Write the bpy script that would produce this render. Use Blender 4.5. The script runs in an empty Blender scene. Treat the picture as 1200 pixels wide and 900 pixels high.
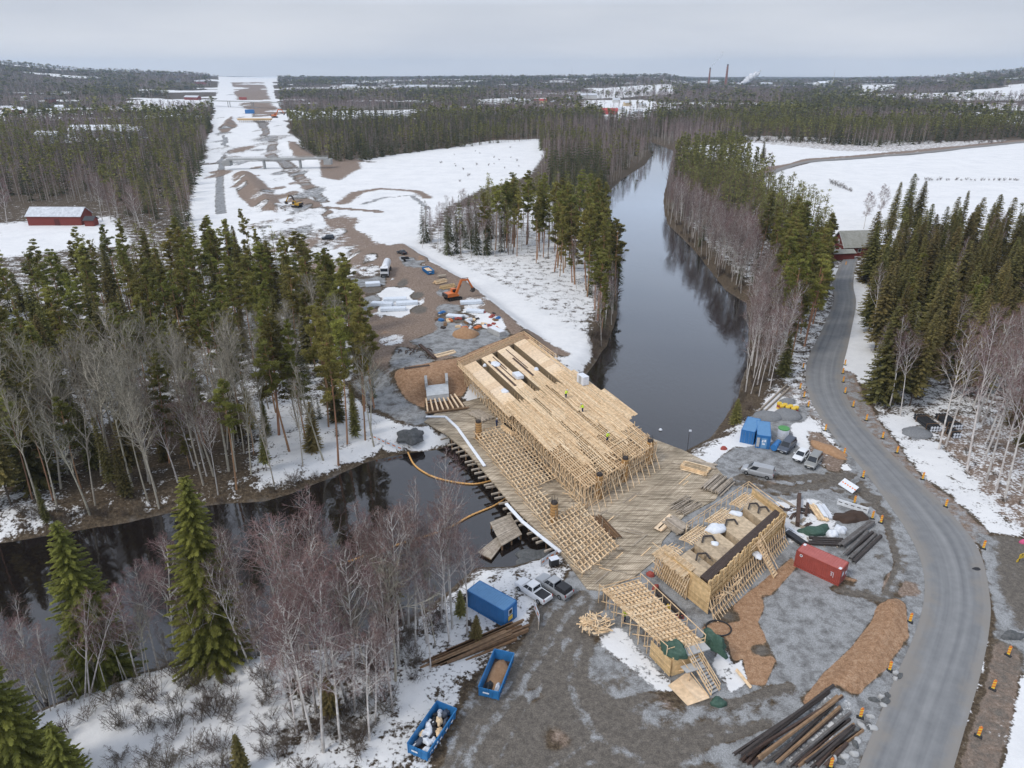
import bpy, math, random
import numpy as np
from mathutils import Vector, Matrix, noise as mnoise
PI = math.pi
R = math.radians
SC = bpy.context.scene
COL = SC.collection
# ------------------------------------------------------------------ camera
F = 833.0; PITCH = R(23.7); CAMH = 62.0
cam_d = bpy.data.cameras.new('camera'); cam = bpy.data.objects.new('camera', cam_d); COL.objects.link(cam)
cam_d.sensor_width = 36.0; cam_d.lens = 36.0*F/1200.0
cam_d.clip_start = 0.5; cam_d.clip_end = 40000
cam.location = (0, 0, CAMH); cam.rotation_euler = (PI/2-PITCH, 0, 0)
SC.camera = cam
# ------------------------------------------------------------------ overcast sky
SUN_EL = 48.0; SUN_AZ = -125.0          # compass-like angle from +Y, clockwise
w = bpy.data.worlds.new('World'); SC.world = w; w.use_nodes = True
nt = w.node_tree; nt.nodes.clear()
out = nt.nodes.new('ShaderNodeOutputWorld'); bg = nt.nodes.new('ShaderNodeBackground')
sky = nt.nodes.new('ShaderNodeTexSky'); sky.sky_type = 'NISHITA'; sky.sun_disc = False
sky.sun_elevation = R(SUN_EL); sky.sun_rotation = R(SUN_AZ); sky.altitude = 100
sky.air_density = 1.0; sky.dust_density = 3.5; sky.ozone_density = 2.0
hs = nt.nodes.new('ShaderNodeHueSaturation'); hs.inputs['Saturation'].default_value = 0.35
tc = nt.nodes.new('ShaderNodeTexCoord'); mp = nt.nodes.new('ShaderNodeMapping'); mp.inputs['Scale'].default_value = (1.2, 1.2, 7.0)
nz = nt.nodes.new('ShaderNodeTexNoise'); nz.inputs['Scale'].default_value = 2.2; nz.inputs['Detail'].default_value = 5
cr = nt.nodes.new('ShaderNodeValToRGB')
cr.color_ramp.elements[0].position = 0.35; cr.color_ramp.elements[0].color = (5.95, 6.3, 7.0, 1)
cr.color_ramp.elements[1].position = 0.68; cr.color_ramp.elements[1].color = (7.2, 7.42, 7.9, 1)
mx = nt.nodes.new('ShaderNodeMix'); mx.data_type = 'RGBA'; mx.inputs[0].default_value = 0.80
nt.links.new(sky.outputs[0], hs.inputs['Color'])
nt.links.new(tc.outputs['Generated'], mp.inputs['Vector']); nt.links.new(mp.outputs[0], nz.inputs['Vector'])
nt.links.new(nz.outputs['Fac'], cr.inputs[0])
nt.links.new(hs.outputs[0], mx.inputs[6]); nt.links.new(cr.outputs[0], mx.inputs[7])
sx = nt.nodes.new('ShaderNodeSeparateXYZ'); nt.links.new(tc.outputs['Generated'], sx.inputs[0])
gr = nt.nodes.new('ShaderNodeValToRGB'); ge = gr.color_ramp.elements
ge[0].position = 0.0; ge[0].color = (1.24, 1.22, 1.2, 1); ge[1].position = 1.0; ge[1].color = (1.05, 1.1, 1.2, 1)
g2 = ge.new(.075); g2.color = (.99, 1.0, 1.02, 1); g3 = ge.new(.16); g3.color = (1.72, 1.92, 2.2, 1)  # bright bluish band above the visible sky, added to brighten the river's reflections
g4 = ge.new(.45); g4.color = (1.15, 1.22, 1.34, 1)
ml = nt.nodes.new('ShaderNodeMix'); ml.data_type = 'RGBA'; ml.blend_type = 'MULTIPLY'; ml.inputs[0].default_value = 1
nt.links.new(sx.outputs[2], gr.inputs[0]); nt.links.new(mx.outputs[2], ml.inputs[6]); nt.links.new(gr.outputs[0], ml.inputs[7])
nt.links.new(ml.outputs[2], bg.inputs[0]); bg.inputs[1].default_value = 0.10
nt.links.new(bg.outputs[0], out.inputs[0])
sd_ = bpy.data.lights.new('sun', 'SUN'); sd_.energy = 1.5; sd_.angle = R(14); sd_.color = (1, .95, .88)
sun = bpy.data.objects.new('sun', sd_); COL.objects.link(sun)
_d = Vector((math.sin(R(SUN_AZ))*math.cos(R(SUN_EL)), math.cos(R(SUN_AZ))*math.cos(R(SUN_EL)), math.sin(R(SUN_EL))))
sun.rotation_euler = _d.to_track_quat('Z', 'Y').to_euler()
SC.view_settings.view_transform = 'Standard'; SC.view_settings.look = 'None'
SC.view_settings.exposure = 0.16; SC.view_settings.gamma = 1.0; SC.view_settings.use_curve_mapping = False
SC.cycles.max_bounces = 5; SC.cycles.diffuse_bounces = 2; SC.cycles.glossy_bounces = 2
SC.cycles.transmission_bounces = 2; SC.cycles.transparent_max_bounces = 32; SC.cycles.volume_bounces = 0
rnd = random.Random(7)
# ------------------------------------------------------------------ survey: photo pixel -> point on the ground plane at height z
def P(px, py, z=0.0):
    x = (px-600)/F; y = (450-py)/F
    dy = math.cos(PITCH)+y*math.sin(PITCH); dz = -math.sin(PITCH)+y*math.cos(PITCH)
    t = (z-CAMH)/dz
    return (x*t, dy*t, z)
def PL(pts, z=0.0): return [P(a, b, z)[:2] for a, b in pts]
# ------------------------------------------------------------------ numpy noise / distance helpers
def sstep(a, b, x):
    t = np.clip((x-a)/(b-a), 0, 1); return t*t*(3-2*t)
_rng = np.random.default_rng(3); _LAT = _rng.random((256, 256))
def vnoise(x, y):
    xi = np.floor(x).astype(int); yi = np.floor(y).astype(int); fx = x-xi; fy = y-yi
    fx = fx*fx*(3-2*fx); fy = fy*fy*(3-2*fy)
    g = lambda a, b: _LAT[a & 255, b & 255]
    return (g(xi, yi)*(1-fx)+g(xi+1, yi)*fx)*(1-fy)+(g(xi, yi+1)*(1-fx)+g(xi+1, yi+1)*fx)*fy
def fbm(x, y, o=4):
    s = 0; a = .5
    for i in range(o):
        s = s+a*vnoise(x*2**i+17.3*i, y*2**i+5.1*i); a *= .5
    return s/(1-.5**o)
def sd_poly(x, y, poly):
    """signed distance, positive inside"""
    p = np.asarray(poly, float); n = len(p)
    d = np.full(x.shape, 1e18); ins = np.zeros(x.shape, bool)
    for i in range(n):
        a = p[i]; b = p[(i+1) % n]; e = b-a
        wx = x-a[0]; wy = y-a[1]
        t = np.clip((wx*e[0]+wy*e[1])/(e@e+1e-12), 0, 1)
        d = np.minimum(d, (wx-e[0]*t)**2+(wy-e[1]*t)**2)
        c = (a[1] > y) != (b[1] > y)
        if abs(e[1]) > 1e-9:
            ins ^= c & (x < a[0]+(y-a[1])/e[1]*e[0])
    d = np.sqrt(d); return np.where(ins, d, -d)
def d_line(x, y, line, width):
    """distance inside a polyline band: positive inside. width scalar or per point"""
    p = np.asarray(line, float); wd = np.broadcast_to(np.asarray(width, float), (len(p),))
    best = np.full(x.shape, -1e9)
    for i in range(len(p)-1):
        a = p[i]; e = p[i+1]-a
        wx = x-a[0]; wy = y-a[1]
        t = np.clip((wx*e[0]+wy*e[1])/(e@e+1e-12), 0, 1)
        d = np.sqrt((wx-e[0]*t)**2+(wy-e[1]*t)**2)
        best = np.maximum(best, (wd[i]*(1-t)+wd[i+1]*t)/2-d)
    return best
# ------------------------------------------------------------------ materials
def sock(n, *names):
    for k in names:
        if k in n.inputs: return n.inputs[k]
def pmat(name, col, rough=.8, var=.25, scale=3.0, metal=0.0, spec=.3, bump=0.0, bscale=20.0, col2=None, rand=0.0, coords='Object', stretch=None, attr=None):
    """Principled with noise-driven colour variation between col and col2"""
    m = bpy.data.materials.new(name); m.use_nodes = True
    t = m.node_tree; b = t.nodes['Principled BSDF']
    b.inputs['Roughness'].default_value = rough; b.inputs['Metallic'].default_value = metal
    b.inputs['Specular IOR Level'].default_value = spec
    c1 = tuple(col)
    c2 = tuple(col2) if col2 else tuple(c*(1-var) for c in col)
    tcn = t.nodes.new('ShaderNodeTexCoord'); n = t.nodes.new('ShaderNodeTexNoise')
    n.inputs['Scale'].default_value = scale; n.inputs['Detail'].default_value = 5; n.inputs['Roughness'].default_value = .65
    if stretch:
        mpn = t.nodes.new('ShaderNodeMapping'); mpn.inputs['Scale'].default_value = stretch
        t.links.new(tcn.outputs[coords], mpn.inputs[0]); t.links.new(mpn.outputs[0], n.inputs['Vector'])
    else: t.links.new(tcn.outputs[coords], n.inputs['Vector'])
    r = t.nodes.new('ShaderNodeValToRGB')
    r.color_ramp.elements[0].position = .33; r.color_ramp.elements[0].color = (*c2, 1)
    r.color_ramp.elements[1].position = .67; r.color_ramp.elements[1].color = (*c1, 1)
    t.links.new(n.outputs['Fac'], r.inputs[0]); last = r.outputs[0]
    if attr:
        a = t.nodes.new('ShaderNodeAttribute'); a.attribute_name = attr
        mm = t.nodes.new('ShaderNodeMix'); mm.data_type = 'RGBA'; mm.blend_type = 'MULTIPLY'; mm.inputs[0].default_value = 1
        t.links.new(last, mm.inputs[6]); t.links.new(a.outputs['Color'], mm.inputs[7]); last = mm.outputs[2]
    if rand:
        oi = t.nodes.new('ShaderNodeObjectInfo'); h = t.nodes.new('ShaderNodeHueSaturation')
        ma = t.nodes.new('ShaderNodeMapRange'); ma.inputs[3].default_value = 1-rand; ma.inputs[4].default_value = 1+rand
        mh = t.nodes.new('ShaderNodeMapRange'); mh.inputs[3].default_value = .5-rand*.07; mh.inputs[4].default_value = .5+rand*.07
        wn = t.nodes.new('ShaderNodeTexWhiteNoise'); wn.noise_dimensions = '1D'
        t.links.new(oi.outputs['Random'], ma.inputs[0]); t.links.new(oi.outputs['Random'], wn.inputs['W'])
        t.links.new(wn.outputs['Value'], mh.inputs[0])
        t.links.new(ma.outputs[0], h.inputs['Value']); t.links.new(mh.outputs[0], h.inputs['Hue'])
        t.links.new(last, h.inputs['Color']); last = h.outputs[0]
    t.links.new(last, b.inputs['Base Color'])
    if bump:
        n2 = t.nodes.new('ShaderNodeTexNoise'); n2.inputs['Scale'].default_value = bscale; n2.inputs['Detail'].default_value = 4
        t.links.new(tcn.outputs[coords], n2.inputs['Vector'])
        bp = t.nodes.new('ShaderNodeBump'); bp.inputs['Strength'].default_value = bump; bp.inputs['Distance'].default_value = .1
        t.links.new(n2.outputs['Fac'], bp.inputs['Height']); t.links.new(bp.outputs[0], b.inputs['Normal'])
    return m
# ------------------------------------------------------------------ object helpers
def tag(o, label=None, cat=None, group=None, kind=None):
    if label: o['label'] = label
    if cat: o['category'] = cat
    if group: o['group'] = group
    if kind: o['kind'] = kind
    return o
def thing(name, label, cat, loc=(0, 0, 0), rz=0.0, group=None):
    o = bpy.data.objects.new(name, None); COL.objects.link(o); o.empty_display_size = .3
    o.location = loc; o.rotation_euler = (0, 0, rz)
    return tag(o, label, cat, group)
def kids(o): return KID.get(o.name, [])
KID = {}
def link(o, parent=None):
    COL.objects.link(o)
    if parent is not None:
        o.parent = parent; KID.setdefault(parent.name, []).append(o)
    return o
def dup(o, loc=None, rz=None, label=None, group=None, scale=None, parent=None):
    c = o.copy(); link(c, parent)
    if loc is not None: c.location = loc
    if rz is not None: c.rotation_euler = (0, 0, rz)
    if scale is not None: c.scale = scale
    if label: c['label'] = label
    if group: c['group'] = group
    for ch in kids(o): dup(ch, parent=c)
    return c
class MB:
    """collects shapes into one mesh"""
    def __init__(s): s.v = []; s.f = []; s.mi = []; s.m = 0; s.org = (0, 0, 0)
    def add(s, vs, fs):
        b = len(s.v); s.v += [tuple(p) for p in vs]; s.f += [tuple(i+b for i in f) for f in fs]; s.mi += [s.m]*len(fs)
    def box(s, c, d, rz=0.0, taper=1.0):
        x, y, z = d[0]/2, d[1]/2, d[2]/2; co, si = math.cos(rz), math.sin(rz); vs = []
        for k, zz in ((1, -z), (taper, z)):
            for a, b in ((-x, -y), (x, -y), (x, y), (-x, y)):
                a *= k; b *= k
                vs.append((c[0]+a*co-b*si, c[1]+a*si+b*co, c[2]+zz))
        s.add(vs, [(3, 2, 1, 0), (4, 5, 6, 7), (0, 1, 5, 4), (1, 2, 6, 5), (2, 3, 7, 6), (3, 0, 4, 7)])
    def beam(s, p, q, w, h, up=(0, 0, 1)):
        """rectangular bar from p to q, w sideways, h along up"""
        p = Vector(p); q = Vector(q); d = q-p
        if d.length < 1e-6: return
        d.normalize(); u = Vector(up)
        if abs(d.dot(u)) > .99: u = Vector((1, 0, 0))
        a = d.cross(u).normalized()*w/2; b = a.cross(d).normalized()*h/2
        vs = [p-a-b, p+a-b, p+a+b, p-a+b, q-a-b, q+a-b, q+a+b, q-a+b]
        s.add(vs, [(0, 1, 2, 3), (7, 6, 5, 4), (0, 4, 5, 1), (1, 5, 6, 2), (2, 6, 7, 3), (3, 7, 4, 0)])
    def tube(s, p, q, r0, r1=None, n=8, cap=True):
        r1 = r0 if r1 is None else r1
        p = Vector(p); q = Vector(q); d = (q-p).normalized()
        a = d.orthogonal().normalized(); b = d.cross(a)
        vs = []
        for c, r in ((p, r0), (q, r1)):
            for i in range(n):
                t = 2*PI*i/n; vs.append(c+a*math.cos(t)*r+b*math.sin(t)*r)
        fs = [(i, (i+1) % n, n+(i+1) % n, n+i) for i in range(n)]
        if cap: fs += [tuple(range(n-1, -1, -1)), tuple(range(n, 2*n))]
        s.add(vs, fs)
    def path(s, pts, r, n=6):
        """tube along a list of points; r scalar or list"""
        pts = [Vector(p) for p in pts]; m = len(pts); rr = r if isinstance(r, (list, tuple)) else [r]*m
        vs = []; prev = None
        for i, p in enumerate(pts):
            d = (pts[min(i+1, m-1)]-pts[max(i-1, 0)]).normalized()
            a = d.orthogonal().normalized() if prev is None else (prev-d*prev.dot(d)).normalized()
            prev = a; b = d.cross(a)
            for k in range(n):
                t = 2*PI*k/n; vs.append(p+a*math.cos(t)*rr[i]+b*math.sin(t)*rr[i])
        fs = [(i*n+k, i*n+(k+1) % n, (i+1)*n+(k+1) % n, (i+1)*n+k) for i in range(m-1) for k in range(n)]
        fs += [tuple(range(n-1, -1, -1)), tuple(range((m-1)*n, m*n))]
        s.add(vs, fs)
    def prism(s, poly, z0, z1):
        n = len(poly)
        vs = [(x, y, z0) for x, y in poly]+[(x, y, z1) for x, y in poly]
        s.add(vs, [tuple(range(n-1, -1, -1)), tuple(range(n, 2*n))]+[(i, (i+1) % n, n+(i+1) % n, n+i) for i in range(n)])
    def extr(s, prof, y0, y1):
        """profile in xz extruded along y"""
        n = len(prof)
        vs = [(x, y0, z) for x, z in prof]+[(x, y1, z) for x, z in prof]
        s.add(vs, [tuple(range(n)), tuple(range(2*n-1, n-1, -1))]+[(i+n, (i+1) % n+n, (i+1) % n, i) for i in range(n)])
    def lathe(s, prof, c=(0, 0, 0), n=12):
        vs = []; m = len(prof)
        for r, z in prof:
            for k in range(n):
                t = 2*PI*k/n; vs.append((c[0]+r*math.cos(t), c[1]+r*math.sin(t), c[2]+z))
        fs = [(i*n+k, i*n+(k+1) % n, (i+1)*n+(k+1) % n, (i+1)*n+k) for i in range(m-1) for k in range(n)]
        fs += [tuple(range(n-1, -1, -1)), tuple(range((m-1)*n, m*n))]
        s.add(vs, fs)
    def build(s, name, mats, parent=None, world=False, smooth=False, bevel=0.0, sharp=40):
        me = bpy.data.meshes.new(name)
        vs = s.v
        if world and parent is not None:
            L = parent.location; vs = [(x-L.x, y-L.y, z-L.z) for x, y, z in vs]
        me.from_pydata(vs, [], s.f)
        mats = mats if isinstance(mats, (list, tuple)) else [mats]
        for m in mats: me.materials.append(m)
        if len(mats) > 1: me.polygons.foreach_set('material_index', s.mi)
        if smooth:
            me.polygons.foreach_set('use_smooth', [True]*len(s.f)); me.set_sharp_from_angle(angle=R(sharp))
        me.update()
        o = bpy.data.objects.new(name, me); link(o, parent)
        if bevel:
            b = o.modifiers.new('bevel', 'BEVEL'); b.width = bevel; b.segments = 2; b.limit_method = 'ANGLE'; b.angle_limit = R(40)
        return o
def np_mesh(name, verts, faces, mats, parent=None, tint=None, midx=None, smooth=False):
    """verts Nx3, faces MxK arrays -> object; tint: per-vertex grey factor stored as colour attribute"""
    me = bpy.data.meshes.new(name)
    verts = np.asarray(verts, np.float32); faces = np.asarray(faces, np.int32); k = faces.shape[1]
    me.vertices.add(len(verts)); me.vertices.foreach_set('co', verts.ravel())
    me.loops.add(faces.size); me.loops.foreach_set('vertex_index', faces.ravel())
    me.polygons.add(len(faces)); me.polygons.foreach_set('loop_start', np.arange(0, faces.size, k, dtype=np.int32))
    me.polygons.foreach_set('loop_total', np.full(len(faces), k, np.int32))
    for m in (mats if isinstance(mats, (list, tuple)) else [mats]): me.materials.append(m)
    if midx is not None: me.polygons.foreach_set('material_index', np.asarray(midx, np.int32))
    if smooth: me.polygons.foreach_set('use_smooth', np.ones(len(faces), bool))
    if tint is not None:
        a = me.color_attributes.new('tint', 'FLOAT_COLOR', 'POINT')
        c = np.ones((len(verts), 4), np.float32); t = np.asarray(tint, np.float32)
        c[:, :3] = t[:, None] if t.ndim == 1 else t
        a.data.foreach_set('color', c.ravel())
    me.update(calc_edges=True)
    o = bpy.data.objects.new(name, me); link(o, parent)
    return o
# ================================================================== TERRAIN
WATER = -2.2
RIVER = PL([(0,640),(80,628),(150,614),(200,604),(240,596),(310,590),(345,580),(430,545),(470,535),(520,528),(560,515),(640,478),
            (690,440),(715,405),(727,370),(729,320),(722,270),(712,228),(730,210),(757,193),(768,178),(745,170),
            (700,166),(700,160),(760,165),(788,176),(784,200),(777,225),(776,245),(780,262),(806,287),(832,320),(846,338),(872,355),(875,380),
            (872,430),(856,475),(828,512),(800,526),(740,572),(690,612),(655,640),(600,660),(556,662),(520,690),(470,726),
            (430,745),(330,762),(270,767),(200,776),(150,790),(75,815),(20,835),(-120,880),(-200,690),(-120,655)], WATER)
PAD = PL([(425,288),(470,283),(540,325),(612,380),(622,392),(546,424),(520,432),(478,436),(432,420),(392,335)], 3.0)
BERM = PL([(1046,712),(1040,740),(1015,775),(985,805),(963,828)])
DIRTBANK = [PL([(285,205),(298,222),(320,246)]), PL([(338,168),(355,180),(372,190)]), PL([(262,150),(272,138)])]
CRX = np.array([-400, 0, 100, 250, 310, 420, 560, 660, 780, 830, 880, 930, 970, 1090, 1200, 1600.])
CRY = np.array([66, 75, 82, 86.5, 89, 89, 88.5, 88, 87.5, 95, 93, 95, 90, 88, 82, 74.])
def hgt(x, y):
    x = np.asarray(x, float); y = np.asarray(y, float)
    r = np.hypot(x, y)
    z = (fbm(x*.03, y*.03, 3)-.5)*1.2*sstep(60, 200, r)
    # distant ridges
    px = 600+F*x/np.maximum(y*math.cos(PITCH)+CAMH*math.sin(PITCH), 1)
    crest = CAMH+(84.3-np.interp(px, CRX, CRY))/F*4600-14
    n = fbm(x*.0012+9, y*.0012, 4)
    z = z+sstep(1900, 4600, r)*np.maximum(crest+20*(n-.5)-1.5, 5)*(1-.75*sstep(4700, 6500, r))
    z = z+sstep(900, 1800, r)*16*(fbm(x*.002+3, y*.002+8, 3)-.45)
    # highway site pad, embankments and berm
    sd = sd_poly(x, y, PAD); z = z+3.0*sstep(-6, 1.5, sd)
    z = z+1.3*sstep(-1.2, 1.9, d_line(x, y, BERM, [2.5, 3, 3.2, 3.4, 2.6])+.5*(fbm(x*.6, y*.6, 2)-.5))
    for L in DIRTBANK: z = z+3.2*sstep(-6, 6, d_line(x, y, L, 8)+3*(fbm(x*.1, y*.1, 2)-.5))
    # clear-cut hump bottom left
    z = z+1.2*sstep(-9, 6, -np.hypot((x+22)/16, (y-55)/9)*8+8)
    # river bed
    rv = sd_poly(x, y, RIVER)+1.0*(fbm(x*.15, y*.15, 3)-.5)*sstep(30, 60, r)
    k = sstep(-5.5, 1.5, rv)
    z = z*(1-k)+(-2.9)*k-1.6*sstep(1.5, 7, rv)
    return z
def h1(x, y): return float(hgt(np.array([x]), np.array([y]))[0])
def G(px, py, dz=0.0, n=7):
    """the point of the ground seen at a pixel of the survey photograph"""
    z = 0.0
    for i in range(n):
        p = P(px, py, z); z = .4*z+.6*h1(p[0], p[1])
    return (p[0], p[1], z+dz)
NR, NA = 690, 700
_r = 10*np.exp(np.linspace(0, math.log(11000/10), NR)); _a = np.radians(np.linspace(-60, 60, NA))
_rr, _aa = np.meshgrid(_r, _a, indexing='ij')
TX = (_rr*np.sin(_aa)).ravel(); TY = (_rr*np.cos(_aa)).ravel()
TZ = hgt(TX, TY)
# surface layers painted on the ground: snow, dirt, sand, gravel, mud
LAY = {k: np.zeros(TX.size) for k in ('snow', 'dirt', 'sand', 'grav', 'mud')}
TR = np.hypot(TX, TY)
# uneven outlines: look the painted areas up at slightly displaced places
_w = np.clip(TR*.012, .5, 7); TXO, TYO = TX, TY
PX = TX+_w*2.2*(fbm(TX/_w*.14, TY/_w*.14+11, 4)-.5); PY = TY+_w*2.2*(fbm(TX/_w*.14+37, TY/_w*.14, 4)-.5)
LAY['snow'] += .50-.16*sstep(150, 500, TR)-.3*sstep(600, 1200, TR)
def paint(sd, soft, **kw):
    w_ = sstep(-soft, soft, sd)
    for k in LAY: LAY[k] = LAY[k]*(1-w_)+w_*kw.get(k, 0.0)
def pp(pts, soft=1.0, z=0.0, **kw): 
    q = np.asarray(PL(pts, z)); lo = q.min(0)-soft*2; hi = q.max(0)+soft*2
    m = (TX > lo[0]) & (TX < hi[0]) & (TY > lo[1]) & (TY < hi[1])
    sd = np.full(TX.size, -1e9); sd[m] = sd_poly(PX[m], PY[m], q); paint(sd, soft, **kw)
def pl(pts, width, soft=.6, z=0.0, **kw):
    q = np.asarray(PL(pts, z)); mw = np.max(width)+soft*2; lo = q.min(0)-mw; hi = q.max(0)+mw
    m = (TX > lo[0]) & (TX < hi[0]) & (TY > lo[1]) & (TY < hi[1])
    sd = np.full(TX.size, -1e9); sd[m] = d_line(PX[m], PY[m], q, width); paint(sd, soft, **kw)
# highway corridor, clearing and fields under snow
pp([(258,97),(318,94),(322,110),(330,130),(345,160),(372,188),(430,186),(520,173),(580,164),(632,163),(640,180),(620,205),(560,222),(520,245),(492,275),(500,290),
    (560,318),(620,352),(705,396),(690,436),(650,405),(612,388),(590,440),(520,530),(470,532),(440,480),(410,420),(395,350),(370,318),(300,300),(240,290),(222,250),(232,205),(245,165),(250,130)], 4, snow=.77, dirt=.2)
pp([(500,285),(560,315),(620,350),(700,396),(730,330),(715,240),(640,225),(540,245)], 4, snow=.58, dirt=.1)
pp([(252,92),(330,90),(325,100),(262,103)], 25, snow=1.0)
pp([(800,172),(880,167),(1015,176),(1165,166),(1330,160),(1400,285),(1200,285),(1060,282),(1000,300),(965,275),(925,235),(885,205)], 4, snow=1.1)
pp([(870,158),(1000,163),(1120,165),(1180,163),(1165,170),(1050,179),(990,178),(880,168)], 4, snow=.52, dirt=.6)
for c in ([(1005,104),(1050,103),(1045,108),(1010,109)], [(950,98),(975,97),(975,102),(952,104)], [(1120,112),(1200,108),(1200,118),(1110,118)],
          [(690,108),(790,104),(790,112),(700,116)], [(60,158),(170,154),(185,162),(60,168)], [(0,128),(60,125),(70,140),(0,142)], [(700,120),(760,118),(765,140),(710,142)],
          [(0,262),(120,255),(140,285),(0,300)], [(560,118),(640,116),(640,124),(560,126)]):
    pp(c, 8, snow=.9)
# left bank forest and cut bank bottom left
pp([(290,470),(450,470),(470,528),(345,574),(300,578)], 3, snow=.62)
pp([(150,470),(290,470),(300,575),(90,612),(60,560)], 3, snow=.36)
pp([(40,860),(60,828),(150,796),(270,770),(330,764),(345,800),(300,960),(40,960)], 2.5, snow=.84, dirt=.1)
pp([(330,764),(430,748),(500,700),(560,668),(640,640),(660,655),(625,735),(560,790),(505,870),(470,910),(300,960),(345,800)], 2, snow=.56, dirt=.15)
# upper site: haul roads
pl([(345,232),(385,252),(420,285),(450,312),(470,330)], [9,9,9,12,16], 2.0, 1, dirt=.9, snow=.12)
pl([(308,140),(318,170),(328,190),(350,215),(375,238)], [9,9,9,8,7], 2.0, grav=.55, dirt=.6, snow=.2)
pl([(266,158),(259,185),(256,215),(258,250)], [4,4,4,4.5], 1.0, grav=.8, snow=.25)
pl([(300,126),(304,140),(310,150)], [14,14,10], 4, grav=.5, dirt=.5, snow=.3)
pl([(240,192),(300,189),(385,187),(430,190)], [8,8,8,7], 2, grav=.5, dirt=.4, snow=.3)
pp([(270,208),(288,200),(306,214),(326,240),(322,250),(300,248),(278,230)], 3, dirt=1.0, snow=.15)
pp([(336,166),(345,166),(375,188),(355,190)], 3, dirt=.9, snow=.2)
pp([(255,150),(275,137),(277,148),(258,160)], 5, dirt=.9, snow=.2)
pp([(272,103),(310,100),(318,120),(330,132),(318,140),(300,134),(280,122)], 10, dirt=.9, grav=.2, snow=.25)
0 and pl([(392,236),(410,222),(440,219),(480,222),(505,230),(502,246),(470,250),(430,247),(405,242),(395,238)], [7,8,6,6,7,7,6,5,6,7], 2.5, dirt=.95, snow=.25)
pl([(398,240),(415,226),(440,221),(485,224),(500,232)], 7, 3, dirt=.95, snow=.3)
pl([(420,240),(445,232),(478,230),(490,237),(500,246)], 4, 1.5, grav=.7, snow=.4)
pl([(360,243),(400,246),(440,248)], 4, 1.5, dirt=.9, snow=.1)
pp([(370,190),(415,186),(418,198),(395,212),(372,208)], 4, dirt=.85, snow=.25)
pp([(372,272),(400,275),(398,284),(370,284)], 1.5, 1, dirt=.5, grav=.6, snow=.2)
pp([(425,292),(470,286),(500,305),(545,325),(570,350),(592,368),(620,392),(560,420),(500,440),(470,440),(430,425),(400,345),(415,318)], 2.0, 3, dirt=.9, snow=.08)
pp([(462,300),(495,302),(500,314),(470,312)], 1.5, 3, grav=.9, dirt=.3)
pp([(400,325),(448,318),(446,336),(405,338)], 2, 3, grav=.8, snow=.2)
pp([(420,338),(470,334),(492,346),(492,362),(465,373),(440,368)], 1.5, 3, snow=.95)
pp([(508,370),(548,358),(585,372),(592,388),(540,385),(515,380)], 1.5, 3, snow=.8, dirt=.2)
pp([(475,400),(520,385),(590,386),(600,396),(545,418),(500,412)], 2, 3, grav=.95)
pp([(460,405),(490,410),(512,425),(500,435),(462,440),(450,425)], 2, 3, grav=.9)
pp([(455,440),(500,432),(540,425),(552,440),(530,470),(500,475),(470,470),(455,465)], 1.5, 1.5, sand=1.0)
pl([(548,420),(580,405),(612,390),(625,396)], [4,4,4,3], 1, 3, sand=1.0)
pl([(430,450),(455,475),(490,490),(520,490)], [8,8,7,6], 2, grav=.7, dirt=.5)
pp([(495,470),(545,468),(560,500),(510,505)], 1.5, grav=.5, mud=.4)
pl([(625,392),(652,405),(665,408)], [4,5,3], 1.2, 1, dirt=.9, snow=.3)
# churned patches over the highway corridor and the yard
for k in range(150):
    py = rnd.uniform(100, 330); f = (py-95)/235; cx = (290 if py < 190 else 290+(py-190)*.75); px = cx+rnd.uniform(-1, 1)*(28+55*f if py < 250 else 60)
    p_ = P(px, py); L_ = rnd.uniform(2.5, 9)*(1+.6*(py < 180)); m_ = np.hypot((PX-p_[0])*rnd.uniform(.9, 2.4), (PY-p_[1])*rnd.uniform(.35, .8))
    paint(L_-m_, L_*.5, **rnd.choice(({'dirt': .8, 'snow': .35}, {'grav': .6, 'snow': .42}, {'dirt': .5, 'snow': .5}, {'snow': .6, 'mud': .5})))
for k in range(26):
    px = rnd.uniform(420, 590); py = rnd.uniform(300, 400); p_ = P(px, py, 3); m_ = np.hypot((PX-p_[0])*rnd.uniform(.6, 1.6), (PY-p_[1])*rnd.uniform(.4, .9)); L_ = rnd.uniform(1.2, 4.5)
    if sd_poly(np.array([p_[0]]), np.array([p_[1]]), PAD)[0] > 2: paint(L_-m_, L_*.5, **rnd.choice(({'grav': .8, 'dirt': .4}, {'snow': .56, 'dirt': .5}, {'mud': .7, 'dirt': .6}, {'sand': .5, 'dirt': .7})))
# right-hand lot
LOT = [(805,530),(850,505),(905,470),(945,445),(975,510),(1012,552),(1045,592),(1068,630),(1082,665),(1083,700),(1074,742),(1052,790),(1032,840),(1004,910),(500,930),(530,850),(560,800),(620,740),(655,690),(680,660),(760,600)]
pp(LOT, 1.2, grav=.95, mud=.15)
pp([(1010,545),(1060,600),(1082,665),(1080,705),(1050,695),(1020,640),(990,600),(985,570)], 1.5, grav=1.0, dirt=.15)
pp([(520,905),(545,840),(600,770),(650,715),(690,690),(705,720),(690,760),(740,800),(760,850),(860,840),(930,810),(950,830),(900,880),(840,910)], 2.5, mud=.95, dirt=.45)
pp([(690,745),(720,770),(745,815),(738,840),(690,800),(655,745)], 2, grav=.7, mud=.8)
pp([(800,895),(860,850),(930,815),(960,835),(900,900)], 1.5, grav=.8, mud=.3)
pp([(845,720),(880,690),(930,655),(936,668),(908,695),(888,728),(912,778),(898,806),(868,800),(846,760)], .8, sand=.95)
pp([(820,735),(848,720),(850,745),(830,745)], .8, sand=.8, grav=.2)
pl([(1046,708),(1040,740),(1015,775),(985,805),(958,832)], [2.8,3.8,4.2,4.2,3.2], .6, sand=1.0)
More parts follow.
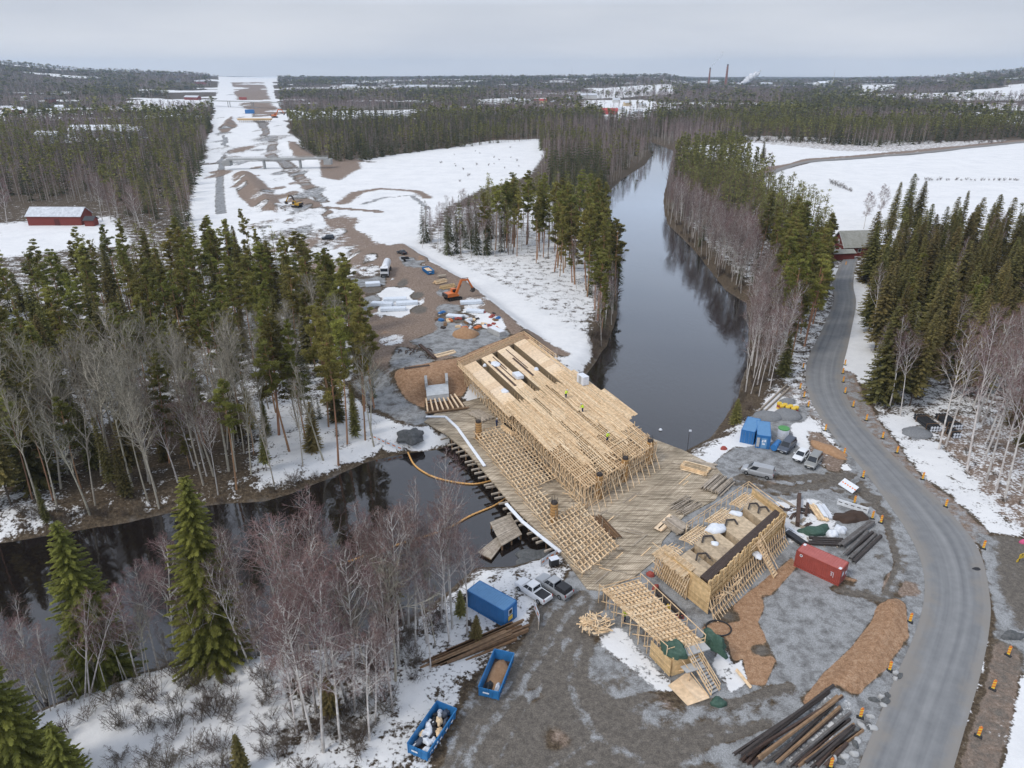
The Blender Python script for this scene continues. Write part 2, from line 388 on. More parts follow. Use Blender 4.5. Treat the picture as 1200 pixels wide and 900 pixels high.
pp([(985,672),(1005,682),(995,697),(968,694)], .7, sand=.6, grav=.3)
pp([(1040,672),(1075,685),(1078,700),(1050,702),(1030,690)], .8, dirt=.8, sand=.2, grav=.3)
pp([(700,722),(735,740),(780,790),(830,830),(800,840),(740,790),(690,750)], .9, snow=.60, grav=.5)
pp([(870,900),(900,868),(965,815),(1000,822),(1000,870),(960,905)], 1.0, grav=.7, snow=.47, mud=.3)
pp([(850,780),(870,770),(876,800),(855,812),(838,790)], .6, snow=.75, grav=.4)
pp([(835,760),(850,755),(862,790),(845,800),(830,780)], .6, snow=.6, grav=.5)
# bank beside the blue cabins
pp([(805,528),(835,502),(870,490),(895,500),(905,520),(860,525),(835,545),(815,545)], 1.0, snow=.9)
pp([(870,490),(905,462),(940,450),(955,485),(985,530),(1000,560),(960,548),(930,520),(925,495),(890,480)], 1.0, snow=.85, grav=.3)
pp([(945,505),(965,510),(990,540),(985,560),(970,555),(950,530)], .8, dirt=.7, snow=.35)
pp([(840,545),(870,545),(960,575),(975,610),(960,635),(920,620),(915,600),(880,585)], 1.0, grav=.9)
pp([(905,585),(960,585),(985,615),(960,640),(925,640)], 1.0, snow=.62, grav=.6)
pp([(905,460),(945,442),(955,470),(975,500),(965,510),(940,480)], 1.2, dirt=.6, grav=.5, snow=.45)
pp([(915,478),(945,478),(945,495),(918,498)], .8, grav=.9)
# snow and mud beyond the main road
pl([(985,318),(1012,345),(1015,380),(1005,420),(1000,445)], [6,9,9,7,5], 2, snow=.82)
pl([(988,440),(992,465),(1015,500),(1055,540),(1100,585),(1140,625)], [5,7,6,5,5,5], 1.0, dirt=.8, grav=.5, snow=.2)
pp([(1025,488),(1085,492),(1105,528),(1150,590),(1205,640),(1165,632),(1115,588),(1060,540)], 1.0, snow=.64, grav=.3)
pp([(1095,490),(1210,480),(1300,560),(1210,640),(1150,585),(1105,525)], 1.5, dirt=.85, snow=.47)
pp([(1060,505),(1090,500),(1092,516),(1068,518)], .8, grav=.9)
pp([(1140,625),(1165,632),(1215,680),(1230,800),(1215,905),(1120,905),(1150,800),(1160,720)], 1.0, grav=.8, mud=.6)
pp([(1160,625),(1200,632),(1230,720),(1190,740),(1165,690)], 1.2, mud=1.0, grav=.3)
pp([(1185,790),(1240,740),(1260,910),(1165,910)], 1.0, snow=.9, grav=.3)
pl([(1175,760),(1165,820),(1140,900)], 3, .8, dirt=.8, mud=.5, snow=.3)
# far road verge
pl([(885,207),(910,196),(960,186),(1060,179),(1165,168),(1230,160)], [13,13,12,12,12,12], 2, dirt=.9, snow=.25)
# far clearings, bare river rims
_c = fbm(TX*.004+40, TY*.004, 3); _m = sstep(.60, .62, _c)*sstep(1050, 1150, TR)*(TR < 6000)
LAY['snow'] = np.maximum(LAY['snow'], .85*_m)
_rv = np.full(TX.size, -99.); _k = (TR < 700); _rv[_k] = sd_poly(PX[_k], PY[_k], RIVER); paint(.75-np.abs(_rv+.1)*.55+.9*(fbm(TX*.25, TY*.25, 3)-.5), .6, dirt=.4, mud=.5, snow=.22)
_k = sstep(-9, -3, _rv)*(1-sstep(-1, 0, _rv))*(TY > 75)*(TX > 20); LAY['snow'] *= 1-.55*_k
for pts in ([(1010,565),(1040,610),(1060,660),(1040,705),(985,690)], [(690,690),(660,730),(620,790),(575,850),(540,905)], [(705,700),(680,745),(650,790),(610,850),(580,910)], [(650,690),(630,735),(600,790),(560,850),(525,905)], [(640,905),(700,862),(790,858),(860,850)], [(600,905),(660,840),(760,820),(850,825),(920,810)],
            [(670,905),(740,875),(830,865),(900,850)], [(690,740),(675,800),(700,860),(760,890)], [(860,560),(920,575),(980,570),(1020,590)], [(870,545),(930,560),(1000,560)]):
    q = np.array(pts, float)
    for off in (-9, -4, 1, 6):
        g_ = rnd.choice((.45, .9)); pl(list(map(tuple, q+np.array([off*.8, -off*.5]))), .75, .6, 0, **({'mud': .75, 'dirt': .52} if g_ < .5 else {'mud': .72, 'grav': .5}))
for k in range(34):
    x = rnd.uniform(560, 1040); y = rnd.uniform(560, 880); p_ = P(x, y)
    if sd_poly(np.array([p_[0]]), np.array([p_[1]]), PL(LOT))[0] > 2 and d_line(np.array([p_[0]]), np.array([p_[1]]), BERM, 9)[0] < 0: 
        m_ = np.hypot(PX-p_[0], (PY-p_[1])*rnd.uniform(.6, 1.5)); paint(rnd.uniform(.4, 1.5)-m_, 1.6, **rnd.choice(({'mud': .8, 'grav': .4}, {'mud': .7, 'dirt': .3}, {'grav': 1.0}, {'dirt': .6, 'grav': .4}, {'mud': .6, 'dirt': .5})))
# terrain mesh
_i = np.arange(NR*NA).reshape(NR, NA)
TF = np.stack([_i[:-1, :-1], _i[:-1, 1:], _i[1:, 1:], _i[1:, :-1]], -1).reshape(-1, 4)
def ground_material():
    m = bpy.data.materials.new('ground'); m.use_nodes = True; t = m.node_tree; N = t.nodes; L = t.links
    b = N['Principled BSDF']; b.inputs['Roughness'].default_value = .9; b.inputs['Specular IOR Level'].default_value = .15
    g = N.new('ShaderNodeNewGeometry')
    def nz(scale, det=6, rough=.62, dist=0):
        n = N.new('ShaderNodeTexNoise'); n.inputs['Scale'].default_value = scale; n.inputs['Detail'].default_value = det
        n.inputs['Roughness'].default_value = rough; n.inputs['Distortion'].default_value = dist
        L.new(g.outputs['Position'], n.inputs['Vector']); return n.outputs['Fac']
    def ramp(fac, cols):
        r = N.new('ShaderNodeValToRGB'); e = r.color_ramp.elements
        while len(e) < len(cols): e.new(.5)
        for k, (p, c) in zip(e, cols): k.position = p; k.color = (*c, 1)
        L.new(fac, r.inputs[0]); return r.outputs[0]
    def mix(fac, a, c):
        x = N.new('ShaderNodeMix'); x.data_type = 'RGBA'; L.new(fac, x.inputs[0]); L.new(a, x.inputs[6]); L.new(c, x.inputs[7]); return x.outputs[2]
    def mth(op, a, c):
        x = N.new('ShaderNodeMath'); x.operation = op
        for i, q in enumerate((a, c)):
            if isinstance(q, (int, float)): x.inputs[i].default_value = q
            else: L.new(q, x.inputs[i])
        return x.outputs[0]
    def edge(mask, noise, amp=1.0, lo=.42, hi=.58):
        v = mth('ADD', mask, mth('MULTIPLY', mth('SUBTRACT', noise, .5), amp))
        r = N.new('ShaderNodeMapRange'); r.interpolation_type = 'SMOOTHSTEP'; r.inputs[1].default_value = lo; r.inputs[2].default_value = hi
        L.new(v, r.inputs[0]); return r.outputs[0]
    at = N.new('ShaderNodeAttribute'); at.attribute_name = 'layers'; sp = N.new('ShaderNodeSeparateColor'); L.new(at.outputs['Color'], sp.inputs[0])
    at2 = N.new('ShaderNodeAttribute'); at2.attribute_name = 'layers2'; sp2 = N.new('ShaderNodeSeparateColor'); L.new(at2.outputs['Color'], sp2.inputs[0])
    snow, dirt, sand = sp.outputs[0], sp.outputs[1], sp.outputs[2]; grav, mud = sp2.outputs[0], sp2.outputs[1]
    nA = nz(.35, 8); nB = nz(2.3, 6); nC = nz(.09, 5); nD = nz(7, 6, .7); nE = nz(1.6, 9, .72, .3); nF = nz(.55, 10, .74, .2)
    col = ramp(nB, [(.3, (.035, .026, .018)), (.5, (.085, .062, .04)), (.7, (.16, .125, .085))])             # litter, twigs, dead grass
    col = mix(edge(dirt, nF, 1.0), col, ramp(nB, [(.3, (.13, .092, .068)), (.52, (.235, .175, .135)), (.75, (.35, .28, .225))]))
    col = mix(edge(mud, nF, .9, .34, .66), col, ramp(nE, [(.3, (.078, .07, .061)), (.52, (.142, .125, .106)), (.72, (.205, .182, .154))]))
    gcol = ramp(nF, [(.34, (.13, .127, .122)), (.45, (.205, .205, .203)), (.53, (.29, .295, .295)), (.7, (.35, .355, .36))])
    col = mix(edge(grav, nF, 1.1, .38, .62), col, gcol)
    col = mix(edge(sand, nF, .85), col, ramp(nE, [(.3, (.20, .11, .06)), (.5, (.34, .205, .12)), (.7, (.45, .30, .19))]))
    spk = N.new('ShaderNodeMix'); spk.data_type = 'RGBA'; spk.blend_type = 'MULTIPLY'; spk.inputs[0].default_value = .7
    L.new(col, spk.inputs[6]); L.new(ramp(nD, [(.33, (.45, .45, .45)), (.67, (1.4, 1.4, 1.4))]), spk.inputs[7]); col = spk.outputs[2]
    scol = ramp(mth('ADD', mth('MULTIPLY', nC, .5), mth('MULTIPLY', nF, .5)), [(.3, (.59, .595, .60)), (.52, (.715, .712, .705)), (.75, (.785, .78, .765))])
    nS = mth('ADD', mth('MULTIPLY', nA, .55), mth('MULTIPLY', nB, .45))
    sn = edge(snow, nS, 1.5, .44, .56)
    col = mix(sn, col, scol); L.new(col, b.inputs['Base Color'])
    bp = N.new('ShaderNodeBump'); bp.inputs['Strength'].default_value = .35; bp.inputs['Distance'].default_value = .12
    L.new(mth('ADD', mth('ADD', nB, mth('MULTIPLY', nA, 1.2)), mth('MULTIPLY', sn, .5)), bp.inputs['Height']); L.new(bp.outputs[0], b.inputs['Normal'])
    return m
_g = np_mesh('ground', np.stack([TX, TY, TZ], 1), TF, ground_material(), smooth=True); tag(_g, kind='structure')
for nm, ks in (('layers', ('snow', 'dirt', 'sand')), ('layers2', ('grav', 'mud', 'mud'))):
    a = _g.data.color_attributes.new(nm, 'FLOAT_COLOR', 'POINT')
    c = np.ones((TX.size, 4), np.float32)
    for i, k in enumerate(ks): c[:, i] = LAY[k]
    a.data.foreach_set('color', c.ravel())
# ------------------------------------------------------------------ river water
def water_material():
    m = bpy.data.materials.new('river_water'); m.use_nodes = True; t = m.node_tree; b = t.nodes['Principled BSDF']
    b.inputs['Base Color'].default_value = (.012, .009, .008, 1); b.inputs['Roughness'].default_value = .03; b.inputs['IOR'].default_value = 1.85
    g = t.nodes.new('ShaderNodeNewGeometry'); mp_ = t.nodes.new('ShaderNodeMapping'); mp_.inputs['Rotation'].default_value = (0, 0, .6); mp_.inputs['Scale'].default_value = (1, .55, 1)
    t.links.new(g.outputs['Position'], mp_.inputs[0])
    n = t.nodes.new('ShaderNodeTexNoise'); n.inputs['Scale'].default_value = 1.1; n.inputs['Detail'].default_value = 4
    n2 = t.nodes.new('ShaderNodeTexNoise'); n2.inputs['Scale'].default_value = .035; n2.inputs['Detail'].default_value = 2
    t.links.new(mp_.outputs[0], n.inputs['Vector']); t.links.new(g.outputs['Position'], n2.inputs['Vector'])
    r = t.nodes.new('ShaderNodeMapRange'); r.inputs[1].default_value = .42; r.inputs[2].default_value = .62; r.inputs[3].default_value = .05; r.inputs[4].default_value = .32
    t.links.new(n2.outputs['Fac'], r.inputs[0])
    bp = t.nodes.new('ShaderNodeBump'); bp.inputs['Distance'].default_value = .12
    t.links.new(r.outputs[0], bp.inputs['Strength']); t.links.new(n.outputs['Fac'], bp.inputs['Height']); t.links.new(bp.outputs[0], b.inputs['Normal'])
    return m
_lo = np.asarray(RIVER).min(0)-20; _hi = np.asarray(RIVER).max(0)+20
mb = MB(); mb.add([(_lo[0], _lo[1], WATER), (_hi[0], _lo[1], WATER), (_hi[0], _hi[1], WATER), (_lo[0], _hi[1], WATER)], [(0, 1, 2, 3)])
tag(mb.build('river', water_material()), kind='structure')
# ------------------------------------------------------------------ roads
def ribbon(left, right, n=90, nc=9, dz=.03, crown=.06):
    """sheet between two edge lines, following the ground, with uv-like colour attribute (across, along)"""
    def res(l):
        l = np.asarray(l, float)
        # Catmull-Rom smoothing
        q = []
        for i in range(len(l)-1):
            p0 = l[max(i-1, 0)]; p1 = l[i]; p2 = l[i+1]; p3 = l[min(i+2, len(l)-1)]
            for k in np.linspace(0, 1, 12, endpoint=False):
                q.append(.5*((2*p1)+(-p0+p2)*k+(2*p0-5*p1+4*p2-p3)*k*k+(-p0+3*p1-3*p2+p3)*k**3))
        q.append(l[-1]); q = np.array(q)
        s = np.r_[0, np.cumsum(np.hypot(*np.diff(q, axis=0).T))]; u = np.linspace(0, s[-1], n)
        return np.stack([np.interp(u, s, q[:, 0]), np.interp(u, s, q[:, 1])], 1), u
    a, ua = res(left); b, ub = res(right); ks = np.linspace(0, 1, nc)
    pts = a[:, None]*(1-ks[None, :, None])+b[:, None]*ks[None, :, None]
    z = np.maximum(hgt(pts[..., 0].ravel(), pts[..., 1].ravel()), 0).reshape(n, nc)
    z = np.maximum(z, z.mean(1, keepdims=True))+dz+crown*(1-(2*ks[None]-1)**2)
    V = np.concatenate([pts, z[..., None]], -1).reshape(-1, 3)
    i = np.arange(n*nc).reshape(n, nc); Fc = np.stack([i[:-1, :-1], i[:-1, 1:], i[1:, 1:], i[1:, :-1]], -1).reshape(-1, 4)
    tint = np.stack([np.broadcast_to(ks[None], (n, nc)), np.broadcast_to((ua/100)[:, None], (n, nc)), np.zeros((n, nc))], -1).reshape(-1, 3)
    return V, Fc, tint
def road_material(name, dark, light, tracks=True):
    m = bpy.data.materials.new(name); m.use_nodes = True; t = m.node_tree; N = t.nodes; L = t.links; b = N['Principled BSDF']
    b.inputs['Roughness'].default_value = .75; b.inputs['Specular IOR Level'].default_value = .25
    a = N.new('ShaderNodeAttribute'); a.attribute_name = 'tint'; s = N.new('ShaderNodeSeparateColor'); L.new(a.outputs['Color'], s.inputs[0])
    g = N.new('ShaderNodeNewGeometry'); n = N.new('ShaderNodeTexNoise'); n.inputs['Scale'].default_value = .5; n.inputs['Detail'].default_value = 8; n.inputs['Roughness'].default_value = .65
    L.new(g.outputs['Position'], n.inputs['Vector'])
    # streaks along the lanes
    cb = N.new('ShaderNodeCombineXYZ'); L.new(s.outputs[0], cb.inputs[0]); L.new(s.outputs[1], cb.inputs[1])
    mp_ = N.new('ShaderNodeMapping'); mp_.inputs['Scale'].default_value = (14, 3.5, 1); L.new(cb.outputs[0], mp_.inputs[0])
    n2 = N.new('ShaderNodeTexNoise'); n2.inputs['Scale'].default_value = 1; n2.inputs['Detail'].default_value = 4; L.new(mp_.outputs[0], n2.inputs['Vector'])
    add = N.new('ShaderNodeMath'); add.operation = 'ADD'; mul = N.new('ShaderNodeMath'); mul.operation = 'MULTIPLY'; mul.inputs[1].default_value = .45
    L.new(n.outputs['Fac'], mul.inputs[0]); L.new(mul.outputs[0], add.inputs[0])
    cv = N.new('ShaderNodeValToRGB'); e = cv.color_ramp.elements
    st = [(0, .75), (.06, .62), (.14, .2), (.2, .05), (.3, .42), (.38, .1), (.47, .55), (.53, .55), (.6, .1), (.7, .42), (.78, .05), (.88, .25), (.94, .62), (1, .75)] if tracks else [(0, .6), (.25, .1), (.5, .5), (.75, .1), (1, .6)]
    while len(e) < len(st): e.new(.5)
    for k, (p, c) in zip(e, st): k.position = p; k.color = (c, c, c, 1)
    L.new(s.outputs[0], cv.inputs[0])
    m2 = N.new('ShaderNodeMath'); m2.operation = 'MULTIPLY_ADD'; m2.inputs[1].default_value = .3; L.new(cv.outputs[0], m2.inputs[0])
    m3 = N.new('ShaderNodeMath'); m3.operation = 'MULTIPLY'; m3.inputs[1].default_value = .45; L.new(n2.outputs['Fac'], m3.inputs[0]); L.new(m3.outputs[0], m2.inputs[2])
    L.new(m2.outputs[0], add.inputs[1])
    r = N.new('ShaderNodeValToRGB'); r.color_ramp.elements[0].position = .36; r.color_ramp.elements[0].color = (*dark, 1)
    r.color_ramp.elements[1].position = .82; r.color_ramp.elements[1].color = (*light, 1)
    L.new(add.outputs[0], r.inputs[0]); # dust and dried mud carried onto the edges
    ab = N.new('ShaderNodeMath'); ab.operation = 'MULTIPLY_ADD'; ab.inputs[1].default_value = 2; ab.inputs[2].default_value = -1; L.new(s.outputs[0], ab.inputs[0])
    aa = N.new('ShaderNodeMath'); aa.operation = 'ABSOLUTE'; L.new(ab.outputs[0], aa.inputs[0])
    n4 = N.new('ShaderNodeTexNoise'); n4.inputs['Scale'].default_value = .16; n4.inputs['Detail'].default_value = 9; n4.inputs['Roughness'].default_value = .7; L.new(g.outputs['Position'], n4.inputs['Vector'])
    sm = N.new('ShaderNodeMath'); sm.operation = 'MULTIPLY_ADD'; sm.inputs[1].default_value = .55; L.new(aa.outputs[0], sm.inputs[0]); L.new(n4.outputs['Fac'], sm.inputs[2])
    dm = N.new('ShaderNodeMapRange'); dm.interpolation_type = 'SMOOTHSTEP'; dm.inputs[1].default_value = .78; dm.inputs[2].default_value = 1.05; dm.inputs[4].default_value = .8; L.new(sm.outputs[0], dm.inputs[0])
    mxd = N.new('ShaderNodeMix'); mxd.data_type = 'RGBA'; L.new(dm.outputs[0], mxd.inputs[0]); L.new(r.outputs[0], mxd.inputs[6]); mxd.inputs[7].default_value = (.235, .215, .19, 1)
    L.new(mxd.outputs[2], b.inputs['Base Color'])
    bp = N.new('ShaderNodeBump'); bp.inputs['Strength'].default_value = .2; bp.inputs['Distance'].default_value = .02
    n3 = N.new('ShaderNodeTexNoise'); n3.inputs['Scale'].default_value = 25; L.new(g.outputs['Position'], n3.inputs['Vector']); L.new(n3.outputs['Fac'], bp.inputs['Height']); L.new(bp.outputs[0], b.inputs['Normal'])
    return m
ROADL = PL([(1130,215),(1050,262),(990,300),(976,330),(977,352),(964,385),(949,415),(944,440),(951,470),(975,510),(1010,550),(1042,592),(1067,630),(1081,665),(1083,700),(1073,740),(1051,790),(1030,840),(1004,905),(975,990)])
ROADR = PL([(1140,217),(1062,265),(1005,303),(1000,332),(1003,355),(996,395),(988,430),(989,455),(1003,485),(1032,520),(1077,565),(1117,605),(1147,645),(1160,700),(1159,740),(1149,790),(1132,850),(1116,905),(1090,990)])
ROADL = ROADL[2:]; ROADR = ROADR[2:]
def _smp(l, n=40):
    l = np.asarray(l); q = np.r_[0, np.cumsum(np.hypot(*np.diff(l, axis=0).T))]; u = np.linspace(0, q[-1], n)
    return np.stack([np.interp(u, q, l[:, 0]), np.interp(u, q, l[:, 1])], 1)
ROADC = (_smp(ROADL)+_smp(ROADR))/2
V, Fc, tt = ribbon(ROADL, ROADR, 160, 13)
tag(np_mesh('road', V, Fc, road_material('asphalt', (.15, .154, .158), (.275, .276, .274)), tint=tt, smooth=True), kind='structure')
FARL = PL([(880,212),(905,200),(935,191),(960,187.5),(1060,180),(1165,169),(1260,160)]); FARR = PL([(888,214),(912,202),(938,193.2),(962,189.6),(1061,182),(1166,171),(1260,162)])
V, Fc, tt = ribbon(FARL, FARR, 60, 5, .25, .1)
tag(np_mesh('country_road', V, Fc, road_material('worn_asphalt', (.16, .15, .14), (.27, .25, .225), False), tint=tt, smooth=True), kind='structure')
# ================================================================== TIMBER STRUCTURES
def island_mat(name, cols, rough=.8, stretch=(1, 1, 1), scale=2.0, grain=.3):
    """each loose piece of the mesh gets its own tone"""
    m = bpy.data.materials.new(name); m.use_nodes = True; t = m.node_tree; b = t.nodes['Principled BSDF']
    b.inputs['Roughness'].default_value = rough; b.inputs['Specular IOR Level'].default_value = .25
    g = t.nodes.new('ShaderNodeNewGeometry'); r = t.nodes.new('ShaderNodeValToRGB'); e = r.color_ramp.elements
    while len(e) < len(cols): e.new(.5)
    for i, c in enumerate(cols): e[i].position = i/max(1, len(cols)-1); e[i].color = (*c, 1)
    t.links.new(g.outputs['Random Per Island'], r.inputs[0])
    tcn = t.nodes.new('ShaderNodeTexCoord'); mpn = t.nodes.new('ShaderNodeMapping'); mpn.inputs['Scale'].default_value = stretch
    n = t.nodes.new('ShaderNodeTexNoise'); n.inputs['Scale'].default_value = scale; n.inputs['Detail'].default_value = 5
    t.links.new(tcn.outputs['Object'], mpn.inputs[0]); t.links.new(mpn.outputs[0], n.inputs['Vector'])
    mr = t.nodes.new('ShaderNodeMapRange'); mr.inputs[1].default_value = .3; mr.inputs[2].default_value = .7; mr.inputs[3].default_value = 1-grain; mr.inputs[4].default_value = 1+grain*.6
    t.links.new(n.outputs['Fac'], mr.inputs[0])
    mm = t.nodes.new('ShaderNodeMix'); mm.data_type = 'RGBA'; mm.blend_type = 'MULTIPLY'; mm.inputs[0].default_value = 1
    t.links.new(r.outputs[0], mm.inputs[6]); t.links.new(mr.outputs[0], mm.inputs[7]); t.links.new(mm.outputs[2], b.inputs['Base Color'])
    return m
W_NEW = island_mat('new_timber', [(.68, .48, .275), (.79, .58, .355), (.84, .66, .44), (.73, .52, .31), (.77, .56, .34), (.62, .43, .25)])
W_PLY = island_mat('formwork_plywood', [(.77, .57, .36), (.84, .65, .44), (.70, .50, .31), (.81, .63, .44)], grain=.2)
W_YEL = island_mat('yellow_boards', [(.60, .41, .20), (.72, .51, .27), (.65, .45, .23), (.52, .36, .18)], grain=.25)
W_OLD = island_mat('weathered_timber', [(.36, .30, .235), (.44, .375, .30), (.31, .26, .20), (.49, .42, .34)])
W_BRN = island_mat('dark_brown_timber', [(.15, .085, .045), (.22, .13, .07), (.28, .18, .105), (.12, .07, .04)])
W_COL = pmat('pier_form_board', (.50, .29, .115), .6, scale=3, col2=(.42, .235, .09))
M_TROUGH = pmat('film_faced_plywood', (.27, .20, .125), .6, scale=1.2, col2=(.20, .15, .09))
M_STEEL = pmat('dark_steel', (.075, .06, .052), .6, scale=3, col2=(.045, .038, .035), metal=.2)
M_RUST = island_mat('rusty_steel', [(.085, .05, .035), (.14, .075, .045), (.06, .045, .04), (.11, .085, .07)], .75)
M_CONC = pmat('concrete', (.46, .46, .45), .9, scale=1.2, col2=(.36, .36, .355))
M_SNOW = pmat('snow', (.80, .82, .85), .85, scale=1.5, col2=(.70, .73, .77), bump=.3, bscale=4)
M_WHITE = pmat('white_sheet', (.74, .76, .79), .55, scale=3, col2=(.60, .63, .68))
M_BLACK = pmat('black_plastic', (.02, .021, .023), .45, scale=3, col2=(.03, .03, .032))
M_REBAR = island_mat('rebar', [(.10, .06, .045), (.06, .045, .04), (.14, .085, .055)], .8)
class Fr:
    """bilinear frame over four plan corners; pt(u, v, z)"""
    def __init__(s, A, B, C, D): s.c = [Vector(q[:2]) for q in (A, B, C, D)]
    def pt(s, u, v, z):
        A, B, C, D = s.c; p = (A*(1-u)+B*u)*(1-v)+(D*(1-u)+C*u)*v; return (p.x, p.y, z)
    def lu(s): return ((s.c[1]-s.c[0]).length+(s.c[2]-s.c[3]).length)/2
    def lv(s): return ((s.c[3]-s.c[0]).length+(s.c[2]-s.c[1]).length)/2
def fbox(mb, f, u0, u1, v0, v1, z0, z1):
    q = [f.pt(u0, v0, 0)[:2], f.pt(u1, v0, 0)[:2], f.pt(u1, v1, 0)[:2], f.pt(u0, v1, 0)[:2]]
    a = sum(q[i][0]*q[(i+1) % 4][1]-q[(i+1) % 4][0]*q[i][1] for i in range(4))
    mb.prism(q if a > 0 else q[::-1], z0, z1)
def planks(mb, f, u0, u1, v0, v1, z, wid=.22, ln=5.0, along='u', gap=.0, th=.05, skip=0.0, zj=.02, over=.0):
    """a field of loose boards"""
    LU, LV = f.lu(), f.lv()
    if along == 'u':
        n = max(1, int((v1-v0)*LV/wid)); L = ln/LU
        for i in range(n):
            a = v0+(v1-v0)*i/n; b = v0+(v1-v0)*(i+1-gap)/n; u = u0-rnd.random()*L*over
            while u < u1:
                e = min(u+L*rnd.uniform(.7, 1.2), u1+rnd.random()*L*over)
                if rnd.random() >= skip:
                    zz = z+rnd.uniform(-zj, zj); fbox(mb, f, max(u, u0-L*over), e-.02/LU, a, b-.004, zz-th, zz)
                u = e
    else:
        n = max(1, int((u1-u0)*LU/wid)); L = ln/LV
        for i in range(n):
            a = u0+(u1-u0)*i/n; b = u0+(u1-u0)*(i+1-gap)/n; v = v0
            while v < v1:
                e = min(v+L*rnd.uniform(.7, 1.2), v1)
                if rnd.random() >= skip:
                    zz = z+rnd.uniform(-zj, zj); fbox(mb, f, a, b-.004, v, e-.02/LV, zz-th, zz)
                v = e
def cen(*pts): return (sum(p[0] for p in pts)/len(pts), sum(p[1] for p in pts)/len(pts), 0)
# ------------------------------------------------------------------ working platform over the river
PLPX = [(497,494),(520,477),(562,466),(606,474),(640,500),(700,500),(765,514),(800,527),(838,546),(852,562),(838,586),(802,604),(776,634),(772,652),(746,674),(707,692),(688,690),(657,648),(602,594),(568,553),(546,528),(522,508)]
PLAT = PL(PLPX, .15)
def plank_field_mat():
    m = bpy.data.materials.new('platform_planks'); m.use_nodes = True; t = m.node_tree; b = t.nodes['Principled BSDF']; b.inputs['Roughness'].default_value = .85; b.inputs['Specular IOR Level'].default_value = .15
    g = t.nodes.new('ShaderNodeNewGeometry'); mpn = t.nodes.new('ShaderNodeMapping'); mpn.inputs['Rotation'].default_value = (0, 0, -math.atan2(.76, .65))
    t.links.new(g.outputs['Position'], mpn.inputs[0])
    br = t.nodes.new('ShaderNodeTexBrick'); br.inputs['Scale'].default_value = 1; br.inputs['Brick Width'].default_value = 5.0; br.inputs['Row Height'].default_value = .26
    br.inputs['Mortar Size'].default_value = .018; br.inputs['Color1'].default_value = (.43, .36, .275, 1); br.inputs['Color2'].default_value = (.58, .505, .395, 1); br.inputs['Mortar'].default_value = (.2, .165, .13, 1); br.offset = .37
    t.links.new(mpn.outputs[0], br.inputs['Vector'])
    n = t.nodes.new('ShaderNodeTexNoise'); n.inputs['Scale'].default_value = .22; n.inputs['Detail'].default_value = 7; t.links.new(g.outputs['Position'], n.inputs['Vector'])
    r = t.nodes.new('ShaderNodeValToRGB'); r.color_ramp.elements[0].position = .32; r.color_ramp.elements[0].color = (.62, .60, .56, 1); r.color_ramp.elements[1].position = .66; r.color_ramp.elements[1].color = (1.15, 1.12, 1.08, 1)
    t.links.new(n.outputs['Fac'], r.inputs[0]); mm = t.nodes.new('ShaderNodeMix'); mm.data_type = 'RGBA'; mm.blend_type = 'MULTIPLY'; mm.inputs[0].default_value = 1
    mp2 = t.nodes.new('ShaderNodeMapping'); mp2.inputs['Rotation'].default_value = (0, 0, -math.atan2(.76, .65)); mp2.inputs['Scale'].default_value = (.25, 3.2, 1); t.links.new(g.outputs['Position'], mp2.inputs[0])
    n2 = t.nodes.new('ShaderNodeTexNoise'); n2.inputs['Scale'].default_value = 1; n2.inputs['Detail'].default_value = 4; t.links.new(mp2.outputs[0], n2.inputs['Vector'])
    r2 = t.nodes.new('ShaderNodeValToRGB'); r2.color_ramp.elements[0].position = .35; r2.color_ramp.elements[0].color = (.45, .43, .40, 1); r2.color_ramp.elements[1].position = .55; r2.color_ramp.elements[1].color = (1, 1, 1, 1)
    t.links.new(n2.outputs['Fac'], r2.inputs[0]); m3 = t.nodes.new('ShaderNodeMix'); m3.data_type = 'RGBA'; m3.blend_type = 'MULTIPLY'; m3.inputs[0].default_value = 1
    t.links.new(br.outputs[0], mm.inputs[6]); t.links.new(r.outputs[0], mm.inputs[7]); t.links.new(mm.outputs[2], m3.inputs[6]); t.links.new(r2.outputs[0], m3.inputs[7])
    t.links.new(m3.outputs[2], b.inputs['Base Color'])
    return m
def poly_ccw(q):
    a = sum(q[i][0]*q[(i+1) % len(q)][1]-q[(i+1) % len(q)][0]*q[i][1] for i in range(len(q))); return q if a > 0 else q[::-1]
t = thing('work_platform', 'weathered timber platform of planks spanning the river beneath the bridge formwork', 'platform', cen(*PLAT))
mb = MB(); mb.prism(poly_ccw(PLAT), -.12, .15); mb.build('deck', plank_field_mat(), t, True)
mb = MB(); q = np.asarray(PLAT)
for i in range(len(PLAT)):                                  # bearers and piles around the rim over the water
    a = Vector((*PLAT[i], 0)); b = Vector((*PLAT[(i+1) % len(PLAT)], 0)); n = max(1, int((b-a).length/2.4))
    for k in range(n):
        p = a+(b-a)*((k+.5)/n); c = Vector((*cen(*PLAT)[:2], 0)); d = (c-p).normalized(); s = p+d*.7
        if sd_poly(np.array([s.x]), np.array([s.y]), RIVER)[0] > -2.5:
            mb = MB(); mb.tube((s.x, s.y, -4.5), (s.x, s.y, -.13), .16, n=8); mb.build('pile', W_BRN, t, True)
mb = MB()
for i in range(16, 21):
    a = Vector((*PLAT[i], 0)); b = Vector((*PLAT[i+1], 0)); d = (b-a).normalized(); o = Vector((d.y, -d.x, 0))
    n = int((b-a).length/1.6)
    for k in range(n):
        p = a+(b-a)*((k+rnd.random()*.6)/n); e = rnd.uniform(.5, 2.2); mb.beam(p-o*1.5+Vector((0, 0, -.27)), p+o*e+Vector((0, 0, -.27-rnd.random()*.2)), .26, .26)
mb.build('bearer', W_OLD, t, True)
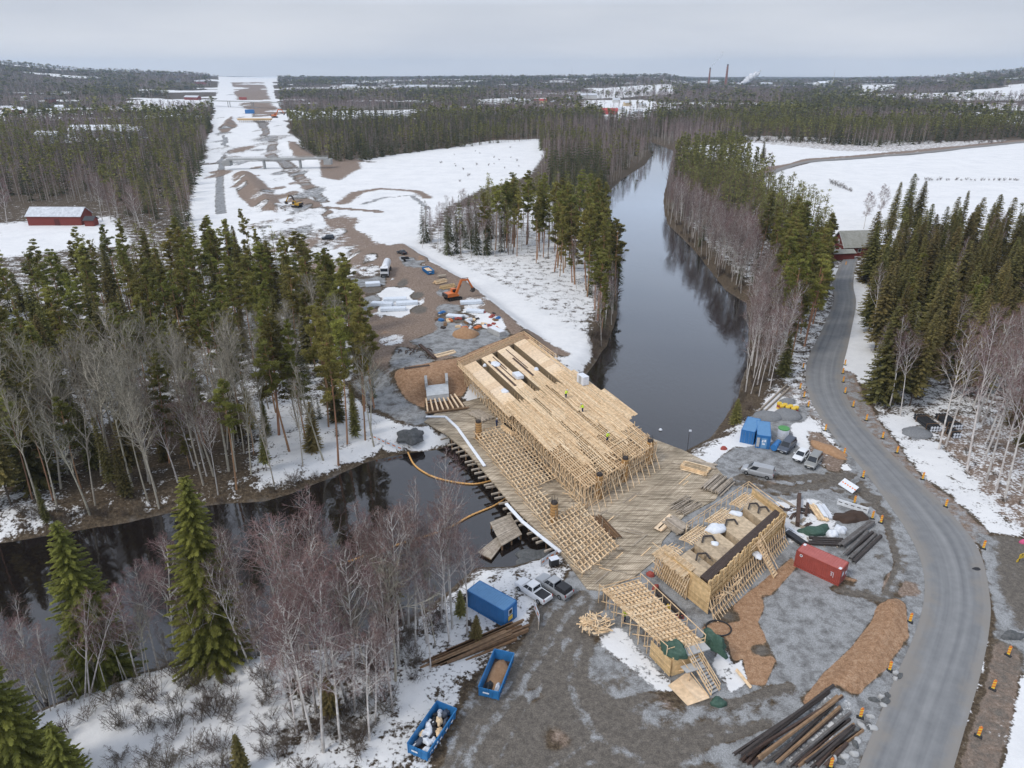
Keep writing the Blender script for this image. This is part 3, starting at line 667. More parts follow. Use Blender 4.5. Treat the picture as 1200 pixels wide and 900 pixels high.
# snow lies along the timber kerb of the platform edge
for pts in ([(499,489),(522,489),(536,502),(568,547)], [(593,591),(612,612),(634,630),(657,648)]):
    q = [P(a, b, .15) for a, b in pts]
    mb = MB()
    for a, b in zip(q[:-1], q[1:]): mb.beam((a[0], a[1], .29), (b[0], b[1], .29), .55, .26)
    mb.build('kerb', M_SNOW, t, True, bevel=.08)
# loose boards lying on the platform
for i in range(110):
    px = rnd.uniform(660, 840); py = rnd.uniform(535, 690); p = P(px, py, .2)
    if sd_poly(np.array([p[0]]), np.array([p[1]]), PLAT)[0] < 1.5 or rnd.random() < .35: continue
    a = math.atan2(.76, .65)+rnd.choice((0, 0, 0, 1.9))+rnd.uniform(-.06, .06); L = rnd.uniform(1.5, 4.5)/2
    mb = MB(); mb.beam((-L, 0, 0), (L, 0, .005), .18, .05); o = mb.build('loose_board', rnd.choice((W_OLD, W_NEW))); o.location = (p[0], p[1], .182+.004*(i % 9)); o.rotation_euler[2] = a; tag(o, 'single board lying loose on the weathered work platform', 'board', 'loose boards on the platform')
# lower jetty beside the near bank
t = thing('landing_stage', 'low plank landing stage at the water beside the lattice falsework', 'jetty', cen(P(580, 628, -1.2)))
mb = MB(); f = Fr(P(574,612,-1.2), P(598,602,-1.2), P(612,626,-1.2), P(588,640,-1.2)); planks(mb, f, 0, 1, 0, 1, -1.2, .28, 4, gap=.1, th=.08)
mb.build('deck', W_OLD, t, True); mb = MB()
for u in (.05, .5, .95):
    for v in (.05, .95): mb = MB(); mb.tube(f.pt(u, v, -4.4), f.pt(u, v, -1.29), .13); mb.build('pile', W_BRN, t, True)
t = thing('raft', 'small timber raft moored at the snowy near bank below the landing stage', 'raft', cen(P(574, 642, -1.9)))
mb = MB(); f = Fr(P(560,648,-1.9), P(582,630,-1.9), P(588,640,-1.9), P(576,656,-1.9)); planks(mb, f, 0, 1, 0, 1, -1.75, .3, 4, gap=.1, th=.12); mb.build('deck', W_OLD, t, True)
mb = MB(); fbox(mb, f, .06, .94, .08, .92, -2.5, -1.9); mb.build('float', W_BRN, t, True)
# ------------------------------------------------------------------ main bridge formwork
ZT = 4.0
MF = Fr(P(540,426,ZT), P(688,573,ZT), P(771,519,ZT), P(612,394,ZT))         # u: far -> near, v: left -> right
t = thing('bridge_formwork', 'huge pale timber formwork for the bridge deck with three long troughs', 'formwork', (*MF.pt(.5, .5, 0)[:2], 0))
TR_ = [(.185, .265), (.44, .52), (.72, .80)]                                       # the three girder troughs
RA = [(0, .185), (.265, .44), (.52, .72), (.80, 1.0)]
mb = MB()
for i, (a, b) in enumerate(RA):                                                    # smooth plywood panels at the far end
    e = (.42, .37, .33, .40)[i]; n = 9
    for k in range(n): fbox(mb, MF, .03+(e-.03)*k/n, .03+(e-.03)*(k+1)/n-.001, a+.004, b-.004, ZT-.05, ZT+rnd.uniform(0, .012))
mb.build('plywood_panels', W_PLY, t, True)
mb = MB()
for a, b in TR_:
    fbox(mb, MF, .03, .99, a, b, ZT-1.75, ZT-1.65)
    fbox(mb, MF, .03, .48, a-.004, a, ZT-1.75, ZT-.06); fbox(mb, MF, .03, .48, b, b+.004, ZT-1.75, ZT-.06)
fbox(mb, MF, .024, .03, 0, 1, ZT-1.8, ZT-.06)
mb.build('trough', M_TROUGH, t, True)
mb = MB()
for i, (a, b) in enumerate(RA):                                                    # loose boarding over the middle
    e = (.42, .37, .33, .40)[i]; m = (.76, .60, .62, .86)[i]; md = (a+b)/2
    if i in (1, 2):
        planks(mb, MF, e, m+.2, a, md-.02, ZT+.04, .24, 6, th=.06, zj=.03, over=.3); planks(mb, MF, e, e+.10, md-.02, md+.03, ZT+.04, .24, 5, th=.06)
        planks(mb, MF, e, m+.14, md+.03, b, ZT+.04, .24, 6, th=.06, zj=.03, over=.3)
    else: planks(mb, MF, e, m, a, b, ZT+.04, .24, 6, th=.06, zj=.03, over=.3)
for a, b in TR_: planks(mb, MF, .455, .90, a-.012, b+.012, ZT-.14, .24, 6, th=.06, zj=.03, over=.3)
planks(mb, MF, .05, .84, 1.0, 1.05, ZT+.10, .26, 6, th=.06, zj=.02)
planks(mb, MF, .42, .83, 1.05, 1.10, ZT+.06, .26, 6, th=.06, zj=.02); planks(mb, MF, .62, .835, 1.10, 1.16, ZT+.02, .26, 5, th=.06)
for k in range(60):                                                                # boards strewn on top
    u = rnd.uniform(.4, .92); v = rnd.uniform(.02, .97); L = rnd.uniform(.03, .09); dv = rnd.uniform(-.012, .012); z = ZT+.1+rnd.random()*.06
    mb.beam(MF.pt(u, v, z), MF.pt(u+L, v+dv, z), .2, .06)
mb.build('decking', W_NEW, t, True)
mb = MB()
for v in np.linspace(.01, .99, 42):                                                  # long joists carrying the boards
    mb.beam(MF.pt(.02, v, ZT-.16), MF.pt(1.0-.02*rnd.random(), v, ZT-.16), .09, .2) if not any(a-.01 < v < b+.01 for a, b in TR_) else mb.beam(MF.pt(.5, v, ZT-.52), MF.pt(1, v, ZT-.52), .09, .2)
mb.build('joist', W_NEW, t, True)
mb = MB()
for u in np.linspace(.03, .99, 62):
    j = rnd.uniform(-.002, .002); zz = ZT-.40 if u > .5 else ZT-2.0; mb.beam(MF.pt(u+j, -.012, zz), MF.pt(u-j, 1.015, zz), .1, .22)
for u in np.linspace(.66, .99, 20):                                                    # light ledgers over the open near end
    for v0, v1 in ((.0, .2), (.27, .45), (.53, .73), (.82, 1.0)):
        if rnd.random() < .75: mb.beam(MF.pt(u, v0, ZT-.03), MF.pt(u+rnd.uniform(-.01, .01), v1+rnd.uniform(-.03, .03), ZT-.02), .09, .06)
mb.build('ledger', W_NEW, t, True)
# individual posts: the 100 that show (left side, near end), the rest as one part
posts = []
for u in np.linspace(.04, .99, 34): posts.append((u, -.005))
for v in np.linspace(.0, 1., 26): posts.append((.992, v))
for v in np.linspace(.02, .98, 20): posts.append((.955, v))
for u in np.linspace(.80, .94, 5): posts.append((u, 1.005)); posts.append((u, .96)); posts.append((u, .05)); posts.append((u, .10))
for u, v in posts[:100]:
    mb = MB(); x, y, _ = MF.pt(u, v, 0); z0 = max(.15, h1(x, y)); mb.beam((x, y, min(z0, ZT-.6)), (x+rnd.uniform(-.05, .05), y+rnd.uniform(-.05, .05), ZT+rnd.choice((0, .15, .5))), .12, .12); mb.build('post', W_NEW, t, True)
mb = MB()
for u in np.linspace(.36, .92, 26):
    for v in np.linspace(.03, .97, 17):
        x, y, _ = MF.pt(u, v, 0); mb.beam((x, y, .1), (x, y, ZT-.5), .11, .11)
o = mb.build('inner_posts', W_NEW, t, True); o['kind'] = 'stuff'
mb = MB()
for k in range(34):                                                                # diagonal braces, left side and near end
    u = .05+.028*k; x, y, _ = MF.pt(u, -.01, 0); 
    mb.beam((*MF.pt(u, -.014, 0)[:2], max(.3, h1(x, y)+.2)), MF.pt(min(u+.03, .99), -.014, ZT-.5), .04, .12)
    mb.beam((*MF.pt(min(u+.03, .99), -.018, 0)[:2], max(.3, h1(x, y)+.2)), MF.pt(u, -.018, ZT-.5), .04, .12)
for v in np.linspace(0, .94, 13):
    mb.beam(MF.pt(.997, v, .2), MF.pt(.997, v+.075, ZT-.4), .04, .12); mb.beam(MF.pt(1.0, v+.075, .2), MF.pt(1.0, v, ZT-.4), .04, .12)
    mb.beam(MF.pt(1.035, v+.02, .16), MF.pt(.99, v+.04, ZT-1.3), .08, .08)
for z in (1.0, 2.2): mb.beam(MF.pt(.995, -.01, z), MF.pt(.995, 1.01, z), .05, .12); mb.beam(MF.pt(.3, -.016, z), MF.pt(1.0, -.016, z), .05, .12)
mb.build('brace', W_NEW, t, True)
mb = MB()                                                                          # guard rails with toe boards
for a, b in (((.0, -.05), (.50, -.05)), ((.0, -.05), (.0, 1.03)), ((.0, 1.03), (.30, 1.05))):
    for z in (ZT+.55, ZT+1.05): mb.beam(MF.pt(*a, z), MF.pt(*b, z), .045, .14)
    n = int(max(abs(a[0]-b[0])*58, abs(a[1]-b[1])*22)/1.7)
    for k in range(n+1):
        s = k/n; u = a[0]+(b[0]-a[0])*s; v = a[1]+(b[1]-a[1])*s; mb.beam(MF.pt(u, v, ZT-.5), MF.pt(u, v, ZT+1.15), .08, .08)
        if b[0] == 0: mb.beam(MF.pt(u-.015, v, ZT-.3), MF.pt(u, v, ZT+.8), .05, .08)
mb.build('guard_rail', W_NEW, t, True)
mb = MB(); planks(mb, MF, .0, .5, -.055, -.002, ZT+.02, .24, 5, th=.06); planks(mb, MF, -.012, .024, -.05, 1.03, ZT+.02, .2, 5, 'v', th=.06)
mb.build('walkway', W_NEW, t, True)
# steel bars and bundles lying on the far panels
for (u0, u1, v) in ((.08, .34, .30), (.08, .34, .315), (.12, .30, .37), (.06, .20, .40), (.14, .33, .59), (.14, .33, .605), (.05, .26, .63)):
    b_ = thing('rebar_bundle', 'thin dark steel bars lying lengthways on the bridge formwork panels', 'rebar', MF.pt(u0, v, ZT+.02), 0, 'steel bars on the formwork')
    mb = MB(); 
    for k in range(4): mb.beam(MF.pt(u0, v+.003*k, ZT+.06), MF.pt(u1, v+.003*k, ZT+.06), .05, .05)
    mb.build('bar', M_REBAR, b_, True)
def lump(name, label, catg, px, py, z, sx, sy, sz, mat, rz=0, group=None, seed=0, rough=.25, n=14, loc=None):
    """an irregular heap or bundle: displaced half dome"""
    p = loc or P(px, py, z); mb = MB(); m = 6; vs = []; fs = []
    for i in range(m+1):
        a = i/m*PI/2; r = math.cos(a); h = math.sin(a)
        for k in range(n):
            b = 2*PI*k/n; q = Vector((r*math.cos(b)*sx, r*math.sin(b)*sy, h*sz)); d = mnoise.noise(Vector((q.x*.8/max(sx, .01)*2+seed*7.1, q.y*.8/max(sy, .01)*2, q.z+seed)))
            vs.append((q.x*(1+rough*d), q.y*(1+rough*d), max(-.05, q.z*(1+rough*1.2*d))-(.06 if i == 0 else 0)))
    for i in range(m):
        for k in range(n): fs.append((i*n+k, i*n+(k+1) % n, (i+1)*n+(k+1) % n, (i+1)*n+k))
    mb.add(vs, fs); o = mb.build(name, mat, None, smooth=True, sharp=70); o.location = p; o.rotation_euler[2] = rz
    return tag(o, label, catg, group)
for i, (u, v, lab) in enumerate(((.13, .345, 'white bundle of sheeting on the left raised formwork panel near its far end'), (.29, .43, 'white square pack at the near end of the left formwork panel'),
                                  (.10, .22, 'small white bag at the far left corner of the formwork'), (.34, .15, 'white crumpled bag on the left wing of the formwork'), (.30, .70, 'small white bag on the right raised formwork panel'))):
    x, y, z = MF.pt(u, v, ZT)
    if i == 1:
        mb = MB(); mb.box((0, 0, .4), (2.6, 1.6, .8)); o = mb.build('wrapped_pack', M_WHITE, bevel=.12); o.location = (x, y, ZT+.01); o.rotation_euler[2] = -1.15; tag(o, lab, 'pack')
    else: lump('white_bag', lab, 'bag', 0, 0, 0, (1.5, 0, .45, .9, .6)[i], (.9, 0, .4, .7, .5)[i], .5, M_WHITE, -1.1, None, i, .35, loc=(x, y, ZT))
# piers
def pier(px, py, lab, h=4.1, top=True):
    p = P(px, py, .15); t = thing('pier_form', lab, 'column', p, 0, 'round pier moulds of the new bridge')
    mb = MB(); mb.tube((0, 0, 0), (0, 0, h), .58, .58, 16, True); mb.build('shell', W_COL, t, smooth=True)
    mb = MB()
    for z in np.linspace(.4, h-.4, 6): mb.tube((0, 0, z), (0, 0, z+.05), .60, .60, 16)
    mb.build('band', M_STEEL, t)
    mb = MB()
    for k in range(12):
        a = 6.283*k/12; L = h+rnd.uniform(.6, 1.3); mb.tube((.45*math.cos(a), .45*math.sin(a), h-.1), (.5*math.cos(a)+rnd.uniform(-.15, .15), .5*math.sin(a)+rnd.uniform(-.15, .15), L), .03, n=4)
    mb.tube((0, 0, h), (0, 0, h+.35), .52, .46, 12)
    mb.build('reinforcement', M_STEEL, t)
pier(701, 583, 'brown round pier mould at the near left corner of the main formwork')
pier(731, 563, 'brown round pier mould at the middle of the main formwork near end')
pier(760, 542, 'brown round pier mould at the near right corner of the main formwork')
pier(649, 611, 'brown round pier mould amid the narrow lattice falsework', 3.2)
pier(561, 513, 'brown round pier mould at the far end of the narrow lattice falsework', 3.2)
# ------------------------------------------------------------------ narrow lattice falsework on the platform
def lattice(name, lab, f, z, zb, nu, nv, mat, postpx, rail=False, w_=.1, hh=.18, over=.9, holes=None, pole=None, jit=.004):
    t = thing(name, lab, 'falsework', (*f.pt(.5, .5, 0)[:2], 0))
    zf = (lambda u: z[0]+(z[1]-z[0])*u) if isinstance(z, tuple) else (lambda u: z)
    hole = holes or (lambda u, v: False)
    mb = MB()
    for v in np.linspace(0, 1, nv):
        us = np.linspace(0, 1, 25)
        for a, b in zip(us[:-1], us[1:]):
            if not hole((a+b)/2, v): j = rnd.uniform(-jit, jit); mb.beam(f.pt(a-.002, v+j, zf(a)-.1), f.pt(b+.002, v+j, zf(b)-.1), w_, hh)
    mb.build('long_beam', mat, t, True); mb = MB()
    for u in np.linspace(0, 1, nu):
        vs = np.linspace(-.03, 1.03, 9)
        for a, b in zip(vs[:-1], vs[1:]):
            if not hole(u, (a+b)/2): j = rnd.uniform(-jit, jit)*.5; mb.beam(f.pt(u+j, a-.01, zf(u)+.04), f.pt(u+j, b+.01, zf(u)+.04), .12, .1)
    mb.build('cross_beam', mat, t, True)
    n = 0
    for u in np.linspace(.01, .99, postpx[0]):
        for v in np.linspace(0, 1, postpx[1]):
            if hole(u, v) or n >= 100: continue
            x, y, _ = f.pt(u, v, 0); mb = MB(); top = zf(u)-.1 if (not pole or not pole(u, v)) else zf(u)+rnd.uniform(1.0, 1.8)
            mb.beam((x, y, zb), (x+rnd.uniform(-.06, .06), y+rnd.uniform(-.06, .06), top), .09, .09); mb.build('post', mat if top < zf(u)+.5 else W_OLD, t, True); n += 1
    mb = MB()
    for v in (-.035, 1.035):
        mb = MB()
        for k in range(nu//3):
            u = k/(nu//3); u2 = min(u+1.6/(nu//3), 1); mb.beam(f.pt(u, v, zb+.1), f.pt(u2, v, zf(u2)-.1), .05, .1)
        mb.build('brace', mat, t, True)
    if rail:
        mb = MB()
        for v in (-.12, 1.08):
            mb.beam(f.pt(0, v, zf(0)+1), f.pt(1, v, zf(1)+1), .05, .12)
        for k in range(9):
            u = k/8; mb.beam(f.pt(u, -.12, zf(u)+.55), f.pt(u, 1.08, zf(u)+.55), .06, .1)
            for v in (-.12, 1.08): mb.beam(f.pt(u, v, zb), f.pt(u, v, zf(u)+1.05), .08, .08)
        mb.build('guard_rail', mat, t, True)
    return t
SF = Fr(P(556,506,1.3), P(684,670,1.3), P(724,640,1.3), P(596,497,1.3))
lattice('lattice_falsework', 'long narrow timber lattice falsework on the platform edge left of the main formwork', SF, 1.3, .15, 40, 11, W_NEW, (20, 5), w_=.16,
        holes=lambda u, v: .52 < u < .70 and v > .45 or (u < .10 and v > .7), pole=lambda u, v: v > .74 or (.5 < u < .75) or u < .05)
# scaffold poles and snow inside its open bay
# ------------------------------------------------------------------ approach span falsework on the near bank
NF = Fr(P(707,691,1.9), P(786,763,3.0), P(823,752,3.0), P(747,680,1.9))
nf = lattice('approach_falsework', 'slatted timber approach falsework with guard rails and green tarps on near bank', NF, (1.9, 2.9), 0, 20, 10, W_NEW, (10, 5), rail=True, w_=.3, hh=.12, jit=.006)
mb = MB(); fbox(mb, NF, .955, 1.06, -.05, .35, .05, 2.7); fbox(mb, NF, 1.0, 1.02, -.10, 1.05, .05, 2.5)
for k in range(10): mb.beam(NF.pt(.80, -.14, .35+.24*k), NF.pt(1.07, -.14, .35+.24*k), .03, .17)
mb.build('end_boarding', W_YEL, nf, True)
mb = MB(); fbox(mb, NF, .99, 1.09, .33, 1.05, 2.8, 2.95); fbox(mb, NF, 1.10, 1.18, .1, .7, 1.7, 1.8); mb.build('end_platform', M_CONC, nf, True)
st = thing('access_stair', 'steep timber stair with rails up to the near end of the approach falsework', 'stair', P(818, 808, 0))
a0 = Vector(P(806,757,3.0)); a1 = Vector(P(838,812,.1)); d = a1-a0; sd = Vector((d.y, -d.x, 0)).normalized()*.6
mb = MB()
for s in (-1, 1): mb.beam(a0+sd*s, a1+sd*s, .06, .22)
mb.build('stringer', W_NEW, st, True); mb = MB()
for k in range(14): p = a0+d*((k+.5)/14); mb.beam(p-sd, p+sd, .26, .05)
mb.build('tread', M_CONC, st, True); mb = MB()
for s in (-1, 1):
    for z in (.55, 1.05): mb.beam(a0+sd*s+Vector((0, 0, z)), a1+sd*s+Vector((0, 0, z)), .04, .1)
    for k in range(6): p = a0+d*(k/5)+sd*s; mb.beam(p, p+Vector((0, 0, 1.1)), .06, .06)
for s in (-2.4, 2.6):
    mb.beam(a0+sd*s+Vector((0, 0, -.3)), a1+sd*s*.6, .07, .1); mb.beam(Vector((*(a0+sd*s)[:2], 0)), a0+sd*s, .1, .1); mb.beam(Vector((*(a0+d*.4+sd*s*.85)[:2], 0)), a0+d*.4+sd*s*.85, .1, .1); mb.beam(Vector((*(a0+sd*s)[:2], .1)), a0+d*.4+sd*s*.85, .06, .1)
mb.build('handrail', W_NEW, st, True)
mb = MB(); f = Fr(P(783,803,.1), P(806,827,.1), P(832,818,.1), P(806,787,.1)); planks(mb, f, 0, 1, 0, 1, .12, 1.2, 3, th=.06); o = mb.build('plywood_floor', W_PLY); tag(o, 'plywood sheets on the ground at the foot of the approach falsework', 'plywood')
# ------------------------------------------------------------------ abutment formwork on the right bank
ZA = 4.2
AF = Fr(P(772,641,ZA), P(876,570,ZA), P(921,604,ZA), P(834,689,ZA))            # u along the abutment, v from river to land
LUa, LVa = AF.lu(), AF.lv()
t = thing('abutment_formwork', 'box shaped yellow timber abutment formwork with dark steel band on right bank', 'formwork', (*AF.pt(.5, .5, 0)[:2], 0))
mb = MB()
for ue in (-.005, 1.005):
    mb = MB()
    for z in np.arange(.3, ZA+.1, .21): mb.beam(AF.pt(ue, .12, z), AF.pt(ue, 1.0, z), .05, .19)
    mb.build('end_boarding', W_YEL, t, True)
mb = MB()
for k in range(44):                                                                   # high land-side wall of upright boards
    u0 = k/44; zt = ZA+rnd.choice((0.05, .25, .45, .45, .6, .3)); fbox(mb, AF, u0, u0+1/44-.001, .93, .95, 1.2, zt)
mb.build('wall_boarding', W_YEL, t, True); mb = MB()
for z in (1.9, 2.8, 3.6): mb.beam(AF.pt(-.01, .962, z), AF.pt(1.01, .962, z), .09, .16)
for k in range(15): u = (k+.5)/15; mb.beam(AF.pt(u, .975, .3), AF.pt(u, .965, ZA+rnd.uniform(.1, .9)), .09, .1)
mb.build('waler', W_YEL, t, True)
mb = MB()                                                                             # river side ribs and lattice
for b0, b1 in ((.0, .13), (.20, .42), (.48, .70), (.77, .97)):
    for k in range(int((b1-b0)*LUa/.42)):
        u = b0+k*.42/LUa; 
        pts = [AF.pt(u, .02+.28*s, ZA-.7*(1-s)**2-.1) for s in (0, .33, .66, 1)]
        for p, q in zip(pts[:-1], pts[1:]): mb.beam(p, q, .08, .16)
    for v in (.03, .10, .17, .24): mb.beam(AF.pt(b0, v, ZA-.05-.7*(1-v/.3)**2), AF.pt(b1, v, ZA-.05-.7*(1-v/.3)**2), .1, .08)
mb.build('rib', W_NEW, t, True)
mb = MB()
for b0, b1, z in ((.03, .17, ZA-.45), (.22, .44, ZA-.1), (.50, .72, ZA-.1), (.80, .96, ZA-.2)):
    for k in range(3): fbox(mb, AF, b0+(b1-b0)*k/3, b0+(b1-b0)*(k+1)/3-.001, .30, .76, z-.06, z+rnd.uniform(0, .01))
    fbox(mb, AF, b0, b0+.004, .3, .76, 1.4, z-.07); fbox(mb, AF, b1-.004, b1, .3, .76, 1.4, z-.07)
fbox(mb, AF, .02, .97, .3, .305, 1.4, ZA-.6)
mb.build('panel', island_mat('used_plywood', [(.46, .35, .23), (.55, .43, .29), (.40, .31, .21)], grain=.3), t, True)
mb = MB(); fbox(mb, AF, .01, .99, .31, .92, .9, 1.3); mb.build('trough_floor', M_TROUGH, t, True)
mb = MB()
for v in np.linspace(.775, .90, 7): mb.beam(AF.pt(.02, v, ZA-.15+.1*rnd.random()), AF.pt(.98, v, ZA-.15+.1*rnd.random()), .16, .3)
mb.build('steel_band', pmat('dark_brown_band', (.075, .052, .042), .7, scale=2), t, True)
mb = MB()                                                                             # U-shaped steel loops on the panels
for u, v in ((.10, .55), (.26, .38), (.52, .40), (.80, .42), (.83, .60)):
    mb = MB(); p = [AF.pt(u, v, ZA+.12), AF.pt(u+.05, v-.06, ZA+.22), AF.pt(u+.10, v+.02, ZA+.22), AF.pt(u+.085, v+.12, ZA+.12)]
    for a, b in zip(p[:-1], p[1:]): mb.beam(a, b, .22, .16)
    mb.build('steel_loop', M_STEEL, t, True)
n = 0
for k in range(34):                                                                     # raking props on the land side
    u = k/33
    mb = MB(); mb.beam(AF.pt(u, 1.10, .05), AF.pt(u, 1.0, 2.4), .09, .12); mb.beam(AF.pt(u+.008, 1.17, .0), AF.pt(u, .985, 1.3), .08, .1); mb.build('prop', W_NEW, t, True)
for k in range(22):
    u = -.02; v = k/21; mb = MB(); x, y, _ = AF.pt(u, v*.62, 0); mb.beam((x, y, .1), (x, y, ZA-.3), .1, .1); mb.build('post', W_NEW, t, True)
mb = MB()
for k in range(16):
    v = k/16*.6; mb.beam(AF.pt(-.03, v, .3), AF.pt(-.03, v+.10, ZA-.4), .05, .1)
for z in (.8, 1.9, 3.0): mb.beam(AF.pt(-.025, -.05, z), AF.pt(-.025, .62, z), .06, .12)
for z in (.5, 1.3): mb.beam(AF.pt(0, 1.12-.05*z, z), AF.pt(1, 1.12-.05*z, z), .06, .12)
for k in range(46):                                                                     # cross beams poking out over the near end
    v = .02+.6*k/46; mb.beam(AF.pt(-.06-rnd.random()*.02, v, ZA-.2), AF.pt(.06, v, ZA-.2), .07, .14)
for k in range(30): u = rnd.uniform(.02, .35); v = rnd.uniform(.98, 1.12); a = rnd.uniform(-.03, .03); mb.beam(AF.pt(u, v, rnd.uniform(1, 2.6)), AF.pt(u+a+.03, v+.05*rnd.random(), rnd.uniform(1, 2.8)), .07, .1)
mb.build('brace', W_NEW, t, True); mb = MB()
mb.beam(AF.pt(-.03, -.08, ZA+.6), AF.pt(-.03, .3, ZA+.6), .05, .1)
for z in (ZA+.5, ZA+1.0): mb.beam(AF.pt(.5, 1.0, z-.8), AF.pt(.98, 1.0, z-.8), .05, .1); mb.beam(AF.pt(1.02, -.02, z-.4), AF.pt(1.02, .9, z-.4), .05, .1); mb.beam(AF.pt(.3, -.03, z-.5), AF.pt(1.02, -.03, z-.5), .05, .1)
for k in range(12): u = .3+.72*k/11; mb.beam(AF.pt(u, -.03, .2), AF.pt(u, -.03, ZA+.6), .08, .08)
mb.build('guard_rail', W_NEW, t, True)
st = thing('timber_ladder_stair', 'timber stair leaning on the land side wall of the abutment formwork', 'stair', AF.pt(.62, 1.2, 0))
a0 = Vector(AF.pt(.60, .99, ZA)); a1 = Vector(AF.pt(.66, 1.36, .0)); d = a1-a0; sd = Vector((d.y, -d.x, 0)).normalized()*.55; mb = MB()
for s in (-1, 1): mb.beam(a0+sd*s, a1+sd*s, .06, .2); mb.beam(a0+sd*s+Vector((0, 0, .9)), a1+sd*s+Vector((0, 0, .9)), .05, .1)
mb.build('stringer', W_NEW, st, True); mb = MB()
for k in range(13): p = a0+d*((k+.5)/13); mb.beam(p-sd, p+sd, .24, .05)
mb.build('tread', W_NEW, st, True)
for i, (u, v, z, s, lab) in enumerate(((.45, .33, ZA-.1, 1.5, 'white bag on the ribs in the middle of the abutment formwork'), (.69, .33, ZA, .9, 'white bag on the far ribs of the abutment formwork'), (.33, .52, ZA-.05, .6, 'small white bundle on a plywood panel of the abutment'),
                                       (.57, 1.05, 2.6, .8, 'white sack on the scaffold beside the abutment stair'))):
    lump('white_bag', lab, 'bag', 0, 0, 0, s, s*.7, s*.45, M_WHITE, rnd.random()*3, None, i+10, .35, loc=AF.pt(u, v, z))
# ------------------------------------------------------------------ small pier base with joists on the left bank
t = thing('joist_platform', 'concrete abutment block with a row of pale joists in front on left bank', 'abutment', P(512, 470, .2))
f = Fr(P(500,482,.8), P(548,476,.8), P(537,460,1.2), P(499,466,1.2)); mb = MB()
for k in range(8): u = (k+.2)/8; mb.beam(f.pt(u, 0, .75), f.pt(u-.02, 1, .95), .28, .25)
mb.build('joist', W_PLY, t, True); mb = MB(); mb.beam(f.pt(-.03, .0, .5), f.pt(1.03, .0, .5), .3, .25); mb.beam(f.pt(-.03, .9, .6), f.pt(1.03, .9, .6), .3, .25); fbox(mb, f, 0, 1, -.02, 1, .16, .2); mb.build('bearer', W_BRN, t, True)
f2 = Fr(P(500,464,1.8), P(526,461,1.8), P(525,449,1.8), P(499,452,1.8)); mb = MB(); fbox(mb, f2, 0, 1, 0, 1, .2, 1.8); mb.build('block', pmat('pale_concrete', (.55, .57, .58), .85, scale=1), t, True)
mb = MB()
for u in (.02, .95): fbox(mb, f2, u-.06, u+.06, .9, 1.7, 1.0, 2.6)
mb.build('wing_wall', M_CONC, t, True)
# ================================================================== TREES
M_PINEBARK = pmat('pine_bark', (.42, .22, .11), .9, scale=1.2, col2=(.25, .155, .10), stretch=(1, 1, .25), rand=.12)
M_SPRUCEBARK = pmat('spruce_bark', (.12, .095, .075), .9, scale=2, rand=.1)
M_BIRCHBARK = pmat('birch_bark', (.64, .61, .57), .8, scale=2.2, col2=(.34, .30, .27), stretch=(1, 1, .6), rand=.18)
M_ASPENBARK = pmat('aspen_bark', (.45, .41, .325), .85, scale=1.5, col2=(.28, .25, .20), rand=.15)
M_BIRCHTWIG = pmat('birch_twigs', (.235, .145, .13), .9, scale=.5, col2=(.16, .10, .092), rand=.25)
M_ASPENTWIG = pmat('aspen_twigs', (.225, .20, .15), .9, scale=.5, col2=(.155, .135, .10), rand=.2)
M_PINE = pmat('pine_needles', (.28, .26, .066), .8, scale=.35, col2=(.20, .195, .055), attr='tint', rand=.32)
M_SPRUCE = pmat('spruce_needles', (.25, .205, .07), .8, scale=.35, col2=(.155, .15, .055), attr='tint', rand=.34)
M_HSPRUCE = pmat('green_spruce_needles', (.235, .235, .05), .8, scale=.35, col2=(.145, .155, .038), attr='tint', rand=.1)
M_BRUSH = pmat('brush_twigs', (.15, .115, .085), .9, scale=.5, col2=(.09, .07, .055), rand=.25)
for m_ in (M_PINE, M_SPRUCE, M_HSPRUCE):                     # needles let some light through
    t_ = m_.node_tree; b_ = t_.nodes['Principled BSDF']; o_ = t_.nodes['Material Output']; tr_ = t_.nodes.new('ShaderNodeBsdfTranslucent'); ms_ = t_.nodes.new('ShaderNodeMixShader'); ms_.inputs[0].default_value = .48
    t_.links.new(b_.inputs['Base Color'].links[0].from_socket, tr_.inputs[0]); t_.links.new(b_.outputs[0], ms_.inputs[1]); t_.links.new(tr_.outputs[0], ms_.inputs[2]); t_.links.new(ms_.outputs[0], o_.inputs[0])
NG = np.random.default_rng(11)
def unit(a): return a/(np.linalg.norm(a, axis=-1, keepdims=True)+1e-9)
def leaf_quads(c, d, ln, wd, roll=.45):
    """quads centred at c, long axis d (unit), random roll"""
    n = len(c); r = unit(NG.normal(size=(n, 3))*roll+np.array([0, 0, 1.])); s = unit(np.cross(d, r))
    ln = np.broadcast_to(np.asarray(ln, float), (n,))[:, None]/2; wd = np.broadcast_to(np.asarray(wd, float), (n,))[:, None]/2
    v = np.stack([c-d*ln-s*wd*.7, c-d*ln*.1+s*wd, c+d*ln+s*wd*.25, c+d*ln*.1-s*wd], 1)
    return v.reshape(-1, 3), np.arange(4*n).reshape(n, 4)
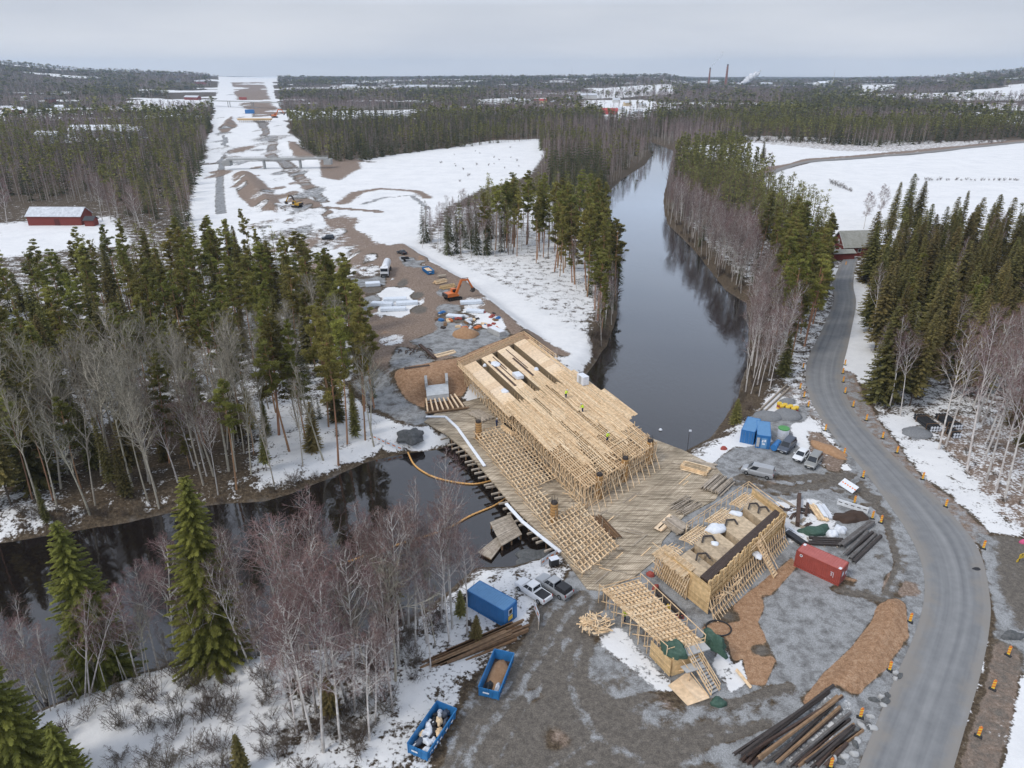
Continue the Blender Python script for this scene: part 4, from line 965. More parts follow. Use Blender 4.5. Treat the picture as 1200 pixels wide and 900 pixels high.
def seg_prisms(p, q, r0, r1, k=3):
    p = np.asarray(p, float); q = np.asarray(q, float); r0 = np.asarray(r0, float)[:, None]; r1 = np.asarray(r1, float)[:, None]
    d = unit(q-p); ref = np.where(np.abs(d[:, 2:3]) > .9, [[1., 0, 0]], [[0, 0, 1.]]); a = unit(np.cross(d, ref)); b = np.cross(d, a)
    n = len(p); vs = []
    for base, r in ((p, r0), (q, r1)):
        for i in range(k):
            t = 2*PI*i/k; vs.append(base+(a*math.cos(t)+b*math.sin(t))*r)
    V = np.stack(vs, 1).reshape(-1, 3)
    o = (np.arange(n)*2*k)[:, None]
    Fq = np.concatenate([np.concatenate([o+i, o+(i+1) % k, o+k+(i+1) % k, o+k+i], 1) for i in range(k)], 0)
    return V, Fq
def trunk_path(h, lean=.02, wob=.25, n=9):
    z = np.linspace(0, 1, n); ph = NG.random(2)*6.3
    x = wob*(np.sin(z*3+ph[0])-np.sin(ph[0]))+h*lean*z*NG.normal(); y = wob*(np.sin(z*2.6+ph[1])-np.sin(ph[1]))+h*lean*z*NG.normal()
    return np.stack([x, y, z*h], 1)
def at_h(tp, z):
    return np.stack([np.interp(z, tp[:, 2], tp[:, 0]), np.interp(z, tp[:, 2], tp[:, 1]), z], -1)
def trunk_segs(tp, r, top=.12, k=6):
    rr = r*(1-(1-top)*np.linspace(0, 1, len(tp))**.9)
    return seg_prisms(tp[:-1], tp[1:], rr[:-1], rr[1:], k)
def cat(parts):
    V = []; Fs = []; o = 0
    for v, f in parts: V.append(v); Fs.append(f+o); o += len(v)
    return np.concatenate(V), np.concatenate(Fs)
# ---- conifers -------------------------------------------------------
def mesh_pine(h=20., crown=.45, rad=2.4, nl=34, dens=85):
    tp = trunk_path(h*.97); segs = [trunk_segs(tp, .19*h/20)]
    C = []; D = []; T = []
    z0 = h*(1-crown)
    for i in range(nl):
        u = (i+NG.random())/nl; z = z0+u*(h-z0)*.98; az = NG.random()*6.283
        prof = (1-u)**.75*(.55+.45*min(1, u*3.5))
        L = rad*prof*(.55+.6*NG.random())+.35
        b = at_h(tp, np.array([z]))[0]; rise = .05+.55*u
        tip = b+np.array([math.cos(az)*L, math.sin(az)*L, L*rise+NG.normal()*.15])
        segs.append(seg_prisms([b], [tip], [.055], [.015], 3))
        for k in range(3 if L > 1.2 else 2):
            f = .45+.3*k if L > 1.2 else .5+.5*k
            c = b+(tip-b)*min(f, 1.02)+NG.normal(size=3)*.18; cr_ = (.30+.26*NG.random())*(1 if L > 1 else .8)
            m = int(dens*cr_/.5); q = unit(NG.normal(size=(m, 3)))*NG.random((m, 1))**.4*cr_*np.array([1.25, 1.25, .62])
            C.append(c+q); D.append(unit(q+unit(q)*.2+np.array([0, 0, .35])+NG.normal(size=(m, 3))*.35))
            T.append(np.full(m, .72+.55*NG.random())*(.92+.16*NG.random(m)))
    C = np.concatenate(C); D = np.concatenate(D); T = np.concatenate(T)
    cv = leaf_quads(C, D, .30+.24*NG.random(len(C)), .10+.07*NG.random(len(C)), .7)
    # dead stubs on the lower trunk
    for i in range(7):
        z = h*(.25+.3*NG.random()); b = at_h(tp, np.array([z]))[0]; az = NG.random()*6.28
        segs.append(seg_prisms([b], [b+np.array([math.cos(az), math.sin(az), -.1])*(.5+.9*NG.random())], [.025], [.01], 3))
    return cat(segs), cv, np.repeat(T, 4)
def mesh_spruce(h=18., rad=2.3, step=.36, per=9, base=.08, fine=1, droop=.38):
    tp = trunk_path(h, .008, .08); segs = [trunk_segs(tp, .17*h/18, .03)]
    C = []; D = []; T = []; LN = []; WD = []
    z = h*base
    while z < h*.985:
        u = (z-h*base)/(h*(1-base)); R_ = rad*(1-u)**.68*(.8+.2*min(1, u*6+.5))+.12
        npr = max(4, int(per*(1-.4*u)))
        a0 = NG.random()*6.28
        for i in range(npr):
            az = a0+6.283*i/npr+NG.normal()*.2; L = R_*(.68+.45*NG.random())
            b = at_h(tp, np.array([z+NG.normal()*.06]))[0]; dr = np.array([math.cos(az), math.sin(az), 0]); sd = np.array([-dr[1], dr[0], 0])
            ns = max(2, int(L/(.30/fine))); t = (np.arange(ns)+.6)/ns
            dz = -droop*L*(t**1.0)+.30*droop*L*t**3+.25*u*L*t
            mid = b+dr*(L*t)[:, None]+np.array([0, 0, 1.])*dz[:, None]
            tone = (.70+.55*NG.random())
            for s in (-1, 1):
                wv = (.30*(1.15-t)*L+.14)*(.8+.4*NG.random(ns))*(.8 if fine == 1 else .62)
                d = unit(dr*.75+sd*s*.75+np.array([0, 0, -.42])+NG.normal(size=(ns, 3))*.12)
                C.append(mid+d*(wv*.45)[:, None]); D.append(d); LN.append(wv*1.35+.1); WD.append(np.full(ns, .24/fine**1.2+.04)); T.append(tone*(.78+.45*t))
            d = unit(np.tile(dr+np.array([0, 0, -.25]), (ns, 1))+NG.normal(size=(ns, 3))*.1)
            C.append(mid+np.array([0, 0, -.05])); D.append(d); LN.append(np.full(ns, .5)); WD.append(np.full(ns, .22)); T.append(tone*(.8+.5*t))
        z += step*(1-.35*u)
    n = sum(map(len, C)); top = at_h(tp, np.array([h*.97]))[0]
    C = np.concatenate(C); D = np.concatenate(D); T = np.concatenate(T); LN = np.concatenate(LN); WD = np.concatenate(WD)
    cv = leaf_quads(C, D, LN, WD)
    for i in range(12):
        z = h*base*NG.random()+h*.03; b = at_h(tp, np.array([z]))[0]; az = NG.random()*6.28
        segs.append(seg_prisms([b], [b+np.array([math.cos(az), math.sin(az), -.25])*(.6+.8*NG.random())], [.02], [.008], 3))
    return cat(segs), cv, np.repeat(T, 4)
# ---- bare deciduous ---------------------------------------------------
def mesh_bare(h=18., nl=22, first=.35, spread=.55, up=1.1, twig=7, tr=.145, tw=.011, stems=1, lr=.045):
    big = []; P0 = []; P1 = []; R0 = []; R1 = []
    def limb(b, d, L, r, lev):
        pts = [np.array(b, float)]; n = 5 if lev == 0 else 3
        d = np.array(d, float)
        for i in range(n):
            d = unit(d+NG.normal(size=3)*.13+np.array([0, 0, .10*up])); pts.append(pts[-1]+d*L/n)
        pts = np.array(pts); rr = r*(1-.8*np.linspace(0, 1, n+1))
        (big.append(seg_prisms(pts[:-1], pts[1:], rr[:-1], rr[1:], 3 if lev else 4)) if lev < 2 else None)
        if lev >= 1:
            m = twig+int(3*NG.random())
            t = .15+.85*NG.random(m); k = np.minimum((t*n).astype(int), n-1); fr = t*n-k
            o = pts[k]*(1-fr[:, None])+pts[k+1]*fr[:, None]
            dd = unit(d+NG.normal(size=(m, 3))*.75+np.array([0, 0, .12])); l = L*(.35+.5*NG.random(m))*(1-.35*t)
            e = o+dd*l[:, None]; P0.append(o); P1.append(e); R0.append(np.full(m, tw)); R1.append(np.full(m, tw*.5))
            m2 = 1 if twig < 6 else 2; o2 = np.repeat(o, m2, 0)+np.repeat(e-o, m2, 0)*(.25+.6*NG.random((m*m2, 1)))
            d2 = unit(np.repeat(dd, m2, 0)+NG.normal(size=(m*m2, 3))*.7-np.array([0, 0, .15])); e2 = o2+d2*np.repeat(l, m2)[:, None]*.55
            P0.append(o2); P1.append(e2); R0.append(np.full(m*m2, tw*.75)); R1.append(np.full(m*m2, tw*.4))
        if lev < 1:
            for j in range(4+int(L)):
                t = .3+.7*NG.random(); k = min(int(t*n), n-1); o = pts[k]+(pts[k+1]-pts[k])*(t*n-k)
                limb(o, unit(d+NG.normal(size=3)*.6), L*(.55-.25*t)*(.7+.6*NG.random())+.3, r*.45, lev+1)
    for s in range(stems):
        hh = h*(1 if s == 0 else .7+.3*NG.random()); tp = trunk_path(hh, .03 if stems == 1 else .16, .35, 12)
        tp[:, :2] += NG.normal(size=2)*(.0 if stems == 1 else .45)
        rr = tr*hh/18*(1-.93*np.linspace(0, 1, len(tp))**.85); big.append(seg_prisms(tp[:-1], tp[1:], rr[:-1], rr[1:], 6))
        for i in range(nl//stems):
            u = (i+NG.random())/(nl//stems); z = hh*(first+(1-first)*u*.97); az = NG.random()*6.283
            L = hh*.25*spread/.55*(1-u)**.75*(.6+.7*NG.random())*(.55+.45*min(1, u*4))+.5
            d = np.array([math.cos(az)*spread*1.5, math.sin(az)*spread*1.5, up*.9])
            limb(at_h(tp, np.array([z]))[0], unit(d), L, lr*(1-.55*u)*hh/18, 0)
    tv = seg_prisms(np.concatenate(P0), np.concatenate(P1), np.concatenate(R0), np.concatenate(R1), 3)
    return cat(big), tv, None
def mesh_shrub(h=2.2, n=14, tw=.012):
    P0 = []; P1 = []; R0 = []; R1 = []
    for i in range(n):
        az = NG.random()*6.28; b = np.array([NG.normal()*.25, NG.normal()*.25, -.1]); d = unit(np.array([math.cos(az)*.55, math.sin(az)*.55, 1]))
        L = h*(.6+.5*NG.random()); e = b+d*L; P0.append([b]); P1.append([e]); R0.append([tw*1.6]); R1.append([tw*.6])
        m = 9; t = .2+.8*NG.random((m, 1)); o = b+(e-b)*t; dd = unit(d+NG.normal(size=(m, 3))*.6); l = L*.42*(1.15-t)
        P0.append(o); P1.append(o+dd*l); R0.append(np.full(m, tw*.8)); R1.append(np.full(m, tw*.4))
        o2 = np.repeat(o+dd*l*.5, 3, 0); d2 = unit(np.repeat(dd, 3, 0)+NG.normal(size=(m*3, 3))*.7); 
        P0.append(o2); P1.append(o2+d2*np.repeat(l, 3, 0)*.5); R0.append(np.full(m*3, tw*.6)); R1.append(np.full(m*3, tw*.3))
    return seg_prisms(np.concatenate(P0), np.concatenate(P1), np.concatenate(R0), np.concatenate(R1), 3)
# variants: (trunk object, crown object) kept as prototypes; first use takes the objects themselves
VAR = {'pine': [], 'spruce': [], 'birch': [], 'aspen': []}
for i in range(8):
    VAR['pine'].append((mesh_pine(20, (.42, .50, .58, .66, .46, .72, .38, .55)[i], (2.3, 2.0, 2.2, 2.4, 2.7, 2.1, 2.0, 2.6)[i], (28, 32, 38, 46, 30, 48, 24, 36)[i]), M_PINEBARK, M_PINE, 20.))
    VAR['spruce'].append((mesh_spruce(18, (2.2, 2.6, 3.0, 2.3, 2.7, 3.2, 2.0, 2.6)[i], base=(.05, .12, .06, .2, .1, .04, .15, .28)[i], step=(.36, .40, .38, .44, .36, .40, .42, .48)[i]), M_SPRUCEBARK, M_SPRUCE, 18.))
    VAR['birch'].append((mesh_bare(18, 20+2*(i % 3), .34+.05*(i % 3), .42+.07*(i % 3), 1.15, 4, tw=.013, lr=.055), M_BIRCHBARK, M_BIRCHTWIG, 18.))
    VAR['aspen'].append((mesh_bare(18, 22, .36+.06*(i % 3), .38+.08*(i % 3), 1.1, 2, tw=.015, lr=.08), M_ASPENBARK, M_ASPENTWIG, 18.))
VAR['clump_birch'] = [(mesh_bare(15, 27, .32, .5, 1.1, 4, tw=.013, lr=.06, stems=3), M_BIRCHBARK, M_BIRCHTWIG, 15.) for i in range(2)]
VAR['hero_spruce'] = [(mesh_spruce(21, 3.6, .46, 12, .04, 2.2, .46), M_SPRUCEBARK, M_HSPRUCE, 21.), (mesh_spruce(20, 3.3, .44, 12, .05, 2.2, .40), M_SPRUCEBARK, M_HSPRUCE, 20.)]
VAR['hero_birch'] = [(mesh_bare(17, 24, .30, .62, 1.0, 6, tw=.013, lr=.085, tr=.17), M_BIRCHBARK, M_BIRCHTWIG, 17.), (mesh_bare(17, 26, .28, .55, 1.1, 7, tw=.013, lr=.075, tr=.17), M_BIRCHBARK, M_BIRCHTWIG, 17.)]
VAR['lean_birch'] = VAR['birch']
NAMES = {'pine': 'pine_tree', 'spruce': 'spruce_tree', 'birch': 'birch_tree', 'aspen': 'aspen_tree', 'clump_birch': 'birch_tree', 'hero_spruce': 'spruce_tree', 'hero_birch': 'birch_tree'}
PROTO = {}
def tree(kind, x, y, h, label, group=None, v=None, wide=1.0, rz=None, tilt=None, z=None):
    v = rnd.randrange(len(VAR[kind])) if v is None else v
    (tv, cv, tint), mt, mc, h0 = VAR[kind][v]
    if len(label.split()) > 16: print('LONG', len(label.split()), label)
    t = thing(NAMES[kind], label, 'tree', (x, y, (h1(x, y) if z is None else z)-.15), rnd.uniform(0, 6.28) if rz is None else rz, group)
    s = h/h0; t.scale = (s*wide, s*wide, s)
    tilt = tilt or (rnd.gauss(0, .05 if kind in ('birch', 'aspen') else .018), rnd.gauss(0, .05 if kind in ('birch', 'aspen') else .018))
    if tilt: t.rotation_euler[0] = tilt[0]; t.rotation_euler[1] = tilt[1]
    if (kind, v) not in PROTO:
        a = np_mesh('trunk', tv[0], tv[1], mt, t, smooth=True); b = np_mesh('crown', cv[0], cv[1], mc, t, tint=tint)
        PROTO[(kind, v)] = (a, b)
    else:
        for p in PROTO[(kind, v)]: link(p.copy(), t)
    return t
# ------------------------------------------------------------------ stands
RIV = np.asarray(RIVER)
def sample(poly, spacing, z=0.0, jit=.75, edge=0.0):
    p = np.asarray(PL(poly, z)); lo = p.min(0); hi = p.max(0)
    gx = np.arange(lo[0], hi[0], spacing); gy = np.arange(lo[1], hi[1], spacing)
    X, Y = np.meshgrid(gx, gy); X = X.ravel()+NG.uniform(-.5, .5, X.size)*spacing*jit*1.3; Y = Y.ravel()+NG.uniform(-.5, .5, Y.size)*spacing*jit*1.3
    m = (sd_poly(X, Y, p) > edge) & (sd_poly(X, Y, RIV) < -1.2) & (d_line(X, Y, ROADC, 11) < 0)
    return X[m], Y[m]
# name, polygon of trunk feet, spacing, [(kind, weight, hmin, hmax)], {kind: (label, group)}
STANDS = []
def stand(poly, spacing, mix, labels, z=0.0): STANDS.append((poly, spacing, mix, labels, z))
# A: tall pines of the left bank, behind the bare aspens
stand([(-60,372),(60,362),(130,335),(200,322),(330,318),(380,345),(400,385),(425,430),(330,440),(310,495),(120,502),(40,480),(-80,440)], 6.0,
      [('pine',.74,15,22),('spruce',.26,11,20)],
      {'pine': ('tall pine with bare lower trunk in the dense stand behind the bare aspens', 'pines of the left bank stand'),
       'spruce': ('dark spruce mixed among the pines behind the bare aspens', 'spruces of the left bank stand')})
stand([(-90,430),(30,440),(70,500),(66,545),(40,600),(-30,618),(-140,625)], 4.6,
      [('pine',.5,17,23),('spruce',.5,15,22)],
      {'pine': ('pine with a full green crown at the left edge above the river bend', 'pines at the left edge'),
       'spruce': ('dark full spruce at the left edge of the view, above the river bend', 'spruces at the left edge')})
# B: aspens in front
stand([(60,520),(120,505),(300,500),(312,530),(300,578),(230,598),(100,622),(20,634)], 3.5,
      [('aspen',.58,17,25),('birch',.08,13,20),('pine',.18,10,20),('spruce',.16,6,15)],
      {'aspen': ('slender bare aspen with pale grey branches in the grove on the far bank', 'bare aspens on the far bank'),
       'birch': ('slim bare birch with purplish twigs among the pale aspens on the far bank', 'birches among the aspens'),
       'spruce': ('dark undergrowth spruce below the bare pale aspens of the far bank', 'spruces among the aspens'),
       'pine': ('pine standing up among the bare pale aspens of the far bank', 'pines among the aspens')})
# C: thin mixed wood between the aspens and the work site
stand([(305,435),(405,400),(430,440),(450,490),(465,520),(350,568),(312,575)], 4.7,
      [('pine',.30,20,25),('aspen',.36,15,22),('spruce',.34,3,10)],
      {'pine': ('tall thin pine on snow between the aspens and the construction site', 'pines beside the construction site'),
       'aspen': ('bare grey tree on snow beside the construction site', 'bare trees beside the construction site'),
       'spruce': ('small young spruce on snow beside the construction site', 'young spruces beside the construction site')})
# D: wood between the snow clearing and the river, with long bare pine trunks
stand([(488,290),(505,276),(520,272),(560,262),(600,268),(604,300),(560,306),(530,300)], 4.6,
      [('birch',.55,13,18),('spruce',.35,10,17),('pine',.10,17,20)],
      {'birch': ('bare birch on the clearing side of the riverside wood beyond the bridge site', 'birches of the riverside wood'),
       'spruce': ('spruce on the clearing side of the riverside wood beyond the bridge site', 'spruces of the riverside wood'),
       'pine': ('pine on the clearing side of the riverside wood beyond the bridge site', 'clearing side pines of the riverside wood')})
stand([(562,262),(690,262),(716,300),(722,345),(700,360),(670,335),(610,306),(560,296)], 5.6,
      [('pine',.93,20,26),('birch',.07,13,17)],
      {'pine': ('tall pine with a bare orange trunk beside the river beyond the bridge site', 'orange trunked riverside pines'),
       'birch': ('bare birch between the orange pine trunks beside the river', 'birches between the riverside pines')})
stand([(690,345),(724,322),(745,360),(728,402),(700,400)], 3.0,
      [('pine',.25,15,20),('birch',.45,10,15),('spruce',.3,8,15)],
      {'pine': ('pine on the point of the riverbank beyond the bridge formwork', 'pines on the river point'),
       'birch': ('bare birch leaning over the water on the point beyond the bridge formwork', 'birches on the river point'),
       'spruce': ('short green spruce on the point of the riverbank beyond the bridge formwork', 'spruces on the river point')})
stand([(640,200),(700,196),(712,228),(700,262),(660,245),(640,228)], 5.5,
      [('spruce',.8,17,22),('birch',.2,13,17)],
      {'spruce': ('dark spruce in the small dense block at the head of the snow clearing', 'dark spruces at the head of the clearing'),
       'birch': ('bare birch at the head of the snow clearing by the river', 'birches at the head of the clearing')})
stand([(712,222),(735,200),(760,186),(766,178),(745,170),(690,172),(690,198)], 6.2,
      [('birch',.72,13,17),('pine',.14,15,19),('spruce',.14,13,17)],
      {'birch': ('bare birch on the far left bank of the upper river', 'birches on the upper left bank'),
       'pine': ('pine on the far left bank of the upper river', 'pines on the upper left bank'),
       'spruce': ('spruce on the far left bank of the upper river', 'spruces on the upper left bank')})
# E: wood between the upper river and the main road
stand([(790,190),(860,178),(885,212),(905,235),(900,270),(870,285),(820,262),(790,225)], 6.2,
      [('pine',.82,18,23),('spruce',.18,15,20)],
      {'pine': ('round crowned green pine in the wood on the right bank of the upper river', 'pines of the right bank wood'),
       'spruce': ('spruce in the wood on the right bank of the upper river', 'spruces of the right bank wood')})
stand([(900,250),(940,262),(965,300),(972,330),(968,375),(950,420),(925,428),(908,400),(900,340),(885,290)], 4.6,
      [('pine',.8,18,24),('spruce',.2,13,19)],
      {'pine': ('tall olive green pine between the river birches and the main road', 'pines beside the main road'),
       'spruce': ('spruce between the river birches and the main road', 'spruces beside the main road')})
stand([(785,232),(825,268),(870,290),(895,340),(915,400),(930,430),(900,465),(858,482),(865,430),(862,385),(835,340),(780,285),(765,252)], 3.5,
      [('birch',.95,13,20),('spruce',.05,9,13)],
      {'birch': ('bare birch with purplish twigs on the right bank of the upper river', 'birches along the right bank'),
       'spruce': ('spruce among the bare birches of the right bank', 'spruces along the right bank')})
# F: spruce wood right of the main road
stand([(1012,322),(1060,300),(1260,300),(1300,420),(1230,470),(1130,470),(1040,480),(1012,455),(1012,400),(1022,350)], 6.0,
      [('spruce',.84,17,24),('birch',.13,15,21),('pine',.03,18,22)],
      {'spruce': ('tall dark spruce in the dense wood on the right side of the main road', 'spruces right of the main road'),
       'birch': ('bare birch standing within the dark spruce wood right of the main road', 'birches in the spruce wood'),
       'pine': ('pine standing within the dark spruce wood right of the main road', 'pines in the spruce wood')})
stand([(1130,470),(1250,470),(1290,545),(1215,600),(1170,560),(1130,500)], 5.4,
      [('birch',.88,20,27),('spruce',.12,9,15)],
      {'birch': ('tall leaning birch with a white trunk on the brown patchy snow at the right edge', 'white birches at the right edge'),
       'spruce': ('spruce among the white birches at the right edge', 'spruces among the white birches')})
# G: near bank, bottom left
stand([(262,772),(330,764),(430,750),(515,704),(545,692),(535,745),(490,790),(470,850),(420,895),(360,890),(330,830)], 2.35,
      [('birch',.72,14,22),('aspen',.28,11,18)],
      {'birch': ('bare birch with reddish twigs on the snowy near bank left of the blue skips', 'birches on the near bank'),
       'aspen': ('bare grey tree on the snowy near bank left of the blue skips', 'bare grey trees on the near bank')})
stand([(-40,790),(60,800),(200,770),(240,775),(130,800),(40,850),(-60,840)], 2.9,
      [('birch',.7,9,15),('aspen',.3,8,13)],
      {'birch': ('bare birch at the edge of the black water in the lower left', 'birches at the black water edge'),
       'aspen': ('bare grey tree at the edge of the black water in the lower left', 'grey trees at the black water edge')})
stand([(-30,815),(-20,770),(100,740),(262,735),(265,780),(150,800),(70,835)], 1.75,
      [('birch',.6,6,11.5),('aspen',.4,5,10)],
      {'birch': ('leafless birch crowding the edge of the black water in the lower left', 'crowding birches at the black water edge'),
       'aspen': ('bare grey tree crowding the edge of the black water', 'crowding grey trees at the black water edge')})
# H: woods along the corridor
stand([(-260,245),(30,234),(112,235),(126,262),(200,276),(226,268),(232,205),(240,165),(180,150),(60,165),(-200,170)], 7.2,
      [('birch',.42,14,19),('pine',.28,17,22),('spruce',.30,14,20)],
      {'birch': ('bare birch with reddish twigs in the wood left of the highway clearing', 'birches left of the highway clearing'),
       'pine': ('pine in the wood left of the highway clearing', 'pines left of the highway clearing'),
       'spruce': ('dark spruce in the wood left of the highway clearing', 'spruces left of the highway clearing')})
stand([(352,178),(372,186),(430,186),(520,172),(580,163),(632,160),(640,150),(560,148),(350,155)], 7.5,
      [('spruce',.5,15,20),('birch',.35,14,18),('pine',.15,17,21)],
      {'birch': ('bare birch on the edge of the wood behind the snow clearing', 'birches behind the snow clearing'),
       'pine': ('pine on the edge of the wood behind the snow clearing', 'pines behind the snow clearing'),
       'spruce': ('dark spruce on the edge of the wood behind the snow clearing', 'spruces behind the snow clearing')})
stand([(880,166),(1000,163),(1180,163),(1300,155),(1300,148),(880,152)], 8.0,
      [('pine',.7,16,21),('spruce',.3,15,20)],
      {'pine': ('pine on the edge of the far wood beyond the white fields', 'pines beyond the white fields'),
       'spruce': ('spruce on the edge of the far wood beyond the white fields', 'spruces beyond the white fields')})
ALL = []
for si, (poly, sp_, mix_, lab, z) in enumerate(STANDS):
    X, Y = sample(poly, sp_, z); ws = np.array([m[1] for m in mix_]); ks = NG.choice(len(mix_), len(X), p=ws/ws.sum())
    for x, y, k in zip(X, Y, ks):
        kd, _, a, b = mix_[k]; h = a+(b-a)*NG.random()
        ALL.append((h/math.hypot(x, y), kd, x, y, h, lab[kd]))
MAXN = {'pine': 290, 'spruce': 280, 'birch': 262, 'aspen': 296}
def visible(x, y):
    d = y*math.cos(PITCH)+CAMH*math.sin(PITCH)
    return abs(x)/d < .80
STUFF = {'pine': [], 'spruce': [], 'birch': [], 'aspen': []}
for kd in STUFF:
    L = sorted([t for t in ALL if t[1] == kd], key=lambda t: -t[0]); n = 0
    for t in L:
        if not visible(t[2], t[3]): continue
        if n < MAXN[kd]:
            n += 1; tree(kd, t[2], t[3], t[4], t[5][0], t[5][1], wide=rnd.uniform(.78, 1.28))
        else: STUFF[kd].append((t[2], t[3], t[4]))
    print(kd, 'individual', n, 'rest', len(STUFF[kd]))
# ================================================================== DISTANT WOODS (one mass per kind of tree)
def lod_conifer(kind, lv):
    """low detail tree of unit height: arrays of quads"""
    if kind == 'spruce':
        nw, per = ((24, 9), (12, 6), (6, 4))[lv]; C = []; D = []; LN = []; WD = []; T = []
        for i in range(nw):
            u = (i+.3)/nw; r = .135*(1-u)**.85+.012
            for k in range(per):
                az = 6.283*(k+NG.random())/per; d = unit(np.array([math.cos(az), math.sin(az), -.55+.4*u])); L = r*(.9+.5*NG.random())
                C.append(np.array([0, 0, .06+.9*u])+d*L*.55); D.append(d); LN.append(L*1.25); WD.append((.022, .05, .10)[lv]*(1.1-.5*u)); T.append(.7+.6*NG.random())
        C.append(np.array([0, 0, .965])); D.append(np.array([0, 0, 1.])); LN.append(.09); WD.append(.022); T.append(1)
    else:
        nw = (230, 70, 16)[lv]; C = []; nc = (26, 18, 9)[lv]; cl = []
        for i in range(nc):
            u = NG.random()**.8; az = NG.random()*6.283; r = .115*(1-u)**.6*(.35+.65*NG.random()); cl.append((np.array([math.cos(az)*r, math.sin(az)*r, .45+.5*u]), .65+.7*NG.random())); D = []; LN = []; WD = []; T = []
        for i in range(nw):
            c0, tn = cl[i % nc]; o = unit(NG.normal(size=3))*NG.random()**.4*np.array([.04, .04, .022]); c = c0+o; d = unit(o*30+np.array([0, 0, .3])+NG.normal(size=3)*.3)
            C.append(c); D.append(d); LN.append((.028, .062, .15)[lv]*(.8+.5*NG.random())); WD.append((.012, .036, .11)[lv]); T.append(tn)
    v, f = leaf_quads(np.array(C), np.array(D), np.array(LN), np.array(WD)); T = np.repeat(np.array(T), 4)
    tr = seg_prisms([[0, 0, 0]], [[0, 0, .9]], [.0085], [.003], 3)
    return v, f, T, tr
def lod_bare(lv):
    ns = (70, 34, 14)[lv]; P0 = []; P1 = []
    for i in range(ns):
        u = NG.random(); z = .32+.6*u; az = NG.random()*6.283; L = .17*(1-u)**.6*(.5+.7*NG.random())+.03
        s = np.array([math.cos(az), math.sin(az), 0])*.3*L*NG.random(); d = unit(np.array([math.cos(az)*.6, math.sin(az)*.6, 1.1])+NG.normal(size=3)*.3)
        P0.append(np.array([0, 0, z])+s); P1.append(np.array([0, 0, z])+s+d*L)
    w_ = (.0018, .0032, .0075)[lv]
    v, f = seg_prisms(P0, P1, np.full(ns, w_), np.full(ns, w_*.45), 3)
    tr = seg_prisms([[0, 0, 0], [0, 0, .5]], [[.004, 0, .5], [-.004, .003, .96]], [.0075, .0055], [.0055, .002], 3)
    return v, f, np.repeat(.75+.5*NG.random(ns), 6), tr
def wood(name, kind, pts, mats, label, group=None):
    """pts: x, y, height, distance class -> one object"""
    if len(pts) == 0: return
    pts = np.asarray(pts, float); V = []; Fs = []; T = []; MI = []; o = 0
    zz = hgt(pts[:, 0], pts[:, 1]); r = np.hypot(pts[:, 0], pts[:, 1]); lv = np.where(r < 420, 0, np.where(r < 1000, 1, 2))
    vid = NG.integers(0, 5, len(pts))
    for l in range(3):
        for k in range(5):
            m = (lv == l) & (vid == k)
            if not m.any(): continue
            v, f, t, tr = lod_bare(l) if kind == 'birch' else lod_conifer(kind, l)
            a = NG.random(m.sum())*6.283; h = pts[m, 2]; wd = h*(pts[m, 3] if pts.shape[1] > 3 else 1)
            for (vv, ff, mi, tt) in ((v, f, 0, t), (tr[0], tr[1], 1, np.ones(len(tr[0])))):
                X = (vv[None, :, 0]*np.cos(a)[:, None]-vv[None, :, 1]*np.sin(a)[:, None])*wd[:, None]+pts[m, 0][:, None]
                Y = (vv[None, :, 0]*np.sin(a)[:, None]+vv[None, :, 1]*np.cos(a)[:, None])*wd[:, None]+pts[m, 1][:, None]
                Z = vv[None, :, 2]*h[:, None]+zz[m][:, None]-.2
                V.append(np.stack([X, Y, Z], -1).reshape(-1, 3)); n = m.sum()
                Fs.append((ff[None]+(np.arange(n)*len(vv))[:, None, None]).reshape(-1, 4)+o); o += n*len(vv)
                T.append((tt[None]*(.72+.56*NG.random((n, 1)))).ravel()); MI.append(np.full(n*len(ff), mi))
    ob = np_mesh(name, np.concatenate(V), np.concatenate(Fs), mats, tint=np.concatenate(T), midx=np.concatenate(MI))
    tag(ob, label, 'wood', group, 'stuff'); print(name, len(pts), len(ob.data.polygons))
M_FPINE = pmat('far_pine', (.235, .222, .068), .85, scale=.02, col2=(.16, .16, .056), attr='tint', coords='Object')
M_FSPRUCE = pmat('far_spruce', (.115, .112, .05), .85, scale=.02, col2=(.07, .078, .04), attr='tint')
M_FBARE = pmat('far_bare', (.255, .175, .16), .9, scale=.02, col2=(.175, .125, .118), attr='tint')
M_FBARK = pmat('far_bark', (.42, .38, .34), .9, scale=.05); M_FBARK2 = pmat('far_conifer_bark', (.20, .13, .085), .9, scale=.05)
for m_ in (M_FPINE, M_FSPRUCE):
    t_ = m_.node_tree; b_ = t_.nodes['Principled BSDF']; o_ = t_.nodes['Material Output']; tr_ = t_.nodes.new('ShaderNodeBsdfTranslucent'); ms_ = t_.nodes.new('ShaderNodeMixShader'); ms_.inputs[0].default_value = .4
    t_.links.new(b_.inputs['Base Color'].links[0].from_socket, tr_.inputs[0]); t_.links.new(b_.outputs[0], ms_.inputs[1]); t_.links.new(tr_.outputs[0], ms_.inputs[2]); t_.links.new(ms_.outputs[0], o_.inputs[0])
